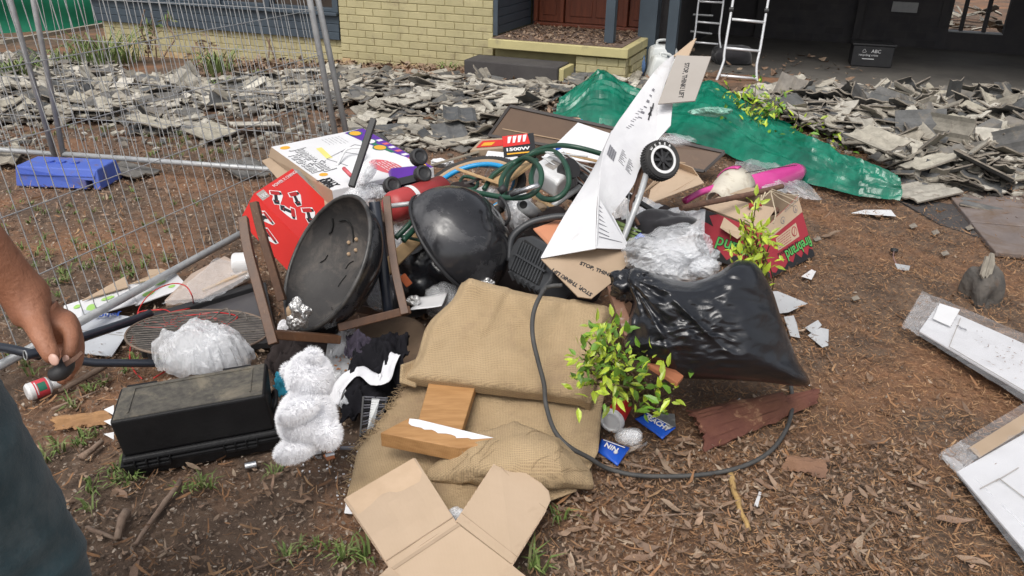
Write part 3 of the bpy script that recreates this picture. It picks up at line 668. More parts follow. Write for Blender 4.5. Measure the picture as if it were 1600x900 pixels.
# ---- loose chips and fibres (vectorised)
def chips(name, m_, n, region, lmin, lmax, wk, zk=.012, curl=.3, seed=1, up=.25, shape='strip', three=False):
    r = np.random.default_rng(seed); pts = region(r, n)
    z = np.array([gz(x, y) for x, y in pts]); n = len(pts)
    L_ = r.uniform(lmin, lmax, n) * (.6 + .8 * r.random(n)); w_ = L_ * wk * r.uniform(.6, 1.5, n); a = r.uniform(0, 2 * PI, n); pitch = r.normal(0, up, n); rollv = r.normal(0, .5, n)
    d = np.stack([np.cos(a) * np.cos(pitch), np.sin(a) * np.cos(pitch), np.sin(pitch)], 1); s_ = np.stack([-np.sin(a) * np.cos(rollv), np.cos(a) * np.cos(rollv), np.sin(rollv)], 1)
    c = np.stack([pts[:, 0], pts[:, 1], z + r.random(n) * zk + L_ * np.abs(np.sin(pitch)) * .4], 1); upv = np.array([0, 0, 1.0])
    cu = (r.normal(0, curl, n) * L_)[:, None]; vs = []
    if shape == 'leaf': st = [(-.5, 0.02, .3), (-.2, .8, -.1), (.15, 1, -.25), (.5, 0.02, .5)]
    else: st = [(-.5, .7, .2), (0, 1, -.2), (.5, .5, .3)]
    side = s_ * w_[:, None] * .5
    for (t, k, cc) in st:
        mid = c + d * (L_ * t)[:, None] + np.cross(d, upv) * cu * cc * .5 + upv * np.abs(cu) * cc
        vs.append(mid - side * k); vs.append(mid + side * k)
    arr = np.stack(vs, 1).reshape(-1, 3); k = len(vs); me = bpy.data.meshes.new(name); me.vertices.add(len(arr)); me.vertices.foreach_set('co', arr.astype(np.float32).ravel())
    nf = len(st) - 1; base = (np.arange(n) * k)[:, None]; quads = np.array([[2 * i, 2 * i + 2, 2 * i + 3, 2 * i + 1] for i in range(nf)])
    loops = (base[:, :, None] + quads[None, :, :]).reshape(-1); me.loops.add(len(loops)); me.loops.foreach_set('vertex_index', loops.astype(np.int32)); me.polygons.add(n * nf)
    me.polygons.foreach_set('loop_start', np.arange(0, len(loops), 4, dtype=np.int32)); me.materials.append(m_); me.update(calc_edges=True); me.validate()
    o = bpy.data.objects.new(name, me); COL.objects.link(o); o['kind'] = 'stuff'; return o
def in_view(p, pad=60):
    q = pix((p[0], p[1], 0)); return -pad < q[0] < 1600 + pad and -pad < q[1] < 900 + pad * 2
def region_fn(xr, yr, w):
    def f(r, n):
        out = []; k = 0
        while len(out) < n and k < n * 12:
            k += 1; y = yr[0] + (yr[1] - yr[0]) * r.random() ** 1.5; x = r.uniform(*xr)
            if not in_view((x, y)): continue
            if r.random() < w(x, y): out.append((x, y))
        return np.array(out)
    return f
def w_right(x, y): q = pix((x, y, 0)); return sstep(-.2, .9, x + .25 * noise.noise(V((x * 2, y * 2, 0)))) * (0.15 if inpoly(q[0], q[1], [(1345, 290), (1460, 350), (1700, 430), (1700, 250), (1400, 255)]) else 1)
def w_left(x, y): return .25 + .75 * (1 - sstep(-.4, .6, x))
def w_all(x, y): return .6 + .4 * noise.noise(V((x * 2, y * 2, 4)))
chips('mulch', M_fib, 120000, region_fn((-.4, 4.6), (1.35, 6.2), w_right), .006, .022, .13, .016, .25, 11)
chips('mulch', M_fib, 6000, region_fn((-3.6, 4.6), (1.3, 6.4), w_all), .02, .05, .13, .02, .3, 12)
chips('soil_crumbs', M_bits, 60000, region_fn((-4.2, 1.6), (1.3, 6.0), w_left), .003, .013, .55, .006, .1, 13, up=.4)
def w_leaf(x, y):
    q = pix((x, y, 0)); k = .10 + .3 * max(0, noise.noise(V((x * 1.2, y * 1.2, 8))))
    if 860 < q[0] < 1450 and q[1] > 690: k = 1.0
    if q[0] > 1330 and q[1] < 700: k = .05
    return k
chips('leaf_litter', M_leaf, 900, region_fn((-3.4, 3.4), (1.3, 5.6), w_leaf), .03, .07, .22, .02, .22, 14, shape='leaf')
chips('leaf_litter', M_leaf, 4200, region_fn((-.3, 1.6), (1.35, 2.6), w_leaf), .008, .03, .35, .02, .3, 15, shape='leaf')
chips('leaf_litter', M_leaf, 5200, region_fn((-3.6, 1.2), (1.3, 5.4), w_left), .006, .026, .32, .015, .3, 18, shape='leaf')
chips('twig_litter', M_fib, 3800, region_fn((-3.6, 1.2), (1.3, 5.4), w_left), .015, .06, .05, .012, .3, 19)
def w_house(x, y): w_ = V((x, y, 0)) - HO; off = w_.dot(HN); return 1.0 if 0.0 < off < 1.1 else .06
chips('leaf_litter', M_leaf, 7000, region_fn((-3.5, 3.6), (6.3, 9.6), w_house), .03, .09, .4, .04, .3, 16, shape='leaf')
o = chips('leaf_litter', M_leaf, 1500, lambda r, n: np.array([tuple(W(a, off, 0))[:2] for a, off in zip(r.uniform(1.85, 3.05, n), -.97 + 1.1 * r.random(n))]), .02, .05, .4, .01, .2, 17, shape='leaf')
for v in o.data.vertices: v.co.z += .466 - gz(v.co.x, v.co.y)
# ---- countable large gum leaves and sticks
LEAFMB = []
for s_ in range(4):
    b = MB(); r = random.Random(s_ + 40); n = 7; L_ = 1.0
    for i in range(n + 1):
        t = i / n; wd = .13 * math.sin(PI * min(1, t * 1.02) ** .8) + .004; cy = .10 * math.sin(t * PI * .9) * (1 if s_ % 2 else -1); z = .05 * math.sin(t * 6 + s_) + .03
        b.v += [(t - .5, cy - wd, z + .03), (t - .5, cy, z), (t - .5, cy + wd, z + .035)]
    for i in range(n):
        for k in (0, 1): b.f.append((i * 3 + k, i * 3 + 3 + k, i * 3 + 4 + k, i * 3 + 1 + k)); b.mi.append(0)
    LEAFMB.append(mesh('gum_leaf', b, M_leaf, smooth=True))
lv = [(1185, 838, .07, 'pale'), (1490, 817, .11, 'yellow green'), (1265, 815, .09, 'tan'), (1345, 857, .10, 'pale'), (1050, 790, .08, 'tan'), (1130, 860, .09, 'brown'), (960, 800, .08, 'brown'), (905, 830, .08, 'tan'), (1000, 870, .1, 'pale'),
      (1075, 830, .09, 'brown'), (1230, 880, .08, 'tan'), (1300, 368, .13, 'tan'), (1355, 590, .09, 'pale'), (188, 775, .08, 'grey brown'), (228, 700, .08, 'brown'), (215, 893, .08, 'pinkish'), (60, 120, .1, 'tan'), (1195, 760, .08, 'pale'), (1290, 720, .07, 'brown'),
      (1520, 880, .09, 'brown'), (1440, 760, .07, 'tan'), (1395, 795, .07, 'tan'), (985, 700, .08, 'brown'), (1070, 690, .07, 'grey brown'), (1035, 722, .08, 'pale'), (430, 745, .06, 'pale'), (1375, 690, .06, 'tan'), (1512, 640, .08, 'brown')]
near = [((1060, 745), 'below the black cable'), ((1200, 800), 'right of the yellow stick'), ((940, 850), 'beside the open carton'), ((1400, 830), 'on the bare mulch at lower right'), ((200, 760), 'below the black tool case'), ((1360, 480), 'on the mulch left of the wrapped boards'), ((430, 745), 'under the white teddy bear')]
for i, (x, y, L_, c) in enumerate(lv):
    o = bpy.data.objects.new('gum_leaf', LEAFMB[i % 4]); COL.objects.link(o); o.location = G(x, y, .012); o.rotation_euler = (rnd.gauss(0, .15), rnd.gauss(0, .15), rnd.uniform(-.7, .7) + (0 if i % 3 else 1.2)); o.scale = (L_, L_, L_)
    wh = min(near, key=lambda t_: (t_[0][0] - x) ** 2 + (t_[0][1] - y) ** 2)[1]
    tag(o, '%s dry gum leaf %s' % (c, wh), 'leaf', '%s gum leaves %s' % (c, wh))
def stick(pts, r, label, m_=None, name='stick'):
    pts = [G(x, y, r * .9 + dz) for (x, y, dz) in pts]; pts = smooth_path(pts, 4); n = len(pts)
    pts = [p + V((rnd.gauss(0, r * .18), rnd.gauss(0, r * .18), 0)) for p in pts]
    return tag(obj(name, MB().tube(pts, [r * (1 - .45 * i / n) * rnd.uniform(.9, 1.12) for i in range(n)], 7), m_ or M_stick, smooth=True), label, 'stick')
M_yel = mat('yellow_peeled_wood', (.45, .29, .11), (.34, .22, .09), scale=20, rough=.8, bump=.5)
stick([(1140, 740, 0), (1152, 780, 0), (1172, 828, 0)], .011, 'yellow peeled stick lying below the loop of black cable', M_yel)
stick([(282, 752, 0), (250, 795, 0), (212, 850, 0)], .010, 'dark crooked stick lying below the front of the black tool case')
stick([(195, 800, .01), (183, 840, 0)], .014, 'short dark stick near the trouser leg')
stick([(136, 825, 0), (180, 842, 0)], .008, 'thin dark stick crossing the short one near the trouser leg')
stick([(165, 572, .02), (105, 605, 0), (92, 610, 0)], .012, 'rust brown stick pointing at the small white bottle')
stick([(80, 640, 0), (150, 612, 0)], .006, 'thin grey twig above the case')
stick([(128, 715, 0), (160, 690, 0)], .013, 'short thick brown twig left of the black tool case')
stick([(395, 890, 0), (520, 845, 0)], .004, 'thin pale twig lying near the bottom edge left of the carton')
stick([(1040, 870, 0), (1056, 812, .02)], .004, 'thin pale stem standing out of the litter below the burlap')
stick([(960, 720, .0), (1075, 745, .0)], .006, 'brown twig lying below the blue packets')
stick([(1290, 552, 0), (1310, 585, 0)], .004, 'thin twig curved on the mulch right of the black bag')
stick([(930, 792, 0), (985, 806, 0), (1130, 800, .01)], .004, 'long thin twig running below the burlap roll')
# dried gum bark slab, stack of peeled layers
M_bark = mat('red_gum_bark', (.095, .030, .022), (.17, .07, .04), scale=5, rough=.85, stretch=(1, 1, 1), bump=1.2, bscale=30, dirt=(.50, .30, .17), dscale=11, damt=.12)
t = thing('bark_slab', G(1175, 690, 0), 'slab of red gum bark lying on the mulch inside the cable loop', 'bark')
def bark(q, seed, h):
    q = [G(x, y, 0) for x, y in q]; b = MB()
    def fn(u, v):
        p = bil(q, u, v); j = .02 * noise.noise(V((u * 9, seed, v * 3))) if v in (0, 1) else 0
        e = .035 * noise.noise(V((v * 7, seed * 3, 0))) if u in (0, 1) else 0
        return p + V((e, j, h + .028 * math.sin(PI * v) + .010 * noise.noise(V((u * 3, v * 14, seed)))))
    return b.grid(fn, 30, 14)
obj('bark_layer', bark([(1100, 712), (1276, 634), (1270, 616), (1085, 658)], 3, .012), M_bark, t, solid=.008)
obj('bark_layer', bark([(1092, 690), (1225, 648), (1215, 630), (1070, 655)], 5, .035), M_bark, t, solid=.006, label='orange edged upper layer of bark')
tag(obj('bark_piece', bark([(85, 675), (178, 665), (172, 650), (88, 660)], 8, .008), mat('tan_bark', (.36, .20, .09), (.26, .14, .07), scale=8, rough=.9, bump=.8, bscale=40), solid=.005), 'tan strip of bark lying left of the black tool case', 'bark')
tag(obj('bark_piece', bark([(1220, 735), (1290, 752), (1285, 725), (1235, 722)], 9, .01), mat('tan_bark2', (.22, .12, .07), (.16, .09, .06), scale=8, rough=.9, bump=.8, bscale=40), solid=.004), 'flat brown bark flake beside the cable loop', 'bark')
# ---- stump of rock at right
t = thing('rock', G(1522, 480), 'dark rock with a pale tile shard on top half buried in mulch', 'rock')
q = G(1528, 470); obj('stone', blob(q + V((.01, .02, .05)), (.07, .06, .135), sub=4, amp=.3, seed=12, facet=.1, mold=lambda p: V((p.x * (1 - .35 * p.z), p.y * (1 - .3 * p.z), min(p.z, .75)))), mat('dark_stone', (.07, .065, .06), (.13, .115, .10), scale=9, rough=.9, bump=1.0, bscale=40, dirt=(.24, .12, .05), dscale=3, damt=.3), t)
o = bpy.data.objects.new('tile_shard', FR[24][2]); COL.objects.link(o); o.parent = t; o.location = q + V((.0, .0, .17)) - ORG[t]; o.rotation_euler = (1.1, .5, .2)
# ---- grass
def tuft(b, c, n, h, spread, seed, lean=.6):
    r = random.Random(seed)
    for i in range(n):
        a = r.uniform(0, 6.28); rad = r.random() * spread; p = c + V((math.cos(a) * rad, math.sin(a) * rad, 0)); hh = h * r.uniform(.5, 1.15); d = V((math.cos(a + r.gauss(0, .6)), math.sin(a + r.gauss(0, .6)), 0)) * hh * lean * r.uniform(.4, 1.3)
        w_ = V((-d.y, d.x, 0)).normalized() * r.uniform(.0018, .0034) * (1 + h * 4)
        m1 = p + d * .35 + V((0, 0, hh * .65)); e = p + d + V((0, 0, hh * .8 - d.length * .2))
        b.add([p - w_, p + w_, m1 + w_ * .8, m1 - w_ * .8, e], [(0, 1, 2, 3), (3, 2, 4)])
b = MB(); gs = [(150, 765, 14, .05, .10), (75, 710, 6, .05, .05), (135, 688, 8, .04, .06), (125, 633, 4, .04, .05), (148, 605, 6, .04, .06), (325, 765, 5, .05, .04), (285, 768, 3, .03, .04), (545, 880, 8, .06, .05), (450, 865, 5, .04, .05), (845, 888, 4, .08, .04), (862, 815, 3, .05, .03), (890, 745, 3, .05, .03), (210, 430, 8, .05, .1), (120, 420, 10, .05, .15), (260, 408, 4, .05, .03),
      (60, 390, 10, .05, .2), (150, 385, 10, .05, .2), (25, 500, 8, .05, .15), (90, 445, 6, .05, .1), (30, 455, 6, .05, .1), (230, 350, 5, .04, .1), (190, 420, 4, .05, .06), (1270, 275, 8, .04, .2), (1215, 595, 3, .04, .04), (1310, 283, 6, .04, .15), (430, 745, 3, .04, .03), (20, 575, 6, .05, .1), (225, 570, 5, .05, .08), (300, 575, 5, .05, .08),
      (300, 222, 12, .05, .25), (255, 245, 8, .05, .25), (130, 205, 8, .05, .3), (165, 320, 6, .04, .2), (50, 340, 8, .04, .3), (500, 860, 3, .04, .04), (640, 245, 5, .05, .05), (655, 205, 5, .05, .1), (350, 240, 8, .05, .2), (70, 420, 10, .035, .3), (180, 400, 10, .035, .3), (120, 370, 9, .03, .3), (40, 480, 8, .035, .2), (250, 330, 8, .03, .3), (300, 250, 8, .04, .3), (220, 215, 10, .05, .4), (30, 310, 8, .03, .3), (110, 330, 8, .03, .3)]
for i, (x, y, n, h, sp) in enumerate(gs):
    for k in range(max(2, n * 2 // 3)):
        c = G(x, y) + V((rnd.gauss(0, sp * .45), rnd.gauss(0, sp * .45), 0)); tuft(b, c, 9, h, .018, i * 50 + k, 1.0)
obj('grass', b, M_grass, kind='stuff', norm=False)
def clump(px, py, n, h, sp, label, name='strap_leaf_plant', Y=None, w_=.008, lean=.8):
    c = G(px, py); t = thing(name, c, label, 'plant'); r = random.Random(px)
    for i in range(n):
        a = r.uniform(0, 6.28); p = c + V((math.cos(a), math.sin(a), 0)) * sp * r.random(); hh = h * r.uniform(.6, 1.2); d = V((math.cos(a), math.sin(a), 0)) * hh * lean; s_ = V((-math.sin(a), math.cos(a), 0)) * w_
        pts = [p, p + d * .2 + V((0, 0, hh * .5)), p + d * .55 + V((0, 0, hh * .75)), p + d + V((0, 0, hh * .55))]
        bb = MB(); bb.add([pts[0] - s_, pts[0] + s_, pts[1] + s_, pts[1] - s_, pts[2] + s_ * .8, pts[2] - s_ * .8, pts[3]], [(0, 1, 2, 3), (3, 2, 4, 5), (5, 4, 6)])
        obj('leaf', bb, M_grass, t, norm=False)
    return t
clump(165, 104, 90, .42, .34, 'broad clump of strappy green leaves left of the cream wall corner')
clump(200, 98, 30, .30, .18, 'strappy green clump leaning on the cream wall base')
clump(345, 118, 60, .30, .16, 'dark green strappy plant by the cream wall under the window')
clump(345, 140, 14, .14, .10, 'small green weed in the rubble in front of the dark strappy plant')
clump(20, 122, 60, .24, .34, 'yellow green weeds at the left edge behind the fence')
clump(100, 102, 60, .22, .36, 'low green weeds between the fence posts and the strappy clump')
clump(700, 110, 20, .10, .12, 'small weeds at the foot of the cream wall beside the dark step')
clump(405, 118, 12, .09, .1, 'little weeds by the grey roof tile at the wall')
# bare twiggy plants on the wall
def twigplant(px, py, Y, label, lumps, stems):
    c = A(px, py, Y); c.z = gz(c.x, c.y); t = thing('twiggy_plant', c, label, 'plant')
    for pts in stems: obj('stem', MB().tube(smooth_path([A(x, y, Y + dz) for x, y, dz in pts], 4), .009, 6), M_stick, t)
    r = random.Random(px)
    for (x, y) in lumps:
        for k in range(9): 
            q = A(x, y, Y) + V((r.gauss(0, .04), r.gauss(0, .03), r.gauss(0, .04))); e = V((r.gauss(0, 1), r.gauss(0, 1), r.gauss(0, 1))).normalized()
            bb = MB(); bb.add([q, q + e * .05 + V((.01, 0, .012)), q + e * .10, q + e * .05 - V((.01, 0, .012))], [(0, 1, 2, 3)]); obj('leaf', bb, M_leaf if y > 55 else M_grass, t, norm=False)
twigplant(230, 90, 9.3, 'tall thin plant with a dark root ball against the cream wall', [(230, 66), (232, 72), (236, 62), (226, 40), (240, 36)], [[(232, 92, 0), (231, 70, 0)], [(231, 70, 0), (220, 45, 0), (226, 15, 0)], [(233, 70, 0), (240, 45, 0), (236, 20, 0)], [(245, 93, 0), (242, 60, 0), (240, 40, 0)]])
twigplant(255, 95, 9.3, 'curved bare stem beside the cream wall', [(262, 28)], [[(253, 94, 0), (262, 78, 0), (273, 60, 0), (262, 40, 0), (262, 22, 0)]])
twigplant(318, 95, 9.2, 'dead brown twiggy plant against the cream wall', [(312, 72), (320, 66), (328, 70), (308, 82)], [[(318, 96, 0), (312, 74, 0)], [(319, 96, 0), (330, 66, 0)]])
twigplant(420, 92, 9.15, 'two dead leaning stalks by the wall left of the fence posts', [], [[(432, 96, 0), (416, 58, 0)], [(420, 90, 0), (421, 60, 0)]])
# ================================================================ THE JUNK PILE
M_card = mat('brown_cardboard', (.50, .375, .265), (.45, .335, .23), scale=3, rough=.85, bump=.25, bscale=25, dirt=(.36, .26, .175), dscale=4, damt=.16, wave=(90, .2, 'X', .05))
M_card_e = mat('card_edge', (.40, .28, .185), (.55, .42, .30), scale=120, rough=.9)
M_card_d = mat('dusty_cardboard', (.40, .30, .21), (.34, .25, .17), scale=4, rough=.9, bump=.2, bscale=40)
M_card_w = mat('white_coated_card', (.70, .70, .71), (.64, .64, .65), scale=3, rough=.5, bump=.15, bscale=20)
M_card_g = mat('grey_inside_card', (.36, .33, .30), (.33, .30, .27), scale=4, rough=.85)
M_ink = flat('black_ink', (.015, .015, .017), rough=.6)
M_grey_ink = flat('grey_ink', (.16, .16, .18), rough=.6)
M_hess = mat('hessian', (.43, .315, .185), (.35, .25, .14), scale=4, rough=.95, bump=1.2, bscale=170, weave=62, dirt=(.26, .18, .11), dscale=4.5, damt=.3)
M_pine = mat('cut_pine', (.46, .25, .10), (.35, .18, .065), scale=3, rough=.65, stretch=(3, 22, 22), wave=(9, 4, 'Y', .12), bump=.2)
M_pine_l = mat('light_pine', (.50, .34, .18), (.42, .27, .13), scale=5, rough=.7, wave=(12, 5, 'Y', .1), bump=.2)
M_whitep = mat('flaking_white_paint', (.78, .79, .82), (.70, .71, .74), scale=9, rough=.6, bump=.4, bscale=50)
M_brownwood = mat('varnished_brown_wood', (.10, .042, .016), (.065, .028, .012), scale=6, rough=.5, stretch=(5, 5, 1), bump=.2, dirt=(.22, .15, .1), dscale=14, damt=.1)
M_enamel = mat('black_enamel', (.012, .012, .014), (.03, .03, .033), scale=5, rough=.16, spec=.6, bump=.06, bscale=30, dirt=(.09, .09, .095), dscale=4, damt=.28)
M_ash = mat('sooty_bowl_inside', (.032, .03, .03), (.06, .056, .053), scale=3, rough=.7, bump=.4, bscale=60, dirt=(.17, .145, .125), dscale=3.2, damt=.42)
M_chrome = mat('dull_chrome', (.55, .55, .56), (.42, .42, .43), scale=15, rough=.25, metal=.9, bump=.1)
M_foil = mat('crumpled_foil', (.75, .74, .72), (.6, .6, .6), scale=20, rough=.3, metal=1.0, bump=1.5, bscale=80)
M_tyre = mat('black_rubber', (.022, .022, .023), (.04, .038, .036), scale=12, rough=.8, bump=.3)
M_hose = mat('dark_green_hose', (.012, .05, .030), (.018, .065, .040), scale=10, rough=.4)
M_bagblk = mat('black_bin_liner', (.010, .011, .014), (.013, .014, .018), scale=3, rough=.25, spec=.6, bump=.6, bscale=18, stretch=(1, 1, 2))
M_film = mat('clear_film', (.88, .89, .91), (.80, .82, .85), scale=5, rough=.12, spec=1.0, alpha=.22, bump=.6, bscale=60, facet=30, fdist=.004)
M_film_w = mat('cloudy_film', (.88, .89, .91), (.80, .82, .85), scale=5, rough=.14, spec=1.0, alpha=.36, bump=.6, bscale=60, facet=30, fdist=.004)
M_film_clear = mat('glossy_wrap_film', (.75, .76, .78), (.7, .7, .72), scale=5, rough=.1, spec=.9, alpha=.16, bump=1, bscale=14, facet=9)
M_tarp = mat('green_plastic_sheet', (.005, .19, .115), (.0, .10, .06), scale=6, rough=.3, spec=.7, alpha=.94, bump=.8, bscale=22, stretch=(1, 1, 1))
M_white_pl = mat('white_plastic', (.74, .74, .74), (.68, .68, .68), scale=6, rough=.35, dirt=(.45, .43, .4), dscale=9, damt=.1)
M_rust = mat('rusty_steel', (.16, .085, .055), (.10, .055, .04), scale=30, rough=.85, bump=.8, bscale=90)
M_red = mat('red_print_card', (.62, .03, .025), (.55, .025, .02), scale=3, rough=.4, bump=.1)
M_pink = mat('pink_gloss_plastic', (.62, .07, .30), (.55, .05, .26), scale=3, rough=.25, coat=.3)
M_purple = flat('purple_plastic', (.10, .02, .30), rough=.35)
M_cyan = flat('cyan_rim', (.02, .30, .62), rough=.35)
M_tan_rub = mat('tan_rubber', (.42, .30, .19), (.36, .25, .16), rough=.8)
M_fabric_b = mat('black_jersey', (.008, .008, .010), (.013, .012, .016), scale=6, rough=.95, spec=.2, bump=.6, bscale=60)
M_fabric_g = mat('faded_charcoal_cloth', (.04, .031, .03), (.024, .02, .02), scale=5, rough=.95, spec=.2, bump=.6, bscale=50)
M_fabric_w = mat('white_cloth', (.72, .72, .74), (.62, .62, .65), scale=6, rough=.9, bump=.5, bscale=50)
M_darkmetal = mat('black_tube_paint', (.014, .018, .028), (.02, .024, .034), scale=10, rough=.3, spec=.6)
M_grillwire = mat('sooty_grill_wire', (.19, .17, .15), (.10, .09, .08), scale=30, rough=.6, metal=.4)
M_redwire = flat('red_wire', (.55, .03, .03), rough=.4)
M_greenp = flat('lime_print', (.36, .62, .16), rough=.6)
M_bluep = flat('blue_print', (.01, .07, .42), rough=.3)
def cv(r, u, t): return (RT * r + UP * u - FW * t).normalized()
def Z(x, y, zc):                     # point seen at x, y and zc metres along the view
    return CAM + ray(x, y) * zc
def strip_text(s_, p, e, up_hint, size, m_, t, lift=.002, **k): return text(s_, p, V(e) - V(p), up_hint, size, m_, t, lift=lift, **k)
def quad_text(s_, q, u, v, size, m_, t, du=(1, 0), dv=(0, 1), lift=.003, **k):
    o = bil(q, u, v); x = bil(q, u + du[0] * .01, v + du[1] * .01) - o; y = bil(q, u + dv[0] * .01, v + dv[1] * .01) - o
    n_ = (V(q[1]) - V(q[0])).cross(V(q[3]) - V(q[0])).normalized()
    return text(s_, o, x, y, size, m_, t, lift=lift, nrm=n_, **k)
def quad_poly(q, uv, lift, m_, t, name='print', parent=None):
    n_ = (V(q[1]) - V(q[0])).cross(V(q[3]) - V(q[0])).normalized()
    if n_.dot(bil(q, .5, .5) - CAM) > 0: n_ = -n_
    pts = [bil(q, u, v) + n_ * lift for u, v in uv]
    b = MB(); b.add(pts, [tuple(range(len(pts)))]); return obj(name, b, m_, t, norm=False)
def circ(cu, cv_, ru, rv, n=24, rot=0): return [(cu + ru * math.cos(a) * math.cos(rot) - rv * math.sin(a) * math.sin(rot), cv_ + ru * math.cos(a) * math.sin(rot) + rv * math.sin(a) * math.cos(rot)) for a in [2 * PI * i / n for i in range(n)]]
def para(q, u0, v0, u1, v1, lines, m_, t, h=.012, seed=1, lift=.002):   # lines of small print too small to read
    r = random.Random(seed)
    for i in range(lines):
        v = v0 + (v1 - v0) * i / max(1, lines - 1); u = u0
        while u < u1 - .03:
            w_ = r.uniform(.02, .07); quad_poly(q, [(u, v), (min(u1, u + w_), v), (min(u1, u + w_), v + h), (u, v + h)], lift, m_, t, 'small_print'); u += w_ + .012

# ---------------- open brown carton, front
t = thing('open_carton', P(700, 860, 0), 'open brown cardboard carton with flaps spread wide at the front of the pile', 'carton')
c0, c1, c2 = P(608, 886, .10), P(712, 817, .13), P(800, 884, .10); c3 = c0 + (c2 - c1)
obj('base_panel', MB().plate([c0, c1, c2, c3], .005), M_card, t)
def flap(q, m_=M_card, bend=.0, name='flap', thick=.005, nu=10, nv=8):
    b = MB(); n_ = (V(q[1]) - V(q[0])).cross(V(q[3]) - V(q[0])).normalized()
    if n_.z < 0: n_ = -n_
    b.grid(lambda u, v: bil(q, u, v) + n_ * (bend * math.sin(PI * v) + .003 * noise.noise(V((u * 4, v * 4, q[0][0] * 9)))), nu, nv)
    return obj(name, b, m_, t, solid=thick, smooth=False)
flap([c0, c1, P(648, 717, .155), P(538, 781, .11)], bend=.008)
b = MB(); q_ = [c1, c2, P(856, 788, .11), P(779, 716, .15)]
pts = [c1 + V((.002, .002, .002)), c2 + V((0, .002, .002)), P(853, 798, .105), P(860, 783, .108), P(857, 768, .112), P(846, 757, .12), P(780, 714, .155)]
b.plate(pts, .005, up=(0, 0, 1)); obj('flap', b, M_card, t)
c4, c5 = P(586, 905, .06), P(760, 1010, .06)
flap([c3, c0, P(560, 930, .10), P(650, 1020, .10)]); flap([c2, c3, P(760, 1010, .09), P(850, 925, .09)])
quad_poly([c0, c1, P(648, 717, .155), P(538, 781, .11)], [(.03, .70), (.97, .66), (.98, .99), (.02, .99)], .0085, mat('scuffed_card', (.56, .41, .28), (.50, .36, .24), scale=12, rough=.9), t, 'scuffed_strip')
obj('crease', MB().tube([c0.lerp(P(538, 781, .11), .06) + V((0, 0, .006)), c1.lerp(P(648, 717, .155), .06) + V((0, 0, .006))], .0015, 4), M_card_d, t)
obj('crease', MB().tube([c1.lerp(P(780, 714, .155), .12) + V((0, 0, .0045)), c2.lerp(P(857, 790, .11), .12) + V((0, 0, .0045))], .0012, 4), M_card_d, t)
obj('crease', MB().tube([P(782, 730, .150) + V((0, 0, .004)), P(810, 762, .125) + V((0, 0, .004)), P(852, 796, .106) + V((0, 0, .004))], .0015, 4), M_card_d, t)
for (pa_, pb_) in ((P(538, 781, .11), P(648, 717, .155)), (c0, P(538, 781, .11)), (P(648, 717, .155), c1), (P(780, 714, .155), P(846, 757, .12)), (P(853, 798, .105), c2), (c1, P(780, 714, .155))):
    obj('corrugated_edge', MB().tube([V(pa_).lerp(V(pb_), k_ / 24) + V((0, 0, .0015 * (k_ % 2))) for k_ in range(25)], .0026, 4), M_card_e, t)
obj('tape', MB().plate([c0.lerp(c3, .04) + V((0, 0, .0045)), c2.lerp(c1, .96).lerp(c3, .0) * 0 + c1.lerp(c2, .04) + V((0, 0, .0045)), c1.lerp(c2, .09) + V((0, 0, .0045)), c0.lerp(c3, .09) + V((0, 0, .0045))], .0006), M_card_d, t)
obj('side_wall', MB().hexa([c + V((0, 0, -.095)) for c in (c0, c3, c2, c1)], [c + V((0, 0, -.006)) for c in (c0, c3, c2, c1)]), M_card_d, t)
tag(obj('paper_packet', sheet([P(538, 802, .012), P(562, 805, .012), P(556, 780, .03), P(541, 785, .03)], 6, 6, amp=.004), M_card_w, solid=.003), 'white printed paper packet poking out under the left flap of the open carton', 'packet')
tag(obj('plastic_scrap', filmbag(P(716, 810, .08), .035, .02, .03, 5), M_film_w), 'crumpled cloudy plastic between the two flaps of the open carton', 'plastic scrap')

# ---------------- hessian
def hsheet(name, fn, nu, nv, label, solid=.006):
    b = MB(); b.grid(fn, nu, nv); return tag(obj(name, b, M_hess, smooth=True, solid=solid), label, 'hessian sheet')
ql = [P(540, 775, .015), P(700, 800, .03), P(800, 640, .10), P(628, 600, .10)]
lower = thing('hessian_sheet', P(600, 740, 0), 'lower hessian sheet with a frayed left edge under the timber offcuts', 'hessian sheet')
def lowfn(u, v):
    L0 = [(540, 785, .02), (556, 715, .05), (585, 670, .06), (640, 600, .12), (652, 560, .16)]
    k = v * 4; i = min(3, int(k)); f = k - i; l = [L0[i][j] * (1 - f) + L0[i + 1][j] * f for j in range(3)]
    r = [(780, 815, .03), (900, 770, .04), (935, 705, .06), (940, 640, .10), (950, 600, .16)]; rr = [r[i][j] * (1 - f) + r[i + 1][j] * f for j in range(3)]
    p = P(l[0] * (1 - u) + rr[0] * u, l[1] * (1 - u) + rr[1] * u, l[2] * (1 - u) + rr[2] * u)
    return p + V((0, 0, .016 * noise.noise(V((u * 5, v * 4, 2))) + .008 * ridge((u, v * .6, 0), 7, 3)))
obj('cloth', MB().grid(lowfn, 60, 60), M_hess, lower, smooth=True, solid=.004)
b = MB(); r = random.Random(3)
for i in range(170):
    v = r.random() ** .8 * .95; p = lowfn(0, v); q = lowfn(.03, v); d = (p - q).normalized(); L_ = r.uniform(.008, .035)
    b.tube([p, p + d * L_ * .6 + V((0, r.uniform(-.01, .01), r.uniform(0, .008))), p + d * L_ + V((0, r.uniform(-.015, .015), r.uniform(-.01, .005)))], .0008, 3, cap=False)
for i in range(30):
    v = r.uniform(.3, .95); p = lowfn(0, v); b.tube(smooth_path([p + V((r.uniform(-.01, .02), r.uniform(-.02, .02), r.uniform(0, .015))) for _ in range(5)], 4), .0009, 3, cap=False)
obj('frayed_threads', b, M_hess, lower, kind='stuff')
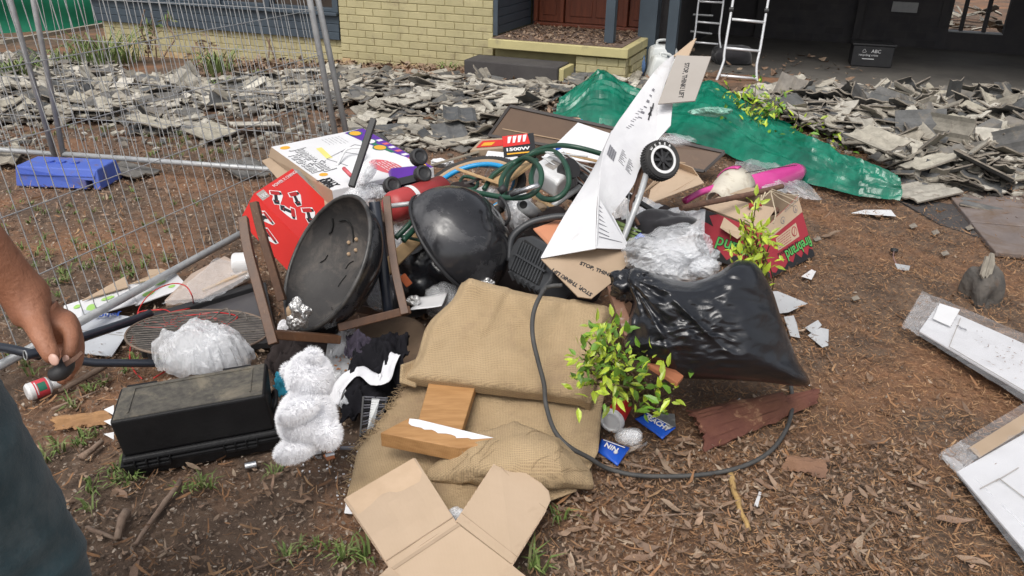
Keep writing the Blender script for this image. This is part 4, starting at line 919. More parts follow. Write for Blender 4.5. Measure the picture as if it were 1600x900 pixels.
# upper hessian wrapped cushion-like slab
ta = [P(622, 584, .20), P(925, 622, .17), P(962, 478, .33), P(718, 434, .42)]
nn = (ta[1] - ta[0]).cross(ta[3] - ta[0]).normalized()
if nn.z < 0: nn = -nn
def upfn(u, v):
    # wraps round the front edge: v<.12 front drop, rest top
    e = .5 + .5 * math.cos(PI * min(1, max(0, (v - .0) / .14)))       # 1 at the lip bottom
    vv = max(0, (v - .10) / .90)
    uu = u + .012 * math.sin(vv * 9) * (1 - u) * 2
    p = bil(ta, uu, vv)
    p = p - nn * .062 * e - V((0, .012 * e, 0))
    sag = .010 * noise.noise(V((uu * 3, vv * 3, 8))) + .010 * ridge((uu * 1.5 + vv * .5, vv * .5, 0), 3, 3) + .004 * noise.noise(V((uu * 14, vv * 9, 3)))
    sag += .012 * sstep(.70, .73, uu) * sstep(.2, .35, vv) - .010 * sstep(.30, .34, uu) * sstep(.3, .5, vv)
    sag += -.03 * sstep(.93, 1, u) - .04 * sstep(.07, 0, u) + .02 * math.exp(-((u - .05) ** 2 + (vv - 1) ** 2) * 60)
    edge = -.02 * sstep(.92, 1, vv)
    return p + nn * (sag + edge)
up_ = thing('hessian_slab', P(780, 600, .1), 'folded hessian wrapped over a flat board in the middle of the pile', 'hessian sheet')
obj('cloth', MB().grid(upfn, 70, 60), M_hess, up_, smooth=True, solid=.007)
obj('folded_corner', sheet([P(624, 598, .17), P(650, 606, .15), P(652, 560, .20), P(628, 570, .22)], 8, 8, amp=.006), M_hess, up_, smooth=True, solid=.01)
obj('board', MB().hexa([bil(ta, u, v) - nn * .06 for u, v in ((.05, .06), (.95, .06), (.95, .93), (.05, .93))], [bil(ta, u, v) - nn * .025 for u, v in ((.05, .06), (.95, .06), (.95, .93), (.05, .93))]), M_card_d, up_)
# rolled bundle of hessian in front
tt = thing('hessian_bundle', P(820, 760, 0), 'lumpy rolled hessian bundle in front of the folded slab', 'hessian bundle')
def rollfn(u, v):
    ax = [(668, 742, .05), (735, 716, .10), (800, 712, .115), (870, 722, .11), (925, 752, .055)]; rad = [.035, .085, .098, .085, .048]
    k = u * 4; i = min(3, int(k)); f = k - i; f = f * f * (3 - 2 * f) * .5 + f * .5
    a = [ax[i][j] * (1 - f) + ax[i + 1][j] * f for j in range(3)]; R_ = rad[i] * (1 - f) + rad[i + 1] * f
    c = P(*a); an = v * 2 * PI; k2 = 1 + .16 * noise.noise(V((u * 5, math.cos(an) * 1.5, math.sin(an) * 1.5))) + .05 * ridge((u * 2, math.cos(an), math.sin(an)), 3, 1)
    endk = math.sin(PI * min(1, max(0, u * .92 + .05))) ** .35
    return c + V((0.12 * math.cos(an), -1, 0)).normalized() * math.cos(an) * R_ * k2 * endk * 1.15 + V((0, 0, 1)) * math.sin(an) * R_ * k2 * endk * .82
obj('cloth', MB().grid(rollfn, 54, 40), M_hess, tt, smooth=True)
b = MB()
for i in range(14):
    u = rnd.uniform(.1, .9); v0 = rnd.uniform(.05, .3); b.tube(smooth_path([rollfn(u + j * .03 + rnd.uniform(-.02, .02), v0 + j * .03) + V((0, -.003, .004)) for j in range(4)], 4), .0009, 3, cap=False)
obj('loose_threads', b, M_hess, tt, kind='stuff')
# timbers
def block(name, bq, tq, m_, label, cat='timber offcut', bevel=.003): 
    t = thing(name, bq[0], label, cat); obj('wood', MB().hexa(bq, tq), m_, t, bevel=bevel); return t
a_ = [P(650, 668, .135), P(720, 678, .135), P(745, 596, .17), P(672, 590, .17)]
block('timber_offcut', [p - V((0, 0, .035)) for p in a_], a_, M_pine, 'orange pine board running under the folded hessian slab')
a_ = [P(594, 676, .165), P(716, 700, .165), P(795, 690, .175), P(640, 652, .18)]
t = block('timber_offcut', [p - V((0, -.002, .052)) for p in a_], a_, M_pine, 'thick pine block with flaking white paint along its top')
jag = [(.03 + i * .055, .62 + .20 * noise.noise(V((i * 1.7, 2, 0)))) for i in range(15)]
quad_poly(a_, [(.10, .99), (.0 + .02, .93)] + [(u_, v_ + .02) for u_, v_ in jag[1:]] + [(.86, .99)], .0012, M_whitep, t, 'white_paint')
# cable over the hessian
M_cable = mat('grey_black_cable', (.045, .045, .045), (.07, .068, .065), scale=20, rough=.7, bump=.2)
hz = lambda x, y: P(x, y, .40)
pts = [P(878, 446, .46), P(862, 447, .46), P(851, 452, .445), P(838, 475, .425), P(832, 500, .395), P(833, 530, .36), P(841, 565, .30), P(850, 600, .235), P(853, 632, .18), P(866, 672, .15), P(888, 697, .13), P(920, 715, .08), P(950, 732, .03)]
pts += [G(x, y, .024) for x, y in ((1000, 743), (1080, 743), (1150, 732), (1200, 708), (1228, 672), (1238, 635), (1236, 605), (1228, 575))]
tag(obj('cable', MB().tube(smooth_path(pts, 6), .0075, 8), M_cable, smooth=True), 'grey black cable looping from the folded hessian over the mulch to the black bag', 'cable')

# ---------------- black tool case
t = thing('tool_case', P(310, 740, 0), 'black plastic tool case lying upside down with a dusty top', 'tool case')
M_case = mat('black_case_plastic', (.008, .008, .009), (.014, .014, .015), scale=7, rough=.5, spec=.3, bump=.35, bscale=110)
M_case_d = mat('dusty_case_top', (.065, .06, .053), (.12, .11, .09), scale=40, rough=.85, bump=.5, bscale=110, dirt=(.22, .19, .14), dscale=7, damt=.35)
f0, f1 = P(196, 752, 0), P(447, 704, 0); ex = (f1 - f0).normalized(); ey = V((-ex.y, ex.x, 0)); L_ = (f1 - f0).length; D_ = .25; Ht = .20
_tb = [P(170, 660, Ht), P(414, 617, Ht), P(418, 566, Ht), P(188, 606, Ht)]; _bb = [f0, f1, f1 + ey * D_, f0 + ey * D_]
_bb = [p + V((0, 0, 0)) for p in _bb]
def cp_(a, d, z): return bil(_bb, a / L_, d / D_).lerp(bil(_tb, a / L_, d / D_), min(1.0, z / Ht)) + V((0, 0, max(0, z - Ht)))
def frus(z0, z1, i0, i1): return [cp_(i0, i0, z0), cp_(L_ - i0, i0, z0), cp_(L_ - i0, D_ - i0, z0), cp_(i0, D_ - i0, z0)], [cp_(i1, i1, z1), cp_(L_ - i1, i1, z1), cp_(L_ - i1, D_ - i1, z1), cp_(i1, D_ - i1, z1)]
obj('lid', MB().hexa(*frus(.0, .045, .014, .0)), M_case, t, bevel=.006, label='lid half resting on the soil')
obj('seam', MB().hexa(*frus(.0455, .052, -.003, -.003)), M_case, t, bevel=.002)
obj('body', MB().hexa(*frus(.0525, .072, .0, .004)).hexa(*frus(.072, Ht, .012, .0)), M_case, t, bevel=.009, bseg=3)
i1 = .004; obj('dusty_panel', MB().hexa([cp_(i1 + .004, i1 + .004, Ht - .004), cp_(L_ - i1 - .004, i1 + .004, Ht - .004), cp_(L_ - i1 - .004, D_ - i1 - .004, Ht - .004), cp_(i1 + .004, D_ - i1 - .004, Ht - .004)], [cp_(i1 + .006, i1 + .006, Ht + .003), cp_(L_ - i1 - .006, i1 + .006, Ht + .003), cp_(L_ - i1 - .006, D_ - i1 - .006, Ht + .003), cp_(i1 + .006, D_ - i1 - .006, Ht + .003)]), M_case_d, t, bevel=.002)
b = MB(); zz = Ht + .0045
A1, A2, A3, A4 = cp_(.05, .035, zz), cp_(L_ - .05, .035, zz), cp_(L_ - .05, D_ - .035, zz), cp_(.05, D_ - .035, zz)
for p, q in ((A4, A3), (A3, A2), (A1, A4)): b.beam(p, q, .006, .004)
obj('raised_rim', b, M_case_d, t, bevel=.001)
for grp in (.08, .63):
    for k in range(4):
        obj('latch_rib', MB().box(cp_(grp * L_ + k * .034, -.004, .048), (.004, .012, .028), ex, ey), M_case, t, bevel=.001)
    obj('latch', MB().box(cp_(grp * L_ + .05, -.0015, .036), (.10, .007, .012), ex, ey), M_case, t, bevel=.002)
for s_ in (.08, .72): obj('hinge', MB().box(cp_(L_ * s_ + .03, D_ - .004, Ht - .004), (.09, .012, .014), ex, ey), M_case, t, bevel=.002)
obj('side_handle', MB().tube(smooth_path([cp_(L_ - .01, .07, .10), cp_(L_ + .012, .08, .13), cp_(L_ + .012, D_ - .09, .13), cp_(L_ - .01, D_ - .08, .10)], 4), .007, 6), M_case, t, smooth=True)
for i, (y, a) in enumerate(((640, .05), (655, .0), (672, -.08))):
    tag(obj('paper_corner', MB().plate([P(162, y + i * 3, .12 - i * .04), P(178, y - 7 + i * 5, .13 - i * .04), P(178, y + 9 + i * 3, .11 - i * .04)], .001), M_card_w), ['top', 'middle', 'lowest'][i] + ' white paper corner poking out behind the left end of the tool case', 'paper')

# ---------------- teddy bear
t = thing('teddy_bear', P(480, 710, 0), 'white fluffy teddy bear sitting with its back turned beside the tool case', 'teddy bear')
M_fur = mat('white_plush', (.93, .93, .95), (.90, .90, .92), scale=12, rough=1.0, spec=.1)
def ell(px, py, zc, rx, ry, rz, tilt=0, sub=3):
    c = Z(px, py, zc); X = RT * math.cos(tilt) + UP * math.sin(tilt); Y = -RT * math.sin(tilt) + UP * math.cos(tilt)
    return blob(c, (rx, ry, rz), X, Y, -FW, sub=sub, amp=.05, seed=int(px)), c, X, Y
zc = 2.30; k = zc / F * .93
parts = {'body': (480, 655, zc, 46 * k, 50 * k, 42 * k, .1), 'head': (484, 590, zc + .02, 36 * k, 41 * k, 34 * k, .1), 'ear': (489, 558, zc - .01, 13 * k, 14 * k, 9 * k, .3), 'arm': (466, 643, zc - .07, 34 * k, 17 * k, 16 * k, .42),
         'leg': (462, 702, zc - .03, 34 * k, 18 * k, 18 * k, .35), 'foot': (513, 678, zc - .04, 19 * k, 24 * k, 20 * k, 0), 'ear.far': (452, 580, zc + .06, 11 * k, 12 * k, 9 * k, .3)}
fur = MB(); r = random.Random(5)
for nm, a in parts.items():
    bb, c, X, Y = ell(*a); obj(nm.split('.')[0], bb, M_fur, t, smooth=True)
    rad = (a[3], a[4], a[5]); n = int(15000 * (a[3] * a[4]) / (46 * k * 50 * k)) + 900
    for i in range(n):
        d = V((r.gauss(0, 1), r.gauss(0, 1), r.gauss(0, 1))).normalized()
        if d.z < -.35: continue
        p = c + X * d.x * rad[0] + Y * d.y * rad[1] - FW * d.z * rad[2]; nrm_ = (X * d.x / rad[0] + Y * d.y / rad[1] - FW * d.z / rad[2]).normalized()
        cl = V((noise.noise(p * 30), noise.noise(p * 30 + V((9, 0, 0))), noise.noise(p * 30 + V((0, 9, 0)))))
        dr = (nrm_ + V((0, 0, -.5)) + cl * .35 + V((r.gauss(0, .15), r.gauss(0, .15), r.gauss(0, .15)))).normalized(); s_ = dr.orthogonal().normalized() * .0008; h = r.uniform(.006, .014)
        fur.add([p - s_, p + s_, p + nrm_ * h * .5 + dr * h * .6], [(0, 1, 2)])
obj('fur', fur, M_fur, t, kind='stuff', norm=False)
tagq = P(492, 702, .02); obj('care_label', MB().plate([tagq, tagq + V((.018, 0, -.005)), tagq + V((.022, -.01, -.03)), tagq + V((.006, -.01, -.03))], .001), M_card_w, t)

# ---------------- kettle barbecue bowl
bc = Z(509, 409, 2.95); BR = .262
n0 = cv(-.66, .32, .62)
def bowl_prof(R_, D_, t_=.004):
    pr = []
    for i in range(15):
        a = PI / 2 * i / 14; pr.append((max(.0005, (R_ - t_) * math.sin(a)), -(D_ - t_) * math.cos(a)))
    inner = pr; outer = [(max(.0005, R_ * math.sin(PI / 2 * i / 14)), -D_ * math.cos(PI / 2 * i / 14)) for i in range(15)][::-1]
    return inner, outer
t = thing('barbecue_bowl', P(540, 520, 0), 'open kettle barbecue bowl tipped on its side showing the sooty inside', 'barbecue bowl')
inn, out = bowl_prof(BR, .17)
obj('inner_shell', MB().lathe(inn, bc, n0, 64), M_ash, t, smooth=True, norm=False)
obj('outer_shell', MB().lathe([(r_ * 1.006, h) for r_, h in out], bc, n0, 64), M_enamel, t, smooth=True, norm=False)
ring = [bc + (n0.orthogonal().normalized() * math.cos(a) + n0.cross(n0.orthogonal().normalized()) * math.sin(a)) * (BR + .002) for a in [2 * PI * i / 64 for i in range(64)]]
obj('rim', MB().tube(ring, .008, 8, closed=True), mat('worn_black_rim', (.03, .03, .03), (.10, .095, .09), scale=20, rough=.45, metal=.3), t, smooth=True)
bx = RT - n0 * RT.dot(n0); bx.normalize(); by = n0.cross(bx)
def inb(u, v, lift=.004):
    lift += .010       # a point on the inside of the bowl
    rr = math.hypot(u, v); a = math.asin(min(1, rr / BR)); return bc + bx * u + by * v * 1 - n0 * (.17 - lift) * math.cos(a)
M_blk = flat('burnt_black', (.008, .008, .008), rough=.8)
def onbowl(x, y, lift=.004):     # where the sight line through x, y meets the inside of the bowl
    d = ray(x, y).normalized(); o_ = CAM - bc; R1, D1 = BR - .004, .166
    dv = V((d.dot(bx) / R1, d.dot(by) / R1, d.dot(n0) / D1)); ov = V((o_.dot(bx) / R1, o_.dot(by) / R1, o_.dot(n0) / D1))
    a_, b_, c_ = dv.dot(dv), 2 * ov.dot(dv), ov.dot(ov) - 1; q_ = max(0, b_ * b_ - 4 * a_ * c_); return CAM + d * ((-b_ + math.sqrt(q_)) / (2 * a_) - lift)
for pts in ([(519, 341), (520, 352), (517, 363)], [(530, 345), (541, 344), (549, 353), (552, 366), (552, 378)], [(514, 365), (519, 360)]):
    obj('air_slot', MB().tube(smooth_path([onbowl(x, y) for x, y in pts], 5), .0036, 6), M_blk, t)
for (x, y) in ((545, 379), (557, 374), (545, 397), (556, 391)): obj('rivet', blob(onbowl(x, y, .003), (.0085, .0085, .0085), sub=2), M_tan_rub, t, smooth=True)
for pts in ([(500, 410), (507, 406), (512, 398)], [(540, 420), (545, 412), (552, 408)], [(528, 448), (533, 440), (541, 430)]):
    obj('soot_flake', MB().tube(smooth_path([onbowl(x, y) for x, y in pts], 4), .0022, 4), M_blk, t)
r = random.Random(8); b = MB()
for i in range(120):
    a = r.gauss(0, .7); rr = r.uniform(.3, .99); u, v = (r.gauss(-.03, .05), -.19 + r.gauss(0, .04)) if i < 70 else (.1 + r.gauss(0, .04), -.05 + r.gauss(0, .06))
    if math.hypot(u, v) > .25: continue
    c = inb(u, v, .008); s_ = r.uniform(.002, .007); b.box(c, (s_, s_ * .8, s_ * .7), cv(r.gauss(0, 1), 1, 0), cv(1, 0, r.gauss(0, 1)))
obj('charcoal_crumbs', b, M_ash, t, kind='stuff')
fo = Z(466, 492, 2.80)
tag(obj('foil_ball', blob(fo, (.038, .03, .05), sub=4, amp=.3, seed=3, facet=.35, fsc=24), M_foil), 'crumpled foil parcel in the lip of the tipped barbecue bowl', 'foil')
tag(obj('corn_stub', blob(fo + RT * -.028 + UP * .01, (.014, .02, .03), sub=3, amp=.12, seed=6), M_tan_rub), 'tan food stub sticking out of the foil in the barbecue bowl', 'food scrap')

# ---------------- kettle barbecue lid (dome)
lc = Z(706, 384, 3.18); LR = .238
ax_ = cv(-.72, -.50, -.30)
t = thing('barbecue_dome', P(740, 470, .1), 'glossy black domed kettle barbecue lid standing on its rim behind the hessian', 'barbecue lid')
pr = [(max(.0005, LR * math.sin(PI / 2 * i / 18) ** .9), -.225 * math.cos(PI / 2 * i / 18)) for i in range(19)]
obj('dome', MB().lathe(pr, lc, ax_, 64), M_enamel, t, smooth=True, norm=False, solid=.004)
e1 = ax_.orthogonal().normalized(); e2 = ax_.cross(e1)
obj('rim', MB().tube([lc + (e1 * math.cos(a) + e2 * math.sin(a)) * (LR + .003) for a in [2 * PI * i / 64 for i in range(64)]], .007, 8, closed=True), M_blackp, t, smooth=True)
hp = lc - ax_ * .222
hx = cv(.3, .9, 0); obj('lid_handle', MB().tube(smooth_path([Z(790, 352, 3.02), Z(796, 338, 2.99), Z(790, 318, 3.0), Z(781, 308, 3.03)], 4), .006, 8), M_blackp, t, smooth=True)
obj('handle_grip', MB().tube([Z(780, 300, 3.05), Z(790, 292, 3.05)], .016, 8), M_blackp, t, smooth=True)
obj('lid_tube', MB().tube([Z(798, 304, 3.1), Z(842, 289, 3.05)], .011, 10), M_chrome, t, smooth=True, label='short bright tube sticking out beside the handle')
# handle bar through from the left: grey rod
tag(obj('grey_rod', MB().tube([Z(610, 322, 3.1), Z(658, 316, 3.12)], .010, 8), M_steel, smooth=True), 'grey steel rod end pointing left from the barbecue lid rim', 'rod')

# ---------------- upturned chair
t = thing('wooden_chair', P(520, 520, 0), 'brown wooden chair lying upside down round the barbecue bowl with legs in the air', 'chair')
def bar(p, q, w_, d_, nm='leg', m_=M_brownwood, **k): return obj(nm, MB().beam(p, q, w_, d_, ref=FW, **k), m_, t, bevel=.003)
def cleg(pts, w_, nm='leg'):
    return obj(nm, MB().tube(smooth_path([Z(*p) for p in pts], 4), w_ * .62, 4), M_brownwood, t, bevel=.002)
cleg([(380, 340, 2.76), (388, 390, 2.73), (404, 450, 2.70), (428, 538, 2.66)], .036)
cleg([(397, 316, 3.0), (408, 360, 3.0), (423, 410, 3.0), (441, 470, 3.0)], .034)
cleg([(604, 308, 3.02), (609, 360, 2.99), (617, 420, 2.95), (633, 492, 2.90)], .034)
bar(Z(425, 522, 2.68), Z(528, 530, 2.84), .03, .05, 'seat_rail'); bar(Z(528, 512, 2.86), Z(640, 484, 2.93), .03, .055, 'seat_rail'); bar(Z(600, 490, 3.12), Z(500, 470, 3.3), .03, .05, 'seat_rail')
# round plywood seat disc lying below
sc_ = P(604, 536, .06)
tag(obj('round_seat_board', MB().lathe([(.0005, .0), (.15, 0), (.165, -.006), (.165, -.016), (.0005, -.018)], sc_, V((-.12, -.28, 1)), 48), mat('dirty_plywood', (.23, .16, .105), (.17, .11, .07), scale=4, rough=.85, bump=.4, dirt=(.10, .07, .05), dscale=6, damt=.3), smooth=False, bevel=.003), 'round dirty plywood board lying under the crumpled jersey', 'board')
# dark tubes poking up
tag(obj('black_pipe', MB().tube([Z(585, 315, 2.92), Z(596, 400, 2.95), Z(608, 492, 2.98)], .021, 14), M_darkmetal, smooth=True, bevel=.002), 'round black pipe standing up right of the barbecue bowl', 'pipe')
tag(obj('black_bar', MB().beam(Z(584, 186, 3.3), Z(549, 292, 3.25), .026, .026, ref=FW), M_blackp, bevel=.003), 'square black bar leaning over the white carton', 'bar')
# plank right of the legs
tag(obj('plank', MB().beam(Z(590, 432, 3.15), Z(684, 340, 3.3), .055, .022, ref=FW), M_pine_l, bevel=.003), 'pine plank slanting behind the brown chair leg towards the hose', 'plank')

# ---------------- red power tool carton
t = thing('tool_carton', P(450, 430, .0), 'red power tool carton with tool pictures standing behind the barbecue bowl', 'carton')
ft = [Z(470, 265, 3.42), Z(520, 330, 3.30), Z(436, 446, 3.12), Z(402, 305, 3.28)]
A_, B_, C_ = Z(397, 303, 3.36), Z(457, 264, 3.62), Z(535, 340, 3.52); D2 = A_ + C_ - B_
obj('front_panel', MB().plate([A_, B_, C_, D2], .004), M_red, t)
E_ = Z(375, 345, 3.42)
sidq = [A_, D2, D2 + E_ - A_, E_]; obj('side_panel', MB().plate(sidq, .004), M_red, t)
obj('back_panel', MB().plate([B_ + V((.04, .25, -.1)), C_ + V((.04, .25, -.1)), C_, B_], .004), M_card_g, t)
obj('end_panel', MB().plate([E_, A_, B_, B_ + V((.04, .25, -.1))], .004), M_red, t)
fq = [A_, B_, C_, D2]
M_toolred = flat('tool_red', (.42, .02, .02), rough=.4); M_wht = flat('print_white', (.72, .72, .72), rough=.5)
r = random.Random(2)
def tool(q, cu, cv_, s_, rot):
    def T(pts, m_, lift): quad_poly(q, [(cu + (x * math.cos(rot) - y * math.sin(rot)) * s_, cv_ + (x * math.sin(rot) + y * math.cos(rot)) * s_) for x, y in pts], lift, m_, t, 'tool_picture')
    T([(-.75, -.5), (.55, -.55), (.62, .0), (.3, .55), (-.1, 1.15), (-.7, 1.15), (-.75, .6), (-.5, .1), (-.85, 0)], M_wht, .0026)
    T([(-.68, -.42), (.3, -.46), (.3, -.02), (-.68, 0)], M_toolred, .0032); T([(.3, -.4), (.55, -.35), (.55, -.1), (.3, -.05)], M_ink, .0033)
    T([(-.35, 0), (.0, 0), (-.12, .62), (-.5, .62)], M_ink, .0034); T([(-.68, .62), (.0, .62), (-.1, 1.08), (-.64, 1.08)], M_ink, .0036); T([(-.4, .72), (-.12, .72), (-.15, .8), (-.4, .8)], M_toolred, .004)
for (cu, c_, s_, rt_) in ((.32, .20, .15, .6), (.25, .52, .15, 2.4), (.60, .36, .15, .3), (.55, .66, .16, .5)): tool(fq, cu, c_, s_, rt_)
for (cu, c_, s_, rt_) in ((.35, .25, .17, .3), (.5, .62, .2, .4)): tool(sidq, cu, c_, s_, rt_)
quad_poly(fq, [(.5, .85), (.98, .85), (.98, .99), (.5, .99)], .0022, M_ink, t); quad_text('OZITO', fq, .52, .97, .046, M_wht, t, du=(1, 0), dv=(0, -1), lift=.005, bold=.0015, sx=.9)
quad_poly(fq, [(.05, .9), (.45, .9), (.45, .97), (.05, .97)], .0024, M_card_g, t)
quad_poly(fq, [(.02, .02), (.2, .02), (.2, .15), (.02, .15)], .0022, M_card_g, t); quad_text('18V', fq, .04, .13, .03, M_wht, t, du=(1, 0), dv=(0, -1), lift=.004)
quad_text('POWER X CHANGE', fq, .40, .09, .022, M_wht, t, du=(1, 0), dv=(0, -1), lift=.004)

# ---------------- white baby-bouncer carton
t = thing('printed_carton', P(540, 300, 0), 'large white printed carton with a red oval lying on top of the pile at left', 'carton')
wq = [Z(424, 230, 3.95), Z(519, 298, 3.45), Z(677, 262, 3.62)]; wq.append(wq[0] + wq[2] - wq[1])
obj('top_panel', MB().plate(wq, .004), M_card_w, t)
nrm_ = (wq[1] - wq[0]).cross(wq[3] - wq[0]).normalized()
if nrm_.z < 0: nrm_ = -nrm_
dn = -nrm_ * .07 - UP * .01
obj('side_panel', MB().plate([wq[1], wq[2], wq[2] + dn, wq[1] + dn], .004), M_card_w, t)
obj('open_flap', MB().plate([wq[0], wq[1], wq[1] + dn * 1.0, wq[0] + dn * .6 + RT * -.02], .004), M_card_d, t)
obj('lower_flap', MB().plate([wq[0] + dn * .6, wq[1] + dn * 1.0, wq[1] + dn * 1.4 - RT * .10 - UP * .02, wq[0] + dn * .9 - RT * .06], .004), M_card_d, t)
obj('bottom_panel', MB().plate([p + dn for p in wq], .004), M_card_d, t)
M_or = flat('oval_red', (.62, .12, .14), rough=.5); M_yo = flat('yellow_orange_print', (.75, .38, .03), rough=.5); M_gr = flat('green_dark_print', (.02, .16, .10), rough=.5)
quad_poly(wq, circ(.82, .66, .17, .11, rot=.2), .003, M_or, t, 'red_oval'); 
para(wq, .72, .62, .92, .74, 5, M_card_w, t, h=.008, seed=6, lift=.0042)
quad_poly(wq, circ(.08, .10, .035, .05), .003, M_yo, t); quad_poly(wq, circ(.72, .10, .03, .04), .003, M_yo, t); quad_poly(wq, circ(.93, .93, .035, .05), .003, M_yo, t)
quad_poly(wq, [(.02, .78), (.35, .82), (.72, .93), (1, .97), (1, 1), (0, 1)], .0028, M_purple, t); quad_poly(wq, [(.3, .83), (.6, .88), (.6, .92), (.3, .88)], .0034, M_gr, t)
for i in range(7): quad_poly(wq, [(.3 + i * .09, .93), (.34 + i * .09, .935), (.34 + i * .09, .99), (.3 + i * .09, .985)], .0036, M_or if i % 2 else M_card_w, t)
for cu in (.08, .30, .46): quad_poly(wq, circ(cu, .86, .06, .07), .0038, M_gr, t); quad_poly(wq, circ(cu, .86, .05, .055), .0042, M_wht if cu == .3 else M_yo, t)
for (a, c, b_, d) in ((.30, .70, .46, .30), (.46, .30, .66, .38), (.30, .70, .40, .78), (.52, .62, .62, .55), (.38, .50, .52, .62)):
    p0, p1 = bil(wq, a, c) + nrm_ * .003, bil(wq, b_, d) + nrm_ * .003; obj('stand_picture', MB().beam(p0, p1, .004, .0006, ref=nrm_), M_grey_ink, t)
quad_text('JOLLY', wq, .80, .05, .040, M_ink, t, bold=.002, lift=.004); quad_text('JUMPER', wq, .80, .0, .034, M_ink, t, bold=.002, lift=.004)
quad_text('Jumper-Stand', wq, .16, .14, .085, M_grey_ink, t, lift=.004, bold=.0025, sx=.8); quad_text('Porta-Stand', wq, .26, .03, .075, M_grey_ink, t, lift=.004, bold=.0025, sx=.8)
quad_text('Jumper-Stand', wq, .16, .142, .085, M_wht, t, lift=.0052, sx=.8); quad_text('Porta-Stand', wq, .26, .032, .075, M_wht, t, lift=.0052, sx=.8)
quad_poly(wq, [(.22, .34), (.46, .30), (.46, .36), (.22, .40)], .0032, flat('pale_yellow_print', (.75, .66, .2)), t)
para(wq, .06, .50, .24, .68, 6, M_grey_ink, t, h=.006, seed=3)
obj('carry_handle', MB().tube(smooth_path([bil(wq, .62, .30) + nrm_ * .004, bil(wq, .50, .50) + nrm_ * .04, bil(wq, .58, .62) + nrm_ * .04, bil(wq, .70, .44) + nrm_ * .006], 5), .006, 6), M_white_pl, t, smooth=True)
obj('handle_end', MB().tube([Z(537, 263, 3.48), Z(549, 275, 3.44)], .009, 8), M_or, t, smooth=True)
# ================================================================ PILE, CENTRE AND RIGHT
def ringpts(c, n_, r_, k=64):
    e1 = V(n_).orthogonal().normalized(); e2 = V(n_).cross(e1); return [c + (e1 * math.cos(a) + e2 * math.sin(a)) * r_ for a in [2 * PI * i / k for i in range(k)]]
# ---- bicycle wheels with cyan rims
def bike(c, n_, R_, label, rot=0):
    n_ = V(n_).normalized(); t = thing('bicycle_wheel', c, label, 'bicycle wheel')
    obj('tyre', MB().tube(ringpts(c, n_, R_), .021, 10, closed=True), M_tyre, t, smooth=True)
    e1 = n_.orthogonal().normalized(); e2 = n_.cross(e1); b = MB()
    for i in range(90):
        a = 2 * PI * i / 90; d = e1 * math.cos(a) + e2 * math.sin(a); tg = n_.cross(d)
        for s_ in (-1, 0, 1): b.box(c + d * (R_ + .019 - .006 * abs(s_)) + n_ * s_ * .011 + tg * .004 * s_, (.009, .009, .006), tg, n_, d)
    obj('tread', b, M_tyre, t, kind='stuff')
    obj('sidewall', MB().tube(ringpts(c, n_, R_ - .016), .0175, 8, closed=True), M_tan_rub, t, smooth=True)
    obj('rim', MB().tube(ringpts(c, n_, R_ - .033), .0125, 8, closed=True, flat_=1), M_cyan, t, smooth=True)
    obj('hub', MB().tube([c - n_ * .035, c + n_ * .035], .016, 12), M_chrome, t, smooth=True)
    for i in range(20):
        a = 2 * PI * i / 20; d = e1 * math.cos(a) + e2 * math.sin(a); d2 = e1 * math.cos(a + .5 * (-1) ** i) + e2 * math.sin(a + .5 * (-1) ** i)
        obj('spoke', MB().tube([c + n_ * .02 * (-1) ** i + d2 * .014, c + d * (R_ - .04)], .001, 4), M_chrome, t)
    obj('reflector', MB().box(c - e1 * R_ * .45 + e2 * R_ * .5, (.025, .012, .012), e1, e2, n_), flat('yellow_reflector', (.7, .6, .02)), t, bevel=.002)
bike(Z(738, 296, 3.72), cv(-.22, .72, .64), .235, 'small bicycle wheel with cyan rim and tan sidewall lying behind the barbecue lid')
bike(P(903, 200, .10), V((0, -.1, 1)), .20, 'second cyan rimmed bicycle wheel half hidden behind the brown board')
# ---- brown board (table top underside)
t = thing('brown_board', P(950, 240, 0), 'long dark brown framed board leaning across the back of the pile', 'board')
q = [Z(770, 206, 4.45), Z(1120, 262, 4.20), Z(1128, 240, 4.30), Z(796, 168, 4.62)]
q2 = [Z(762, 208, 4.44), Z(1050, 262, 4.15), Z(1132, 238, 4.28), Z(796, 166, 4.64)]
M_bb = mat('brown_hardboard', (.125, .075, .045), (.10, .06, .037), scale=5, rough=.6, bump=.2, dirt=(.20, .14, .10), dscale=5, damt=.15); M_bbf = mat('dark_edge_strip', (.035, .03, .028), (.05, .042, .04), rough=.6)
qa = [P(764, 212, .16), P(1100, 268, .08), P(1132, 238, .20)]; qa.append(qa[0] + (P(797, 166, .36) - qa[0]))
obj('panel', MB().plate(qa, .012), M_bb, t)
for i in range(4): obj('edge_strip', MB().beam(qa[i], qa[(i + 1) % 4], .02, .03, ref=FW), M_bbf, t, bevel=.002)
nb = (qa[1] - qa[0]).cross(qa[3] - qa[0]).normalized(); nb = nb if nb.dot(CAM - qa[0]) > 0 else -nb
obj('groove', MB().beam(bil(qa, .04, .28) + nb * .008, bil(qa, .9, .22) + nb * .008, .006, .003, ref=nb), M_tan_rub, t)
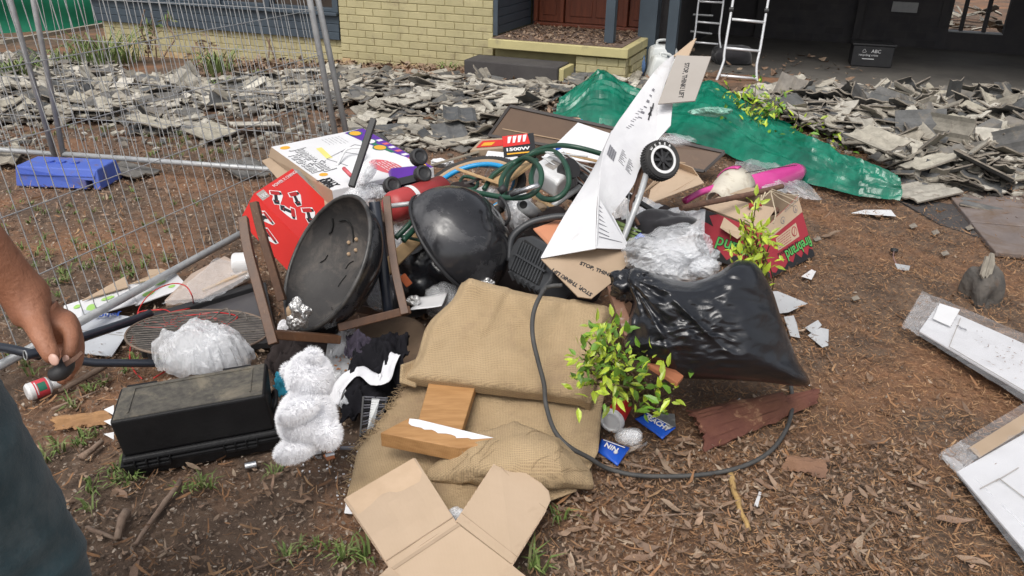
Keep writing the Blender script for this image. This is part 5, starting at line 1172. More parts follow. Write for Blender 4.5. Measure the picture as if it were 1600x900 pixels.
# ---- white sheet on the board, printed boxes
wh = [P(848, 246, .25), P(960, 258, .26), P(962, 212, .36), P(903, 192, .38)]
t = thing('white_board', wh[0], 'clean white card sheet leaning against the brown board', 'card sheet'); obj('sheet', MB().plate(wh, .006), M_card_w, t)
quad_poly(wh, circ(.10, .30, .05, .09, 12), .005, M_bluep, t)
t = thing('heater_carton', Z(780, 235, 4.1), 'crushed red and black printed carton with power rating behind the cyan wheel', 'carton')
hq = [Z(788, 252, 3.95), Z(838, 248, 3.95), Z(834, 214, 4.1), Z(785, 220, 4.1)]
obj('front', MB().plate(hq, .05), M_ink, t); quad_poly(hq, [(0, .45), (.85, .5), (.8, .99), (0, .99)], .027, M_red, t)
for i in range(4): quad_poly(hq, [(.15 + i * .16, .6), (.22 + i * .16, .6), (.3 + i * .16, .92), (.18 + i * .16, .92)], .029, M_card_w, t)
quad_text('1500W', hq, .06, .22, .040, M_wht, t, lift=.029, bold=.0015); quad_poly(hq, [(.1, .06), (.8, .08), (.8, .14), (.1, .13)], .028, M_yo, t)
hq2 = [Z(735, 240, 4.1), Z(790, 236, 4.1), Z(812, 218, 4.25), Z(752, 222, 4.25)]
obj('side', MB().plate(hq2, .03), M_card_d, t); quad_poly(hq2, [(.1, .2), (.9, .2), (.9, .8), (.1, .8)], .018, M_red, t); quad_poly(hq2, [(.2, .3), (.5, .3), (.5, .6), (.2, .6)], .019, M_yo, t)
tag(obj('white_tray', MB().hexa([Z(752, 262, 3.9), Z(800, 268, 3.8), Z(812, 246, 4.0), Z(762, 240, 4.0)], [Z(753, 256, 3.88), Z(800, 261, 3.78), Z(812, 240, 3.98), Z(762, 235, 3.98)]), M_card_w, bevel=.004), 'flat white lid in front of the red and black carton', 'lid')
# ---- timber slats in the middle
def slat(a, c, w_, label, m_=M_pine_l, d_=.012): return tag(obj('timber_batten', MB().beam(Z(*a), Z(*c), w_, d_, ref=UP), m_, bevel=.002), label, 'timber slat')
slat((882, 240, 3.9), (942, 254, 3.7), .028, 'pale slat lying across the white card sheet by the tall carton')
slat((715, 264, 3.62), (790, 290, 3.5), .030, 'short pine slat lying over the cyan wheel')
slat((832, 306, 3.35), (884, 334, 3.25), .022, 'thin pine slat right of the barbecue lid handle')
slat((640, 268, 3.9), (745, 238, 4.1), .05, 'grey weathered slat behind the cyan wheel', mat('grey_slat', (.30, .26, .20), (.22, .19, .15), rough=.9))
slat((560, 296, 3.5), (600, 290, 3.5), .04, 'dark grey slat end behind the printed carton', M_blackp)
tag(obj('mdf_offcut', MB().plate([Z(752, 284, 3.62), Z(785, 292, 3.5), Z(832, 258, 3.62), Z(818, 250, 3.75)], .012), M_pine_l, bevel=.002), 'light brown wooden offcut between the cyan wheel and the white heater', 'board offcut')
# ---- white fan heater
t = thing('heater', Z(865, 300, 3.5), 'white plastic fan heater lying on its back among the green hose', 'heater')
fb = [Z(822, 285, 3.55), Z(868, 314, 3.30), Z(905, 292, 3.45), Z(870, 262, 3.7)]; ft_ = [Z(828, 258, 3.45), Z(872, 284, 3.2), Z(906, 258, 3.4), Z(862, 238, 3.6)]
obj('body', MB().hexa(fb, ft_), M_white_pl, t, bevel=.022, bseg=4, smooth=False)
fq2 = [fb[1], fb[2], ft_[2], ft_[1]]
for i in range(7): quad_poly(fq2, [(.4 + i * .08, .15), (.43 + i * .08, .15), (.43 + i * .08, .8), (.4 + i * .08, .8)], .0025, M_grey_ink, t, 'vent_slot')
tq2 = ft_
quad_poly(tq2, [(.3, .3), (.6, .3), (.6, .7), (.3, .7)], .0025, M_card_g, t, 'rating_label'); para(tq2, .33, .36, .58, .64, 4, M_grey_ink, t, h=.02, lift=.004)
obj('dark_knob', MB().lathe([(.0005, 0), (.045, 0), (.04, -.05), (.0005, -.05)], Z(893, 262, 3.3), cv(.5, .3, .8), 20), M_blackp, t, smooth=False)
# ---- green hose loops
def hose(pts, label, r_=.0115, m_=M_hose): return tag(obj('garden_hose', MB().tube(smooth_path([Z(*p) for p in pts], 8), r_, 8), m_, smooth=True), label, 'hose')
hose([(785, 305, 3.2), (784, 280, 3.3), (800, 258, 3.45), (822, 247, 3.4), (842, 260, 3.2), (845, 285, 3.12), (828, 305, 3.1), (795, 309, 3.15), (740, 300, 3.25), (706, 293, 3.35)], 'dark green hose making the front loop between wheel and heater')
hose([(788, 302, 3.36), (798, 270, 3.5), (830, 240, 3.6), (865, 228, 3.55), (900, 230, 3.5), (945, 242, 3.5), (990, 256, 3.5)], 'dark green hose arching over the white heater to the tall carton')
hose([(756, 296, 3.55), (775, 270, 3.6), (820, 246, 3.62), (862, 236, 3.48), (884, 258, 3.25), (888, 290, 3.18), (870, 310, 3.15), (845, 308, 3.2), (830, 282, 3.3), (838, 250, 3.4)], 'dark green hose circling the front corner of the white heater')
hose([(618, 372, 3.10), (640, 350, 3.12), (660, 328, 3.18), (652, 352, 3.14), (630, 376, 3.08)], 'short bend of green hose left of the barbecue lid')
hose([(622, 368, 3.2), (668, 378, 3.14), (690, 382, 3.2)], 'thin dark green hose tail below the barbecue lid', .007)
hose([(716, 290, 3.6), (725, 276, 3.7), (745, 282, 3.65), (742, 294, 3.6), (720, 296, 3.58)], 'small green hose coil inside the cyan wheel', .008)
# ---- bundle of thin metal rods and dark bits behind
r = random.Random(4)
t = thing('tent_rods', Z(930, 262, 3.6), 'bundle of thin rusty metal rods right of the white heater', 'metal rods')
for i in range(9): obj('rod', MB().tube([Z(845 + r.uniform(0, 40), 236 + r.uniform(0, 14), 3.4 + r.uniform(0, .1)), Z(925 + r.uniform(-10, 10), 250 + i * 6 + r.uniform(-6, 6), 3.35 + r.uniform(0, .1))], .0038, 5), M_rust if i % 2 else M_steel, t)
def lump(x, y, z, rad, m_, label, cat, name, seed=1, amp=.25, ramp_=.12, sub=4, facet=0, tilt=0, **k):
    X = RT * math.cos(tilt) + UP * math.sin(tilt); Y = -RT * math.sin(tilt) + UP * math.cos(tilt)
    if m_ in (M_film, M_film_w): return tag(obj(name, filmbag(Z(x, y, z), rad[0] * 1.15, rad[1] * 1.25, rad[2] * 1.2, seed, 4, X, Y, -FW, 44, 14), m_), label, cat)
    return tag(obj(name, blob(Z(x, y, z), rad, X, Y, -FW, sub=sub, amp=amp, seed=seed, ramp_=ramp_, facet=facet, **k), m_, smooth=not facet), label, cat)
lump(905, 290, 3.5, (.07, .07, .06), M_cloth_black, 'dark cloth bundle wedged between the heater and the tall carton', 'cloth', 'cloth_bundle', 3)
lump(812, 330, 3.35, (.05, .07, .05), M_film_w, 'cloudy bag round a pipe end right of the barbecue lid', 'plastic bag', 'plastic_bag', 21, facet=.35)
t = thing('metal_fitting', Z(820, 322, 3.2), 'grey metal fitting with a round opening beside the barbecue lid', 'pipe fitting')
obj('body', MB().tube([Z(818, 320, 3.15), Z(842, 340, 3.35)], .028, 14), M_steel, t, smooth=True); obj('bore', MB().tube([Z(817.6, 319.6, 3.146), Z(818, 320, 3.15)], .016, 14), M_blk, t)
tag(obj('steel_tube', MB().tube([Z(858, 326, 3.3), Z(906, 292, 3.4)], .013, 10), M_steel, smooth=True), 'bright steel tube lying below the white heater', 'tube')
tag(obj('steel_tube', MB().tube([Z(838, 348, 3.25), Z(880, 322, 3.3)], .010, 10), M_rust, smooth=True), 'rusty tube between the slat and the orange panel', 'tube')
lump(868, 338, 3.25, (.06, .03, .03), M_fabric_g, 'grey rag wedged between the slat and the orange panel', 'rag', 'rag', 101)
lump(800, 312, 3.5, (.05, .04, .05), M_cloth_black, 'dark wad of cloth under the front hose loop', 'cloth', 'cloth_bundle', 102)
lump(855, 322, 3.5, (.05, .035, .04), M_card_d, 'crushed brown paper below the white heater', 'paper', 'crushed_paper', 103, facet=.2)
lump(690, 255, 4.1, (.05, .02, .03), M_card_w, 'crumpled white paper behind the cyan rimmed wheel', 'paper', 'crushed_paper', 104, facet=.25)
lump(725, 300, 3.62, (.07, .05, .04), M_fabric_g, 'dark rag seen through the spokes of the cyan rimmed wheel', 'rag', 'rag', 105)
lump(762, 302, 3.6, (.05, .03, .03), M_film_w, 'small clear bag in the spokes of the cyan rimmed wheel', 'plastic bag', 'plastic_bag', 106)
slat((700, 296, 3.6), (760, 276, 3.6), .016, 'thin dark batten lying inside the cyan wheel', M_bbf)
slat((900, 345, 3.2), (960, 322, 3.3), .02, 'dark batten end right of the orange panel', M_blackp)
# ---- purple toy with black wheels
t = thing('toy_vehicle', Z(645, 275, 3.6), 'purple plastic toy lying upside down with black wheels in the air', 'toy')
obj('body', MB().hexa([Z(606, 305, 3.5), Z(668, 300, 3.45), Z(662, 262, 3.6), Z(604, 268, 3.65)], [Z(612, 298, 3.42), Z(660, 294, 3.38), Z(655, 258, 3.5), Z(610, 262, 3.55)]), M_purple, t, bevel=.012, bseg=3)
obj('belly', MB().hexa([Z(606, 296, 3.44), Z(664, 282, 3.40), Z(660, 270, 3.46), Z(606, 282, 3.5)], [Z(608, 294, 3.37), Z(662, 280, 3.33), Z(658, 270, 3.4), Z(608, 282, 3.44)]), M_blackp, t, bevel=.006)
for (x, y) in ((612, 290), (660, 272), (654, 246)):
    c = Z(x, y, 3.34); n_ = cv(.45, .15, .85)
    w_ = obj('wheel', MB().lathe([(.0005, .014), (.018, .016), (.026, .022), (.034, .020), (.037, .012), (.037, -.012), (.03, -.016), (.0005, -.016)], c, n_, 24), M_blackp, t, smooth=False)
    obj('wheel_cap', MB().lathe([(.0005, .024), (.010, .022), (.012, .014)], c, n_, 14), M_grey_ink, w_, norm=False) if False else None
lump(590, 300, 3.5, (.045, .03, .03), M_film_w, 'clear bag scrunched beside the purple toy', 'plastic bag', 'plastic_bag', 31, facet=.3)
lump(556, 316, 3.4, (.07, .05, .04), M_film_w, 'white plastic bag draped over the corner of the printed carton', 'plastic bag', 'plastic_bag', 32, facet=.22, tilt=.6)
lump(574, 272, 3.45, (.05, .025, .03), M_film_w, 'wisp of white plastic bag standing by the black bar', 'plastic bag', 'plastic_bag', 33, facet=.35, tilt=1.0)
lump(640, 378, 3.3, (.06, .07, .05), M_film_w, 'white plastic behind the brown chair leg', 'plastic bag', 'plastic_bag', 34, facet=.25)
lump(700, 470, 3.15, (.07, .06, .05), M_film, 'crumpled clear bag tucked behind the folded hessian', 'plastic bag', 'plastic_bag', 35, facet=.3)
lump(757, 442, 3.05, (.03, .02, .02), M_foil, 'scrap of foil behind the folded hessian', 'foil', 'foil_scrap', 36, facet=.3)
# ---- red cylinder
t = thing('gas_cylinder', Z(645, 318, 3.3), 'red cylinder with a white and yellow label lying behind the barbecue lid', 'cylinder')
c0, c1 = Z(614, 324, 3.22), Z(690, 298, 3.42); ax2 = (c1 - c0).normalized(); L3 = (c1 - c0).length
M_redg = mat('dusty_red_paint', (.42, .05, .05), (.34, .04, .04), scale=6, rough=.45, dirt=(.3, .16, .13), dscale=8, damt=.2)
obj('body', MB().lathe([(.0005, -.03), (.03, -.028), (.055, -.012), (.065, .01), (.065, L3), (.0005, L3)], c0, ax2, 36), M_redg, t, smooth=True)
obj('label_band', MB().lathe([(.0662, .085), (.0662, .108)], c0, ax2, 36), M_wht, t, smooth=True, norm=False)
obj('label', MB().lathe([(.0664, .115), (.0664, .19)], c0, ax2, 24, ref=-FW, arc=(.2, 2.2)), M_wht, t, smooth=True, norm=False)
obj('label', MB().lathe([(.0664, .192), (.0664, .24)], c0, ax2, 24, ref=-FW, arc=(.2, 2.2)), M_yo, t, smooth=True, norm=False, label='yellow part of the label')
# ---- black bin bag in the hollow and dark filling of the pile
lump(690, 425, 3.35, (.15, .12, .12), M_bagblk, 'black rubbish bag stuffed in the hollow under the barbecue lid', 'rubbish bag', 'rubbish_bag', 41, amp=.2, ramp_=.2, rsc=10)
lump(640, 460, 3.5, (.14, .10, .10), M_cloth_black, 'dark blue black clothes behind the brown chair leg', 'cloth', 'cloth_bundle', 42, amp=.2)
tag(obj('orange_strap', MB().beam(Z(628, 430, 3.2), Z(640, 446, 3.2), .03, .01, ref=FW), flat('orange_fabric', (.6, .14, .04)), bevel=.003), 'orange fabric strap right of the brown chair leg', 'strap')
tag(obj('red_strap', MB().beam(Z(683, 415, 3.18), Z(697, 417, 3.18), .008, .006, ref=FW), M_redg), 'small red strip on the black bag under the barbecue lid', 'strap')
tag(obj('grey_bag', blob(Z(590, 462, 3.1), (.05, .06, .05), sub=4, amp=.2, seed=12, facet=.2), M_film), 'clear bag bulging behind the barbecue bowl near the chair rail', 'plastic bag')
tag(obj('paper_sheet', sheet([Z(640, 482, 2.98), Z(690, 476, 2.98), Z(700, 455, 3.1), Z(655, 462, 3.1)], 10, 8, amp=.02, seed=4), M_card_w, solid=.002, smooth=True), 'white paper sheet between the chair leg and the folded hessian', 'paper')
lump(645, 470, 3.02, (.022, .018, .018), M_foil, 'small crushed silver can by the chair leg', 'can', 'crushed_can', 44, facet=.2)
# dark filler blobs, added so the gaps under the top layer read as shade
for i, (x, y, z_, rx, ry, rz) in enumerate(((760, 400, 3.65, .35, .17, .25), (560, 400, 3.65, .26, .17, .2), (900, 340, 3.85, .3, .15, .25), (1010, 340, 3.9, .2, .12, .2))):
    c = Z(x, y, z_); tag(obj('dark_filler', blob(V((c.x, c.y, .06)), (rx, rz, .20), sub=4, amp=.3, seed=50 + i, ramp_=.15), M_fabric_g, smooth=True), ['dark filler added for shaded gaps under the barbecue lid', 'dark filler added for shaded gaps behind the barbecue bowl', 'dark filler added for shaded gaps under the white heater', 'dark filler added for shaded gaps behind the tall white carton'][i], 'dark filler')
# ---- black appliance with slotted vent and orange panel
t = thing('vented_appliance', Z(830, 420, 3.0), 'black appliance with a slotted vent and salmon orange panel left of the tall carton', 'appliance')
bq = [Z(790, 420, 3.10), Z(852, 455, 2.92), Z(876, 392, 2.95), Z(812, 358, 3.12)]
nq = (bq[1] - bq[0]).cross(bq[3] - bq[0]).normalized(); nq = nq if nq.dot(CAM - bq[0]) > 0 else -nq
outl = [(.02, .05), (.3, -.12), (.9, -.1), (1.02, .3), (1.0, .85), (.85, 1.02), (.3, 1.0), (.03, .8), (-.08, .45)]
b = MB(); op = [bil(bq, u, v) for u, v in outl]; n = len(op); b.add([p + nq * .0 for p in op] + [p - nq * .10 - (p - bil(bq, .5, .5)) * -.25 for p in op], [tuple(range(n)), tuple(range(2 * n - 1, n - 1, -1))] + [(i, i + n, (i + 1) % n + n, (i + 1) % n) for i in range(n)])
M_app = mat('charcoal_appliance', (.03, .032, .036), (.045, .047, .05), scale=8, rough=.45, bump=.15); obj('housing', b, M_app, t, bevel=.008)
obj('vent_recess', MB().plate([bil(bq, u, v) + nq * .0015 for u, v in ((.12, .04), (.84, .04), (.84, .76), (.20, .84))], .003), M_blk, t)
for i in range(11):
    u = .14 + i * .066; v0, v1 = .05, .78
    obj('vent_slat', MB().beam(bil(bq, u, v0) + nq * .006, bil(bq, u + .03, v1) + nq * .006, .0075, .010, ref=nq), M_app, t)
obj('centre_bar', MB().beam(bil(bq, .1, .42) + nq * .011, bil(bq, .9, .40) + nq * .011, .008, .008, ref=nq), M_app, t)
for i in range(7): obj('vent_slat', MB().beam(Z(796 + i * 9, 424 + i * 5.5, 3.04 - i * .02), Z(802 + i * 9, 437 + i * 5.5, 3.06 - i * .02), .010, .01, ref=FW), M_app, t)
obj('screw_hole', MB().tube([bil(bq, .12, .93) - nq * .01, bil(bq, .12, .93) + nq * .0015], .005, 10), M_blk, t)
obj('curved_bezel', MB().tube(smooth_path([Z(795, 408, 3.12), Z(800, 372, 3.12), Z(825, 350, 3.12), (Z(860, 340, 3.12)), Z(885, 338, 3.12)], 6), .014, 8), M_app, t, smooth=True)
obj('orange_panel', MB().plate([Z(833, 358, 3.10), Z(856, 382, 3.0), Z(885, 380, 3.05), Z(893, 336, 3.2)], .004), mat('salmon_panel', (.62, .27, .15), (.58, .25, .14), rough=.5), t)
# ---- tall white carton STOP, THINK! LIFT
t = thing('tall_carton', Z(930, 440, 3.0), 'tall white flat carton with lifting warnings standing open on the pile', 'carton')
foldp = [(930, 389, 2.84), (934, 306, 2.98), (943, 241, 3.10), (957, 204, 3.18), (983, 166, 3.27), (1025, 109, 3.40), (1052, 86, 3.46)]
leftp = [(845, 403, 2.90), (884, 334, 3.02), (915, 285, 3.10), (936, 247, 3.15), (955, 206, 3.20)]
rightp = [(955, 336, 3.02), (988, 292, 3.10), (1000, 262, 3.16), (1026, 220, 3.24), (1029, 164, 3.33), (1054, 88, 3.47)]
def rs(pl, n_):
    sp = smooth_path([Z(*p) for p in pl], 10); L = len(sp) - 1; return [sp[min(L, int(L * i / n_))].lerp(sp[min(L, int(L * i / n_) + 1)], (L * i / n_) % 1) for i in range(n_ + 1)]
nn2 = 40; A1_, B1_ = rs(foldp[:4], nn2), rs(leftp, nn2)
M_cw2 = mat('creased_white_card', (.66, .66, .67), (.58, .58, .60), scale=5, rough=.55, bump=.5, bscale=14, dirt=(.45, .43, .40), dscale=7, damt=.1)
def grain(p, k=1.0): return FW * (.006 * noise.noise(p * 7) + .002 * noise.noise(p * 25)) * k
b = MB(); b.grid(lambda u, v: (lambda p: p + grain(p))(B1_[round(v * nn2)].lerp(A1_[round(v * nn2)], u)), 10, nn2); obj('left_face', b, M_cw2, t, solid=.004)
A2_, B2_ = rs(foldp[1:], nn2), rs(rightp, nn2)
b = MB(); b.grid(lambda u, v: (lambda p: p + grain(p))(A2_[round(v * nn2)].lerp(B2_[round(v * nn2)], u)), 10, nn2); obj('printed_face', b, M_cw2, t, solid=.004)
def onr(u, v):
    k = v * nn2; i = min(nn2 - 1, int(k)); f = k - i; return A2_[i].lerp(A2_[i + 1], f).lerp(B2_[i].lerp(B2_[i + 1], f), u) - FW * .007
lf = [Z(931, 388, 2.838), Z(985, 390, 2.93), Z(956, 335, 3.018), Z(935, 306, 2.975)]; obj('lower_face', MB().plate(lf, .004), M_cw2, t)
for (p, q) in ((lf[0], lf[3]), (Z(846, 403, 2.89), lf[0])): obj('worn_edge', MB().tube([p - FW * .002, q - FW * .002], .0022, 5), M_card_w, t)
pm = plane3(Z(1028, 163, 3.26), Z(1086, 158, 3.20), Z(1058, 90, 3.42))
fl = [pm(1028, 163), pm(1086, 158), pm(1111, 89), pm(1057, 87)]
obj('side_flap', MB().plate(fl, .005), M_card_g, t)
text('STOP, THINK! LIFT', pm(1070, 99), pm(1060, 152) - pm(1070, 99), pm(1090, 99) - pm(1070, 99), .028, M_ink, t, lift=.004, nrm=-FW, bold=.0006)
obj('top_flap', MB().plate([Z(1052, 88, 3.46), Z(1076, 88, 3.42), Z(1088, 60, 3.55), Z(1080, 65, 3.58)], .005), M_card, t)
obj('middle_flap', MB().plate([Z(1028, 163, 3.33), Z(1051, 161, 3.30), Z(1048, 196, 3.24), Z(1026, 221, 3.235)], .004), M_cw2, t)
pb = plane3(Z(845, 404, 2.895), Z(985, 392, 2.925), Z(924, 467, 2.80))
obj('bottom_flap', MB().plate([pb(846, 406), pb(880, 401), pb(931, 390), pb(985, 392), pb(986, 406), pb(958, 440), pb(924, 467), pb(903, 464)], .005), M_card_d, t)
0 and obj('tape', MB().plate([pb(931, 391) - FW * .006, pb(985, 393) - FW * .006, pb(986, 404) - FW * .006, pb(972, 421) - FW * .006, pb(948, 402) - FW * .006], .001), M_film_w, t)
for k_, (q0, q1, sgn) in enumerate((((905, 413), (962, 436), 1), ((926, 459), (864, 419), -1))):
    text('STOP, THINK! LIFT', pb(*q0), pb(*q1) - pb(*q0), (pb(q0[0] + 5, q0[1] - 10) - pb(*q0)) * sgn, .0215 if k_ else .0215, M_ink, t, lift=.0045, nrm=-FW, bold=.0008)
obj('flap_edge', MB().tube([pb(846, 406) - FW * .003, pb(931, 390) - FW * .003], .002, 5), M_card, t)
def onl(u, v): return bil(lf, u, v) - FW * .004
for i in range(8):
    v = .82 - i * .085; u0 = .06 + .02 * (i % 2); obj('small_print', MB().beam(onl(u0, v), onl(min(.9, u0 + .5 + .25 * math.sin(i * 2)), v - .05), .0026, .0006, ref=FW), M_grey_ink, t)
for i in range(10):
    obj('barcode_bar', MB().beam(onr(.10 + i * .022, .22), onr(.10 + i * .022, .30), .0016 + .0022 * (i % 3 == 0), .0006, ref=FW), M_grey_ink, t)
for k_ in range(2):
    for i in range(9): obj('small_print', MB().beam(onr(.42 + k_ * .24, .26 + i * .013), onr(.60 + k_ * .24 - .05 * (i % 3), .265 + i * .013), .0018, .0006, ref=FW), M_grey_ink, t)
for i in range(9): obj('small_print', MB().beam(onr(.22 + .02 * (i % 3), .50 + i * .017), onr(.30 + .02 * (i % 3), .51 + i * .017), .0022, .0006, ref=FW), M_grey_ink, t)
for i in range(6): obj('handling_mark', MB().beam(onr(.32, .60 + i * .03), onr(.42, .612 + i * .03), .010 * (.5 + .5 * (i % 2)), .0006, ref=FW), M_grey_ink, t)
b = MB()
for (a, c_) in (((.55, .66), (.62, .70)), ((.58, .68), (.60, .64)), ((.54, .70), (.63, .67)), ((.62, .705), (.60, .73))): b.beam(onr(*a), onr(*c_), .006, .0006, ref=FW)
obj('lifting_symbol', b, M_ink, t)
# ---- barbecue wheel on steel leg
t = thing('barbecue_axle', Z(1030, 252, 3.2), 'black barbecue wheel with a white lettered ring on a bent steel leg', 'wheel')
c = Z(1032, 251, 3.12); n_ = cv(.35, .10, .90); R_ = .076
obj('tyre', MB().lathe([(R_ * .80, .020), (R_ * .9, .024), (R_ * .98, .020), (R_, .012), (R_, -.020), (R_ * .96, -.03), (R_ * .5, -.034), (.0005, -.034)], c, n_, 40), M_tyre, t, smooth=False, norm=False)
b = MB(); e1 = n_.orthogonal().normalized(); e2 = n_.cross(e1)
for i in range(44):
    a = 2 * PI * i / 44; d = e1 * math.cos(a) + e2 * math.sin(a); b.box(c + d * (R_ + .001) - n_ * .004, (.005, .034, .005), n_.cross(d), n_, d)
obj('tread', b, M_tyre, t, kind='stuff')
obj('black_face', MB().lathe([(R_ * .60, .0225), (R_ * .74, .0225)], c, n_, 40), M_wht, t, norm=False, label='white ring')
obj('dark_ring', MB().lathe([(R_ * .56, .0212), (R_ * .60, .0222), (R_ * .745, .0222), (R_ * .98, .0215)], c, n_, 40), M_tyre, t, norm=False)
obj('hub_dish', MB().lathe([(.0005, .004), (R_ * .2, .004), (R_ * .52, .008), (R_ * .56, .021)], c, n_, 40), M_blackp, t, norm=False)
for i in range(8):
    a = 2 * PI * i / 8; d = e1 * math.cos(a) + e2 * math.sin(a); obj('spoke', MB().beam(c + n_ * .014, c + n_ * .014 + d * R_ * .54, .009, .010, ref=n_), M_blackp, t)
obj('hub_cap', MB().lathe([(.0005, .024), (.012, .022), (.014, .010)], c, n_, 16), M_blackp, t, norm=False)
upv = (UP - n_ * UP.dot(n_)).normalized(); rtv = upv.cross(n_)
for i, ch in enumerate('WEBER'):
    a = math.radians(44 - i * 20 + 8); d = upv * math.cos(a) + (-rtv) * math.sin(a); 
    text(ch, c + n_ * .0235 + d * R_ * .79 - upv * .002, n_.cross(d) * -1, d, .0145, M_wht, t, lift=.0, align='CENTER', bold=.0004)
obj('steel_leg', MB().tube(smooth_path([Z(1010, 272, 3.12), Z(1000, 305, 3.08), Z(985, 345, 3.05), Z(972, 378, 3.02)], 5), .0125, 10), M_steel, t, smooth=True)
obj('axle_rod', MB().tube(smooth_path([Z(1003, 252, 3.2), Z(998, 275, 3.18), Z(992, 300, 3.15), Z(985, 325, 3.12), Z(998, 352, 3.1)], 5), .0075, 8), M_rust, t, smooth=True)
obj('thin_rod', MB().tube([Z(984, 285, 3.15), Z(978, 362, 3.05)], .003, 5), M_steel, t)
obj('dark_tube', MB().tube([Z(972, 300, 3.3), Z(1030, 335, 3.3)], .012, 8), M_blackp, t)
# ---- cardboard, paper, white plastic right of the tall carton
t = thing('small_carton', Z(1050, 300, 3.5), 'opened brown carton with its flaps up right of the barbecue wheel', 'carton')
flq = [Z(1012, 318, 4.35), Z(1058, 296, 4.40), Z(1092, 276, 4.55), Z(1060, 262, 4.70), Z(1018, 290, 4.55)]
obj('bottom', MB().plate([flq[0], flq[1], flq[2], flq[3], flq[4]], .004), M_card, t)
obj('flap', MB().plate([Z(1010, 320, 4.33), Z(1062, 300, 4.35), Z(1100, 286, 4.47), Z(1092, 276, 4.55), Z(1012, 312, 4.39)], .004), M_card, t)
obj('flap', MB().plate([Z(1060, 262, 4.70), Z(1092, 276, 4.55), Z(1082, 262, 4.55), Z(1056, 252, 4.65)], .004), M_card, t)
obj('flap', MB().plate([Z(1006, 300, 4.45), Z(1018, 290, 4.55), Z(1060, 262, 4.70), Z(1040, 262, 4.60)], .004), M_card_d, t)
tag(obj('white_wrap', sheet([Z(990, 360, 3.75), Z(1100, 372, 3.70), Z(1102, 330, 3.90), Z(1005, 310, 4.00)], 30, 20, amp=.05, sc=9, seed=3, fine=.008), M_film_w, solid=.002), 'white plastic wrapping spread below the barbecue wheel', 'plastic wrap')
tag(obj('white_wrap', sheet([Z(960, 345, 3.90), Z(1010, 350, 3.80), Z(1000, 300, 4.00), Z(950, 290, 4.00)], 20, 16, amp=.05, sc=9, seed=5, fine=.008), M_film_w, solid=.002), 'white wrapping bunched behind the tall carton fold', 'plastic wrap')
tag(obj('black_garment', blob(Z(1040, 352, 3.22), (.11, .055, .07), RT, UP, -FW, sub=4, amp=.25, seed=15, ramp_=.08), M_cloth_black, smooth=True), 'black garment folded beside the clear bag', 'garment')
t = thing('green_strap_leaf', Z(985, 372, 3.1), 'long green flat leaves poking out right of the tall carton', 'plant')
for i in range(5): obj('leaf', MB().beam(Z(960 + i * 3, 346 + i * 7, 3.1), Z(1002 + i * 2, 362 + i * 7, 3.05), .016, .002, ref=FW, w2=.006), M_grass, t)
tag(obj('blue_wrapper', blob(Z(1000, 372, 3.03), (.02, .015, .015), sub=3, amp=.3, seed=3), M_bluep), 'small shiny blue wrapper at the edge of the clear bag', 'wrapper')
# ---- big black bag
t = thing('rubbish_bag', P(1110, 600, .0), 'big shiny black rubbish bag bulging on the right of the pile with a pointed corner', 'rubbish bag')
def bagmesh():
    b = MB(); nu, nv = 150, 90
    outl = [(975, 545), (980, 505), (988, 470), (978, 440), (990, 418), (1030, 430), (1075, 440), (1118, 428), (1150, 408), (1180, 412), (1205, 450), (1222, 500), (1245, 560), (1264, 602), (1190, 597), (1120, 593), (1060, 590), (1015, 575)]
    n = len(outl); cx, cy = 1105, 515; zc = 2.62; sp = smooth_path([V((x, y, 0)) for x, y in outl], 10, closed=True); m_ = len(sp)
    def fn(u, v):
        k = u * m_; i = int(k) % m_; f = k - int(k); e = sp[i].lerp(sp[(i + 1) % m_], f)          # v: 0 front pole, 1 back pole
        rr = 1 - abs(1 - 2 * v); th = math.asin(min(1, rr ** 1.39)); th = PI - th if v > .5 else th; x, y = cx + (e.x - cx) * rr, cy + (e.y - cy) * rr; dep = math.cos(th)
        a = math.atan2((y - cy) * 1.2, x - cx); rad = math.hypot(x - cx, y - cy) / 150
        w_ = .020 * noise.noise(V((x / 70, y / 55, dep * 1.5)))
        # creases fan out from the neck at the upper left
        dx, dy = x - 985, y - 435; ang = math.atan2(dy, dx); dist = math.hypot(dx, dy) / 280
        fan = ridge((ang * 3.2 + .4 * noise.noise(V((dist * 2, ang, 0))), dist * .9, dep), 1.5, 2) * .026 * math.exp(-dist * 1.0)
        cr = .013 * ridge((x / 60, y / 22, dep * 2), 1.0, 6) * sstep(1190, 1010, x) + .006 * ridge((x / 30, y / 12, dep), 1.0, 9) + .0035 * ridge((x / 14 + .2 * y / 14, y / 7, dep), 1.0, 5) * sstep(1230, 1050, x)
        zz = zc - dep * .185 + (1 if dep < 0 else -1) * (w_ + fan + cr)
        return Z(x, y, zz)
    b.grid(fn, nu, nv); return b
obj('bag', bagmesh(), M_bagblk, t, smooth=True, norm=True)
neck = smooth_path([Z(985, 470, 2.55), Z(965, 452, 2.6), Z(962, 430, 2.68), Z(985, 420, 2.75), Z(1005, 436, 2.7)], 6)
obj('tied_neck', blob(Z(985, 446, 2.62), (.055, .045, .05), RT, UP, -FW, sub=4, amp=.3, seed=23, ramp_=.3, rsc=12), M_bagblk, t, smooth=True)
obj('bag_ear', blob(Z(1012, 392, 2.86), (.06, .04, .05), RT, UP, -FW, sub=4, amp=.3, seed=24, ramp_=.3, rsc=12), M_bagblk, t, smooth=True)
t = thing('clear_bag', Z(1055, 400, 2.8), 'cloudy clear plastic bag knotted on top of the big black bag', 'plastic bag')
obj('bag', filmbag(Z(1052, 405, 2.86), .155, .10, .13, 61, 6, RT, UP, -FW, 90, 30), M_film_w, t)
obj('rolled_edge', filmbag(Z(1098, 418, 2.72), .05, .035, .04, 62, 3, RT, UP, -FW, 40, 12), M_film_w, t)
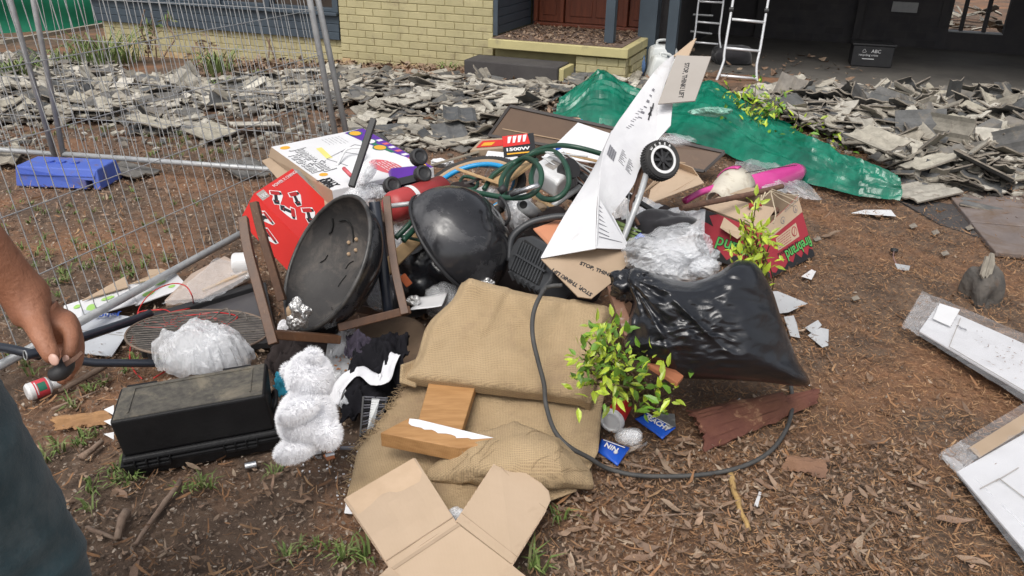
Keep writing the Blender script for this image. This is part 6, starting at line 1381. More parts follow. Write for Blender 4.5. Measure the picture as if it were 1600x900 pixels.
tag(obj('brown_batten', MB().beam(Z(957, 452, 2.70), Z(985, 530, 2.55), .035, .05, ref=FW), mat('dirty_red_timber', (.20, .10, .06), (.13, .065, .04), rough=.7, dirt=(.4, .35, .3), dscale=25, damt=.2), bevel=.003), 'dirty red brown batten between the hessian slab and the black bag', 'timber')
tag(obj('terracotta_piece', MB().plate([Z(1008, 570, 2.5), Z(1058, 602, 2.42), Z(1068, 590, 2.45), Z(1040, 570, 2.55)], .015), mat('terracotta', (.36, .13, .06), (.3, .11, .05), rough=.8), bevel=.003), 'terracotta piece showing under the black bag', 'tile piece')
# ---- red vegetable carton, rod, string
t = thing('red_carton', P(1190, 410, 0), 'crushed red produce carton lying upside down with green lettering', 'carton')
M_rc = mat('dark_red_print', (.36, .03, .045), (.30, .025, .04), scale=4, rough=.6, bump=.15); M_grn = flat('letter_green', (.10, .42, .10), rough=.6)
rq = [G(1205, 434, .01), G(1272, 400, .01)]; _tl = P(1190, 361, .205); rq += [plane3(rq[0], rq[1], _tl)(1246, 307), _tl]
lq = [G(1102, 402, .02), rq[0], rq[3]]; lq.append(plane3(*lq)(1094, 324))
obj('right_face', MB().plate(rq, .005), M_rc, t)
obj('left_face', MB().plate(lq, .005), M_rc, t)
tp = [rq[3], rq[2], P(1168, 296, .215), lq[3]]
tpd = [p - V((0, 0, .12)) for p in tp]
for i in (1, 2): obj('back_face', MB().plate([tp[i], tp[(i + 1) % 4], V((tp[(i + 1) % 4].x, tp[(i + 1) % 4].y, .01)), V((tp[i].x, tp[i].y, .01))], .004), M_card_d, t)
up3 = V((0, 0, .01))
obj('top_flap', MB().plate([tp[3] + up3, tp[0] + up3, bil(tp, .45, .06) + up3 * 3, bil(tp, .30, .95) + up3 * 3], .004), M_card, t)
obj('top_flap', MB().plate([tp[2] + up3, bil(tp, .55, .96) + up3 * 2, bil(tp, .7, .7) + up3 * 3, bil(tp, .97, .75) + up3 * 2], .004), M_card, t)
obj('torn_flap', MB().plate([bil(lq, .4, .98), bil(lq, .75, .90) + V((-.02, -.05, 0)), bil(lq, .6, .72) + V((-.02, -.06, 0)), bil(lq, .35, .8) + V((-.02, -.04, 0))], .004), M_card, t)
quad_poly(rq, [(0, .74), (1, .74), (1, 1), (0, 1)], .004, M_card, t, 'plain_band'); quad_poly(rq, [(.25, .42), (.78, .42), (.78, .66), (.25, .66)], .0042, M_card, t, 'plain_box')
para(rq, .28, .45, .60, .62, 5, M_rc, t, h=.012, seed=9, lift=.0055); quad_poly(rq, circ(.69, .55, .065, .085), .0055, M_rc, t); quad_poly(rq, circ(.69, .55, .052, .068), .0062, M_card, t); quad_poly(rq, [(.65, .5), (.66, .49), (.73, .6), (.72, .61)], .0068, M_rc, t)
for (u, v) in ((.12, .86), (.50, .86), (.85, .86)): quad_poly(rq, circ(u, v, .055, .06), .0052, M_grey_ink, t); quad_poly(rq, circ(u, v, .045, .048), .006, M_card, t); quad_poly(rq, [(u - .02, v - .03), (u + .02, v - .03), (u, v + .03)], .0068, M_grey_ink, t)
para(rq, .6, .95, .98, .98, 2, M_grey_ink, t, h=.012, seed=4, lift=.0055)
quad_text('firebrand', rq, .99, .34, .078, M_ink, t, du=(-1, 0), dv=(0, -1), lift=.005, bold=.004, sx=.95); quad_text('firebrand', rq, .99, .34, .078, M_grn, t, du=(-1, 0), dv=(0, -1), lift=.0065, bold=.001, sx=.95)
quad_text('THE GOOD PRODUCE', rq, .72, .38, .022, M_ink, t, du=(-1, 0), dv=(0, -1), lift=.005)
quad_text('brand', lq, .82, .52, .085, M_ink, t, du=(-1, 0), dv=(0, -1), lift=.005, bold=.004); quad_text('brand', lq, .82, .52, .085, M_grn, t, du=(-1, 0), dv=(0, -1), lift=.0065, bold=.001)
quad_poly(rq, [(0, 0), (1, 0), (1, .10), (.92, .16), (.85, .06), (.78, .15), (.7, .08), (.6, .2), (.5, .07), (.42, .15), (.3, .06), (.2, .14), (.1, .05), (0, .12)], .0045, M_ink, t, 'flame_silhouette')
quad_poly(lq, [(0, 0), (1, 0), (1, .10), (.85, .22), (.7, .08), (.5, .25), (.35, .08), (.2, .3), (.1, .1), (0, .4)], .0045, M_ink, t, 'flame_silhouette')
quad_poly(lq, [(0, .75), (.2, .7), (.15, .9), (.3, 1), (0, 1)], .0045, M_ink, t, 'flame_silhouette')
tag(obj('red_tool', MB().tube([Z(1170, 322, 4.0), Z(1190, 318, 3.98)], .014, 10), M_redg, smooth=True), 'red tool handle inside the crushed red carton', 'tool')
lump(1198, 330, 4.1, (.06, .025, .04), M_rust, 'dark rusty scrap inside the crushed red carton', 'scrap', 'metal_scrap', 70)
tag(obj('rebar', MB().tube(smooth_path([P(1064, 325, .34), P(1110, 316, .33), P(1170, 304, .32), P(1222, 291, .31)], 16), [.0135 + .001 * (i % 2) for i in range(49)], 10), M_rust, smooth=False), 'rusty steel bar lying across the crushed red carton', 'steel bar')
t = thing('string', Z(1205, 300, 3.1), 'knotted pale string hanging from the rusty bar over the red carton', 'string')
for pts in ([(1204, 298, 3.12), (1190, 312, 3.1), (1178, 330, 3.05), (1165, 345, 3.02)], [(1204, 298, 3.12), (1209, 320, 3.05), (1212, 335, 3.0), (1208, 350, 3.0)], [(1204, 298, 3.12), (1225, 306, 3.2), (1245, 315, 3.22)], [(1204, 298, 3.12), (1215, 308, 3.15), (1240, 322, 3.18)], [(1206, 296, 3.14), (1230, 304, 3.25), (1248, 305, 3.3)], [(1190, 305, 3.1), (1188, 318, 3.1), (1196, 300, 3.1)]):
    obj('strand', MB().tube(smooth_path([Z(p[0], p[1], p[2] + .72) for p in pts], 5), .0033, 5), mat('pale_string', (.50, .42, .30), (.42, .35, .25), rough=.9), t, smooth=True)
# ---- pink shell and cream lampshade, plastic
t = thing('pink_tube', Z(1180, 285, 3.6), 'glossy pink plastic tube with a cream curved shell end lying before the green sheet', 'plastic toy')
obj('tube', MB().tube([P(1150, 297, .12), P(1200, 283, .11), P(1242, 270, .10), P(1250, 267, .10)], [.062, .066, .063, .045], 24), M_pink, t, smooth=True)
sc0 = P(1150, 292, .12); sax = (P(1098, 328, .10) - P(1160, 288, .14)).normalized()
obj('cream_shell', MB().lathe([(.115, -.02), (.11, .05), (.095, .13), (.075, .20), (.05, .26)], sc0, sax, 24, ref=UP, arc=(-1.7, 1.7)), mat('cream_plastic', (.62, .58, .48), (.54, .50, .42), scale=6, rough=.5, dirt=(.3, .22, .15), dscale=9, damt=.25), t, smooth=True, solid=.006, norm=False)
obj('shell_rim', MB().lathe([(.122, -.03), (.124, .0), (.122, .02)], sc0, sax, 24, ref=UP, arc=(-.4, 1.9)), M_pink, t, smooth=True, solid=.006, norm=False)
obj('arm', MB().tube(smooth_path([P(1070, 314, .12), P(1092, 302, .14), P(1118, 292, .15), P(1130, 285, .15)], 4), .02, 8), M_pink, t, smooth=True)
obj('black_cord', MB().tube(smooth_path([P(1165, 270, .25), P(1200, 264, .22), P(1245, 258, .2)], 4), .0022, 4), M_blackp, t)
t = thing('clear_plastic_bag', Z(1215, 290, 3.9), 'large clear plastic bag spread between the pink tube and the green sheet', 'plastic bag')
def cbag(u, v):
    q = bil([(1150, 300, 0), (1285, 312, 0), (1225, 238, 0), (1165, 242, 0)], u, v) if False else None
    L0 = [(1140, 300), (1285, 310)]; x = (1140 + 145 * u) * (1 - v) + (1150 + 80 * u) * v; y = (298 + 12 * u) * (1 - v) + (246 - 6 * math.sin(PI * u)) * v
    z_ = .02 + .10 * math.sin(PI * u) ** .7 * math.sin(PI * (v * .8 + .1)) + .018 * ridge((u * 2, v, 0), 5, 1) + .02 * noise.noise(V((u * 6, v * 6, 1)))
    return P(x, y + z_ * 60, z_)
obj('bag', MB().grid(cbag, 50, 40), M_film_w, t, smooth=True, label='spread clear film')
tag(obj('paper_scrap', MB().plate([G(1330, 333, .01), G(1400, 338, .02), G(1392, 328, .012), G(1350, 328, .01)], .002), M_card_w), 'flat white paper strip on the mulch in front of the green sheet tip', 'paper')
# ---- green plastic sheet
t = thing('green_sheet', P(1200, 250, 0), 'long crumpled green plastic sheet lying behind the pile across to the pavers', 'plastic sheet')
def gtarp(u, v):
    # u along from left (870,165) to right (1405,318); v across (front..back)
    fr = [(862, 196), (935, 212), (1010, 205), (1090, 235), (1180, 265), (1260, 295), (1340, 317), (1404, 322)]; bk = [(880, 172), (930, 128), (1000, 158), (1110, 140), (1195, 190), (1262, 225), (1330, 258), (1398, 290)]
    hh = [.05, .24, .09, .18, .12, .13, .12, .07]
    k = u * 7; i = min(6, int(k)); f = k - i; f2 = f * f * (3 - 2 * f)
    a = [fr[i][j] * (1 - f) + fr[i + 1][j] * f for j in (0, 1)]; c = [bk[i][j] * (1 - f2) + bk[i + 1][j] * f2 for j in (0, 1)]; h = hh[i] * (1 - f2) + hh[i + 1] * f2
    pa, pb = G(*a), G(c[0], c[1] + 12 * 0)
    hz = h * math.sin(PI * min(1, v * 1.15 + .02)) ** .6 if v < .87 else h * .5 * (1 - v) / .13
    pb2 = P(c[0], c[1], h * .6); p = pa.lerp(pb2, v); p.z = hz + gz(p.x, p.y)
    w_ = .042 * ridge((u * 2, v * 3.6, 0), 3, 4) + .024 * ridge((u * 3 + v, v * 7, 0), 3, 5) + .03 * noise.noise(V((u * 9, v * 3, 2))) + .012 * ridge((u * 8, v * 2, 0), 3, 8) + .006 * ridge((u * 20, v * 6, 0), 3, 2)
    p.z = max(gz(p.x, p.y) + .004, p.z + w_ * (.3 + .7 * math.sin(PI * v))); p += V((.03 * noise.noise(V((u * 14, v * 5, 6))), .03 * noise.noise(V((u * 14, v * 5, 9))), 0)); return p
obj('sheet', MB().grid(gtarp, 220, 50), M_tarp, t, smooth=False)
obj('peak', blob(G(932, 165) + V((0, .05, .04)), (.13, .13, .20), sub=4, amp=.2, seed=71, facet=.2, mold=lambda p: V((p.x * (1 - .6 * max(0, p.z)), p.y * (1 - .6 * max(0, p.z)), p.z))), M_tarp, t)
obj('mound', blob(G(1100, 185) + V((0, .05, .0)), (.26, .2, .20), sub=5, amp=.2, seed=72, facet=.12), M_tarp, t)
lump(1052, 222, 4.8, (.10, .03, .05), M_film, 'clear bubbly plastic lying on the brown board edge', 'plastic wrap', 'bubble_wrap', 75, facet=.2)
lump(1110, 175, 5.6, (.12, .03, .05), mat('pale_green_film', (.30, .55, .45), (.25, .5, .4), rough=.2, alpha=.75, bump=1, facet=20), 'pale green thin film on top of the green sheet', 'plastic film', 'thin_film', 76, facet=.2)
# ---- shrubs
def nandina(c, stems, n, label, seed, lsz=.055, cols=0, spread=(.14, .12, .10), name='green_shrub', foot=None):
    t = thing(name, V((c.x, c.y, gz(c.x, c.y))), label, 'shrub'); r = random.Random(seed); base = V((c.x, c.y, gz(c.x, c.y))) if foot is None else foot
    tips = []
    for i in range(stems):
        e = c + V((r.gauss(0, spread[0]), r.gauss(0, spread[1]), r.gauss(0, spread[2]))); mid = base.lerp(e, .5) + V((r.gauss(0, .02), r.gauss(0, .02), .02)); tips.append(e)
        obj('stem', MB().tube(smooth_path([base + V((r.gauss(0, .02), r.gauss(0, .02), 0)), mid, e], 4), .0025, 5), M_shrubstem, t)
    LM = []
    for s_ in range(3):
        L_ = 1.0; w2 = .16 + .03 * s_; bb = MB(); bb.add([(0, 0, 0), (.3, -w2, .05), (.3, 0, 0), (.3, w2, .05), (.65, -w2 * .8, .02), (.65, 0, -.03), (.65, w2 * .8, .02), (1, 0, -.12)],
            [(0, 1, 2), (0, 2, 3), (1, 4, 5, 2), (2, 5, 6, 3), (4, 7, 5), (5, 7, 6)]); LM.append(mesh('leaf', bb, M_nleaf_l if s_ in ((0, 1) if cols == 0 else (0, 1, 2)) else M_nleaf, smooth=False, norm=False))
    for i in range(n):
        e = r.choice(tips); q = e + V((r.gauss(0, lsz * .55), r.gauss(0, lsz * .55), r.gauss(0, lsz * .6))); d = (q - e + V((r.gauss(0, .5), r.gauss(0, .5) , r.gauss(.2, .5))) * .05).normalized()
        o = bpy.data.objects.new('leaf', r.choice(LM)); COL.objects.link(o); o.parent = t
        up2 = V((r.gauss(0, .4), r.gauss(-.3, .4), 1)); x = d; y = up2.cross(x).normalized(); z = x.cross(y); mm = Matrix((x, y, z)).transposed().to_4x4(); s_ = lsz * r.uniform(.6, 1.25)
        o.matrix_local = Matrix.Translation(q - ORG[t]) @ mm @ Matrix.Scale(s_, 4)
    return t
M_shrubstem = mat('green_brown_stem', (.16, .12, .05), (.12, .10, .04), rough=.8)
M_nleaf = mat('green_leaf', (.13, .26, .025), (.09, .19, .02), scale=8, rough=.4, vary=.35); M_nleaf_l = mat('yellow_green_leaf', (.38, .46, .04), (.28, .38, .03), scale=8, rough=.4, vary=.3)
nandina(Z(948, 568, 2.32), 40, 270, 'bright yellow green shrub growing between the hessian slab and the black bag', 5, .040, 0, (.058, .05, .036), foot=P(1000, 625, .05))
nandina(Z(1010, 606, 2.45), 14, 70, 'dark green low shoots under the black bag beside the red cup', 6, .042, 0, (.05, .04, .02), foot=P(1020, 630, .03))
nandina(Z(1178, 388, 3.15), 30, 210, 'bright yellow green shrub in front of the crushed red carton', 7, .043, 1, (.045, .04, .10), foot=P(1195, 480, .02))
nandina(P(1165, 176, .24), 46, 280, 'small green shrub growing through the green sheet near the ladder', 8, .062, 0, (.12, .11, .08))
nandina(P(1220, 215, .12), 34, 200, 'low green shrub along the edge of the right rubble heap', 9, .058, 0, (.18, .14, .05))
# ---- paper shards on the mulch
def shard(pts, label, m_=M_card_g, z_=.012, name='paper_shard'):
    q = [G(x, y, z_ + .006 * (i % 2)) for i, (x, y) in enumerate(pts)]; return tag(obj(name, MB().plate(q, .0015), m_), label, 'paper scrap')
M_pgrey = mat('grey_translucent_sheet', (.48, .49, .50), (.42, .43, .44), scale=5, rough=.4)
shard([(1195, 456), (1215, 455), (1262, 474), (1232, 488), (1215, 490)], 'grey flat sheet corner right of the big black bag', M_pgrey)
shard([(1225, 495), (1240, 493), (1245, 505), (1250, 528), (1235, 525)], 'narrow torn grey shard beside the black bag', M_pgrey)
shard([(1258, 512), (1278, 500), (1284, 508), (1270, 522)], 'small torn grey shard above the jagged one', M_pgrey)
shard([(1262, 524), (1282, 512), (1295, 515), (1294, 540), (1285, 543)], 'jagged grey shard on the mulch right of the black bag', M_pgrey)
shard([(1252, 432), (1268, 421), (1275, 424), (1268, 437)], 'small white scrap below the red carton', M_card_w)
shard([(1148, 628), (1156, 622), (1160, 632), (1168, 640), (1152, 636)], 'white torn scrap on the dark soil under the black bag', M_card_w)
shard([(1200, 625), (1212, 620), (1210, 634), (1202, 634)], 'pale scrap beside the bark slab', M_pgrey)
shard([(1178, 790), (1186, 768), (1190, 770), (1184, 792)], 'white plastic sliver beside the yellow stick', M_card_w)
shard([(1240, 595), (1262, 592), (1266, 603)], 'white scrap under the pointed corner of the black bag', M_card_w)
for i, (x, y) in enumerate(((1270, 372), (1420, 352), (1455, 362), (1470, 395), (1330, 465), (1508, 355))):
    shard([(x, y), (x + 9, y - 4), (x + 14, y + 2), (x + 4, y + 5)], ['tiny pale chip by the red carton', 'pale chip left of the pavers', 'pale chip at the paver edge', 'pale splinter above the rock', 'small pale stone chip on the mulch hollow', 'pale chip on the pavers'][i], M_tile_edge)
# plug and lead
t = thing('plug_lead', G(1405, 420), 'black round plug with a thin lead lying on the mulch', 'plug')
q = G(1397, 392, .02); obj('plug', MB().lathe([(.0005, .016), (.018, .014), (.020, .0), (.012, -.012), (.008, -.022), (.0005, -.022)], q, V((.1, .3, 1)), 20), M_blackp, t)
obj('lead', MB().tube(smooth_path([q, G(1396, 402, .03), G(1402, 415, .01), G(1410, 425, .01)], 5), .003, 6), flat('pink_grey_lead', (.25, .15, .14)), t)
obj('lead_end', MB().plate([G(1398, 412, .02), G(1422, 416, .02), G(1420, 423, .02), G(1402, 420, .02)], .004), M_pgrey, t)
# ---- wrapped white boards at right
def wrapped(q, film, label, seams, grime=True):
    t = thing('wrapped_boards', q[0], label, 'wrapped board'); c = sum((V(p) for p in q), V((0, 0, 0))) / len(q)
    b = MB(); n = len(q); b.plate(q, .008); obj('board', b, M_wboard, t, bevel=.002)
    fb_ = MB(); nn_ = V((0, 0, 1)); fq_ = [V(p) + V((0, 0, .013)) for p in film]
    b = MB(); b.grid(lambda u, v: bil(fq_, u, v) + V((0, 0, .004 * noise.noise(V((u * 9, v * 9, 1))) - .03 * (sstep(.08, 0, u) + sstep(.08, 0, v)) * 0)), 40, 24); obj('film', b, M_film_clear, t, smooth=True)
    for (p0, p1) in seams: obj('seam', MB().beam(V(p0) + V((0, 0, .0105)), V(p1) + V((0, 0, .0105)), .003, .002), M_card_g, t)
    if grime:
        r = random.Random(3); b = MB()
        for i in range(110):
            u, v = r.gauss(.62, .18), r.gauss(.55, .2)
            if not (0 < u < 1 and 0 < v < 1): continue
            p = bil(q[:4], u, v) + V((0, 0, .017)); a = r.uniform(0, 6); s_ = r.uniform(.002, .012); d = V((math.cos(a), math.sin(a), 0)); e = V((-d.y, d.x, 0)) * r.uniform(.001, .003)
            b.add([p - d * s_ - e, p + d * s_, p + e], [(0, 1, 2)])
        obj('dirt_specks', b, M_soil, t, kind='stuff', norm=False)
    return t
M_wboard = mat('white_melamine', (.66, .66, .68), (.62, .62, .64), scale=3, rough=.35)
W1 = [P(1432, 520, .05), P(1700, 680, .05), P(1740, 590, .05), P(1462, 474, .05)]
t = wrapped([P(1436, 518, .05), P(1690, 668, .05), P(1740, 600, .05), P(1464, 478, .05)], [P(1408, 512, .05), P(1690, 690, .05), P(1750, 590, .05), P(1440, 458, .05)], 'white boards wrapped in clear film lying on the mulch at right',
    [(P(1500, 500, .05), P(1482, 545, .05)), (P(1464, 500, .05), P(1486, 512, .05)), (P(1482, 545, .05), P(1650, 645, .05))])
obj('film_end', sheet([P(1408, 514, .02), P(1440, 528, .03), P(1468, 476, .06), P(1440, 458, .03)], 18, 22, amp=.02, sc=22, seed=8, fine=.008), M_film, t)
obj('loose_card', MB().plate([P(1458, 498, .066), P(1485, 510, .066), P(1500, 484, .066), P(1468, 474, .07)], .002), M_card_w, t)
quad_text('fragile', [P(1436, 518, .05), P(1690, 668, .05), P(1740, 600, .05), P(1464, 478, .05)], .17, .60, .020, M_grey_ink, t, lift=.012)
t = wrapped([P(1495, 738, .04), P(1720, 1000, .04), P(1900, 880, .04), P(1650, 650, .04)], [P(1468, 712, .04), P(1690, 1010, .04), P(1920, 880, .04), P(1640, 610, .04)], 'white boards wrapped in clear film cut by the lower right edge',
    [(P(1555, 756, .04), P(1590, 735, .04)), (P(1530, 768, .04), P(1560, 752, .04)), (P(1560, 752, .04), P(1700, 860, .04))], False)
obj('card_backing', MB().plate([P(1514, 700, .052), P(1530, 715, .052), P(1620, 660, .052), P(1610, 640, .052)], .003), M_card_d, t)
obj('film_end', sheet([P(1466, 712, .02), P(1500, 742, .03), P(1540, 705, .05), P(1500, 690, .03)], 18, 22, amp=.02, sc=22, seed=9, fine=.008), M_film, t)
obj('film_edge', sheet([P(1466, 712, .02), P(1600, 850, .02), P(1615, 835, .045), P(1490, 715, .045)], 40, 5, amp=.012, sc=18, seed=5), M_film_w, t)
# ---- coffee cup and blue packets
t = thing('coffee_cup', P(955, 660, 0), 'red takeaway coffee cup with a white lid lying beside the hessian', 'cup')
c0, c1 = P(956, 657, .045), P(985, 618, .05); ax2 = (c1 - c0).normalized()
obj('cup', MB().lathe([(.0005, .0), (.040, .0), (.031, .10), (.0005, .10)], c0, ax2, 32), mat('red_paper_cup', (.62, .03, .03), (.56, .025, .025), rough=.4), t)
obj('lid', MB().lathe([(.0005, -.006), (.030, -.006), (.034, -.013), (.040, -.012), (.043, -.004), (.044, .006), (.040, .008)], c0, ax2, 32), M_white_pl, t, smooth=False)
def packet(q, txt, label, dv=(0, 1)):
    t = thing('blue_packet', q[0], label, 'packet'); b = MB(); q = [V(p) for p in q]
    b.grid(lambda u, v: bil(q, u, v) + V((0, 0, .012 * math.sin(PI * u) * math.sin(PI * v) + .003 * noise.noise(V((u * 5, v * 5, 3))))), 12, 10); obj('film', b, M_blu, t, solid=.004, smooth=True)
    quad_text(txt, q, .22, .40, .026, M_wht, t, lift=.016, bold=.0008); quad_poly(q, [(.1, .8), (.9, .8), (.9, .85), (.1, .85)], .013, M_wht, t); return t
M_blu = mat('blue_glossy_packet', (.015, .08, .46), (.02, .10, .52), scale=4, rough=.25, bump=.3)
t = packet([P(992, 655, .03), P(1035, 686, .025), P(1056, 668, .035), P(1010, 645, .045)], 'SEACHY', 'blue glossy packet with white writing and torn silver corner')
obj('silver_corner', sheet([P(1040, 672, .04), P(1056, 668, .04), P(1054, 648, .05), P(1020, 640, .055)], 8, 8, amp=.01, sc=20), M_foil, t)
t = packet([P(932, 705, .03), P(965, 728, .02), P(984, 700, .03), P(940, 686, .045)], 'NIN', 'blue glossy packet with a white star touching the hessian edge')
quad_poly([P(932, 705, .03), P(965, 728, .02), P(984, 700, .03), P(940, 686, .045)], [(.72 + .10 * math.cos(a) * (1 if i % 2 else .5), .4 + .14 * math.sin(a) * (1 if i % 2 else .5)) for i, a in enumerate([2 * PI * k / 24 for k in range(24)])], .017, M_wht, t, 'star')
obj('clear_end', sheet([P(975, 712, .02), P(985, 702, .03), P(1012, 690, .015), P(1010, 696, .01)], 8, 6, amp=.012, sc=20), M_film, t)
lump(985, 682, 2.14, (.03, .02, .02), M_film, 'crushed clear wrapper between the two blue packets', 'wrapper', 'clear_wrapper', 83, facet=.3)
# ================================================================ LEFT OF THE PILE
# ---- black framed panel under the grate
t = thing('black_tray', P(320, 530, 0), 'shallow black framed tray lying under the barbecue grate', 'tray')
tq = [P(232, 553, .03), P(424, 535, .03), P(408, 446, .06), P(212, 506, .05)]
obj('base', MB().plate([p - V((0, 0, .012)) for p in tq], .012), mat('dark_grey_screen', (.05, .05, .055), (.075, .07, .072), scale=4, rough=.35, dirt=(.10, .085, .07), dscale=6, damt=.2), t)
for i in range(4): obj('frame', MB().beam(tq[i], tq[(i + 1) % 4], .045, .030, ref=V((0, 0, 1))), M_blackp, t, bevel=.004)
# ---- round grate
t = thing('barbecue_grate', P(312, 520, .06), 'round sooty wire barbecue grate lying on the black tray', 'grate')
gc = P(312, 517, .095); gn = V((.05, .16, 1)).normalized(); gr = .262
obj('outer_ring', MB().tube(ringpts(gc, gn, gr), .0048, 6, closed=True), mat('rusty_ring', (.22, .16, .12), (.12, .09, .07), rough=.7), t, smooth=True)
gx = (V((1, .06, 0)) - gn * V((1, .06, 0)).dot(gn)).normalized(); gy = gn.cross(gx)
for i in range(1, 27):
    d = -gr + 2 * gr * i / 27; h = math.sqrt(max(0, gr * gr - d * d)); obj('grate_bar', MB().tube([gc + gy * d - gx * h, gc + gy * d + gx * h], .0023, 5), M_grillwire, t)
for d in (-.09, .09):
    h = math.sqrt(gr * gr - d * d); di = (gx * .8 + gy * .6).normalized(); si = gn.cross(di); obj('cross_bar', MB().tube([gc + si * d - di * h - gn * .004, gc + si * d + di * h - gn * .004], .0032, 5), M_grillwire, t)
for (x, y) in ((352, 492), (378, 498)): obj('handle', MB().tube(smooth_path([P(x - 22, y + 6, .10), P(x - 4, y - 8, .115), P(x + 4, y - 9, .115), P(x + 8, y + 2, .10)], 4), .0032, 6), M_grillwire, t, smooth=True)
# ---- red wire tangle
t = thing('red_wire', P(240, 520, 0), 'thin red wire tangled under and round the barbecue grate', 'wire')
def wr(pts, z_=.06): obj('strand', MB().tube(smooth_path([P(x, y, z_ if len(q) == 0 else q[0]) for (x, y, *q) in pts], 6), .0026, 5), M_redwire, t, smooth=True)
wr([(302, 474), (300, 462, .16), (290, 447, .18), (270, 443, .17), (245, 452, .12), (228, 466, .08), (216, 486, .05), (212, 512, .04), (205, 535, .02), (203, 562, .01), (210, 580, .01), (222, 592, .01)])
wr([(240, 591, .01), (252, 584, .01), (262, 578, .01)])
r = random.Random(9)
for i in range(7):
    cx_, cy_ = r.uniform(245, 370), r.uniform(490, 528); wr([(cx_ + 34 * math.cos(a) * r.uniform(.7, 1.3), cy_ + 12 * math.sin(a) * r.uniform(.7, 1.3), .055 + r.random() * .02) for a in [k * .9 + i for k in range(8)]])
# ---- flattened white cartons with green print
def flatcarton(q, label, prints, back=None, z_=0):
    t = thing('flat_carton', q[0], label, 'carton'); obj('sheet', MB().plate(q, .004), M_card_w, t)
    for (u, v, ru, rv) in prints: quad_poly(q, circ(u, v, ru, rv, 14), .0035, M_greenp, t)
    if back: obj('folded_edge', MB().plate(back, .005), M_card, t)
    return t
q1 = [P(96, 508, .02), P(214, 474, .05), P(200, 446, .06), P(100, 478, .04)]
flatcarton(q1, 'flattened white carton with lime green dots left of the grate', [(.4, .4, .07, .2), (.2, .7, .05, .1), (.65, .65, .10, .08), (.75, .3, .08, .06), (.1, .35, .05, .08)], [P(128, 470, .055), P(164, 450, .065), P(196, 432, .08), P(202, 448, .07), P(150, 463, .06)])
q1 = [P(212, 478, .04), P(294, 448, .06), P(270, 422, .07), P(199, 446, .06)]
flatcarton(q1, 'flattened white carton with lime print touching the bubble wrapped board', [(.3, .3, .12, .09), (.6, .6, .13, .08), (.75, .25, .07, .06), (.3, .75, .1, .07)], [P(203, 444, .07), P(232, 432, .08), P(230, 422, .09), P(252, 420, .085), P(262, 424, .08), P(236, 438, .07)])
t = thing('grey_sheet', P(150, 540, 0), 'pale grey card sheet with handwriting lying under the black tubes', 'card sheet')
q1 = [P(126, 552, .01), P(175, 557, .01), P(215, 497, .03), P(128, 484, .045)]
obj('sheet', MB().plate(q1, .004), mat('pale_grey_card', (.52, .54, .57), (.46, .48, .51), rough=.6), t); obj('crease', MB().beam(bil(q1, .02, .5) + V((0, 0, .003)), bil(q1, .97, .5) + V((0, 0, .003)), .002, .001), M_card_g, t)
text('Johns', P(188, 490, .045), P(150, 494, .045) - P(188, 490, .045), V((0, -1, 0)), .045, M_bluep, t, lift=.006, bold=.0015)
# ---- bubble wrapped board
t = thing('bubble_wrapped_board', P(320, 460, 0), 'tan board wrapped in pale bubble wrap below the steel fence rail', 'wrapped board')
q1 = [P(258, 474, .05), P(318, 470, .06), P(400, 428, .09), P(352, 404, .09), P(300, 432, .07)]
obj('board', MB().plate(q1, .03), mat('pale_tan_board', (.46, .36, .29), (.40, .31, .25), rough=.6), t, bevel=.003)
b = MB(); qq = [P(252, 476, .075), P(330, 470, .085), P(404, 424, .11), P(340, 402, .11)]
b.grid(lambda u, v: bil(qq, u, v) + V((0, 0, .006 * noise.noise(V((u * 30, v * 20, 0))) + .01 * noise.noise(V((u * 6, v * 6, 0))))), 60, 40); obj('bubble_wrap', b, M_film, t, smooth=True)
obj('tan_edge', MB().beam(P(318, 458, .07), P(396, 424, .10), .02, .035), M_card, t, bevel=.002)
t = thing('white_container', P(378, 415, .1), 'white plastic container lying beside the brown chair legs', 'container')
c = P(380, 410, .14); obj('body', MB().lathe([(.0005, -.05), (.035, -.048), (.045, -.04), (.045, .045), (.0005, .05)], c, V((1, .15, 0)), 28), M_white_pl, t, smooth=False, bevel=.006)
obj('cap', MB().lathe([(.0005, .06), (.028, .06), (.03, .045)], c, V((1, .15, 0)), 20), M_white_pl, t, norm=False)
obj('foil_wrap', blob(c + V((.0, -.04, -.04)), (.05, .03, .025), sub=3, amp=.3, seed=2, facet=.3), M_film, t)
# ---- black tubes
def tube_(pts, r_, label, name='black_tube', m_=M_darkmetal, hollow=False):
    t = thing(name, pts[0], label, 'tube'); obj('tube', MB().tube(pts, r_, 16), m_, t, smooth=True, bevel=.001)
    if hollow:
        d = (V(pts[0]) - V(pts[1])).normalized(); obj('end_rim', MB().tube(ringpts(V(pts[0]) + d * .001, d, r_ * .92, 24), .002, 5, closed=True), M_steel, t); obj('bore', MB().tube([V(pts[0]), V(pts[0]) + d * .0015], r_ * .8, 16), M_blk, t)
tube_([P(-60, 532, .20), P(20, 546, .19), P(62, 556, .18)], .0165, 'black steel tube coming in from the left edge behind the hand')
tube_([P(40, 555, .20), P(70, 549, .19)] + [P(130, 527, .15), P(215, 498, .10), P(235, 490, .09)], .0175, 'black steel tube with an open round end running from the hand to the tray', hollow=True)
tube_([P(90, 560, .15), P(150, 567, .10), P(268, 568, .06)], .015, 'black steel tube running from the hand to the clear bag')
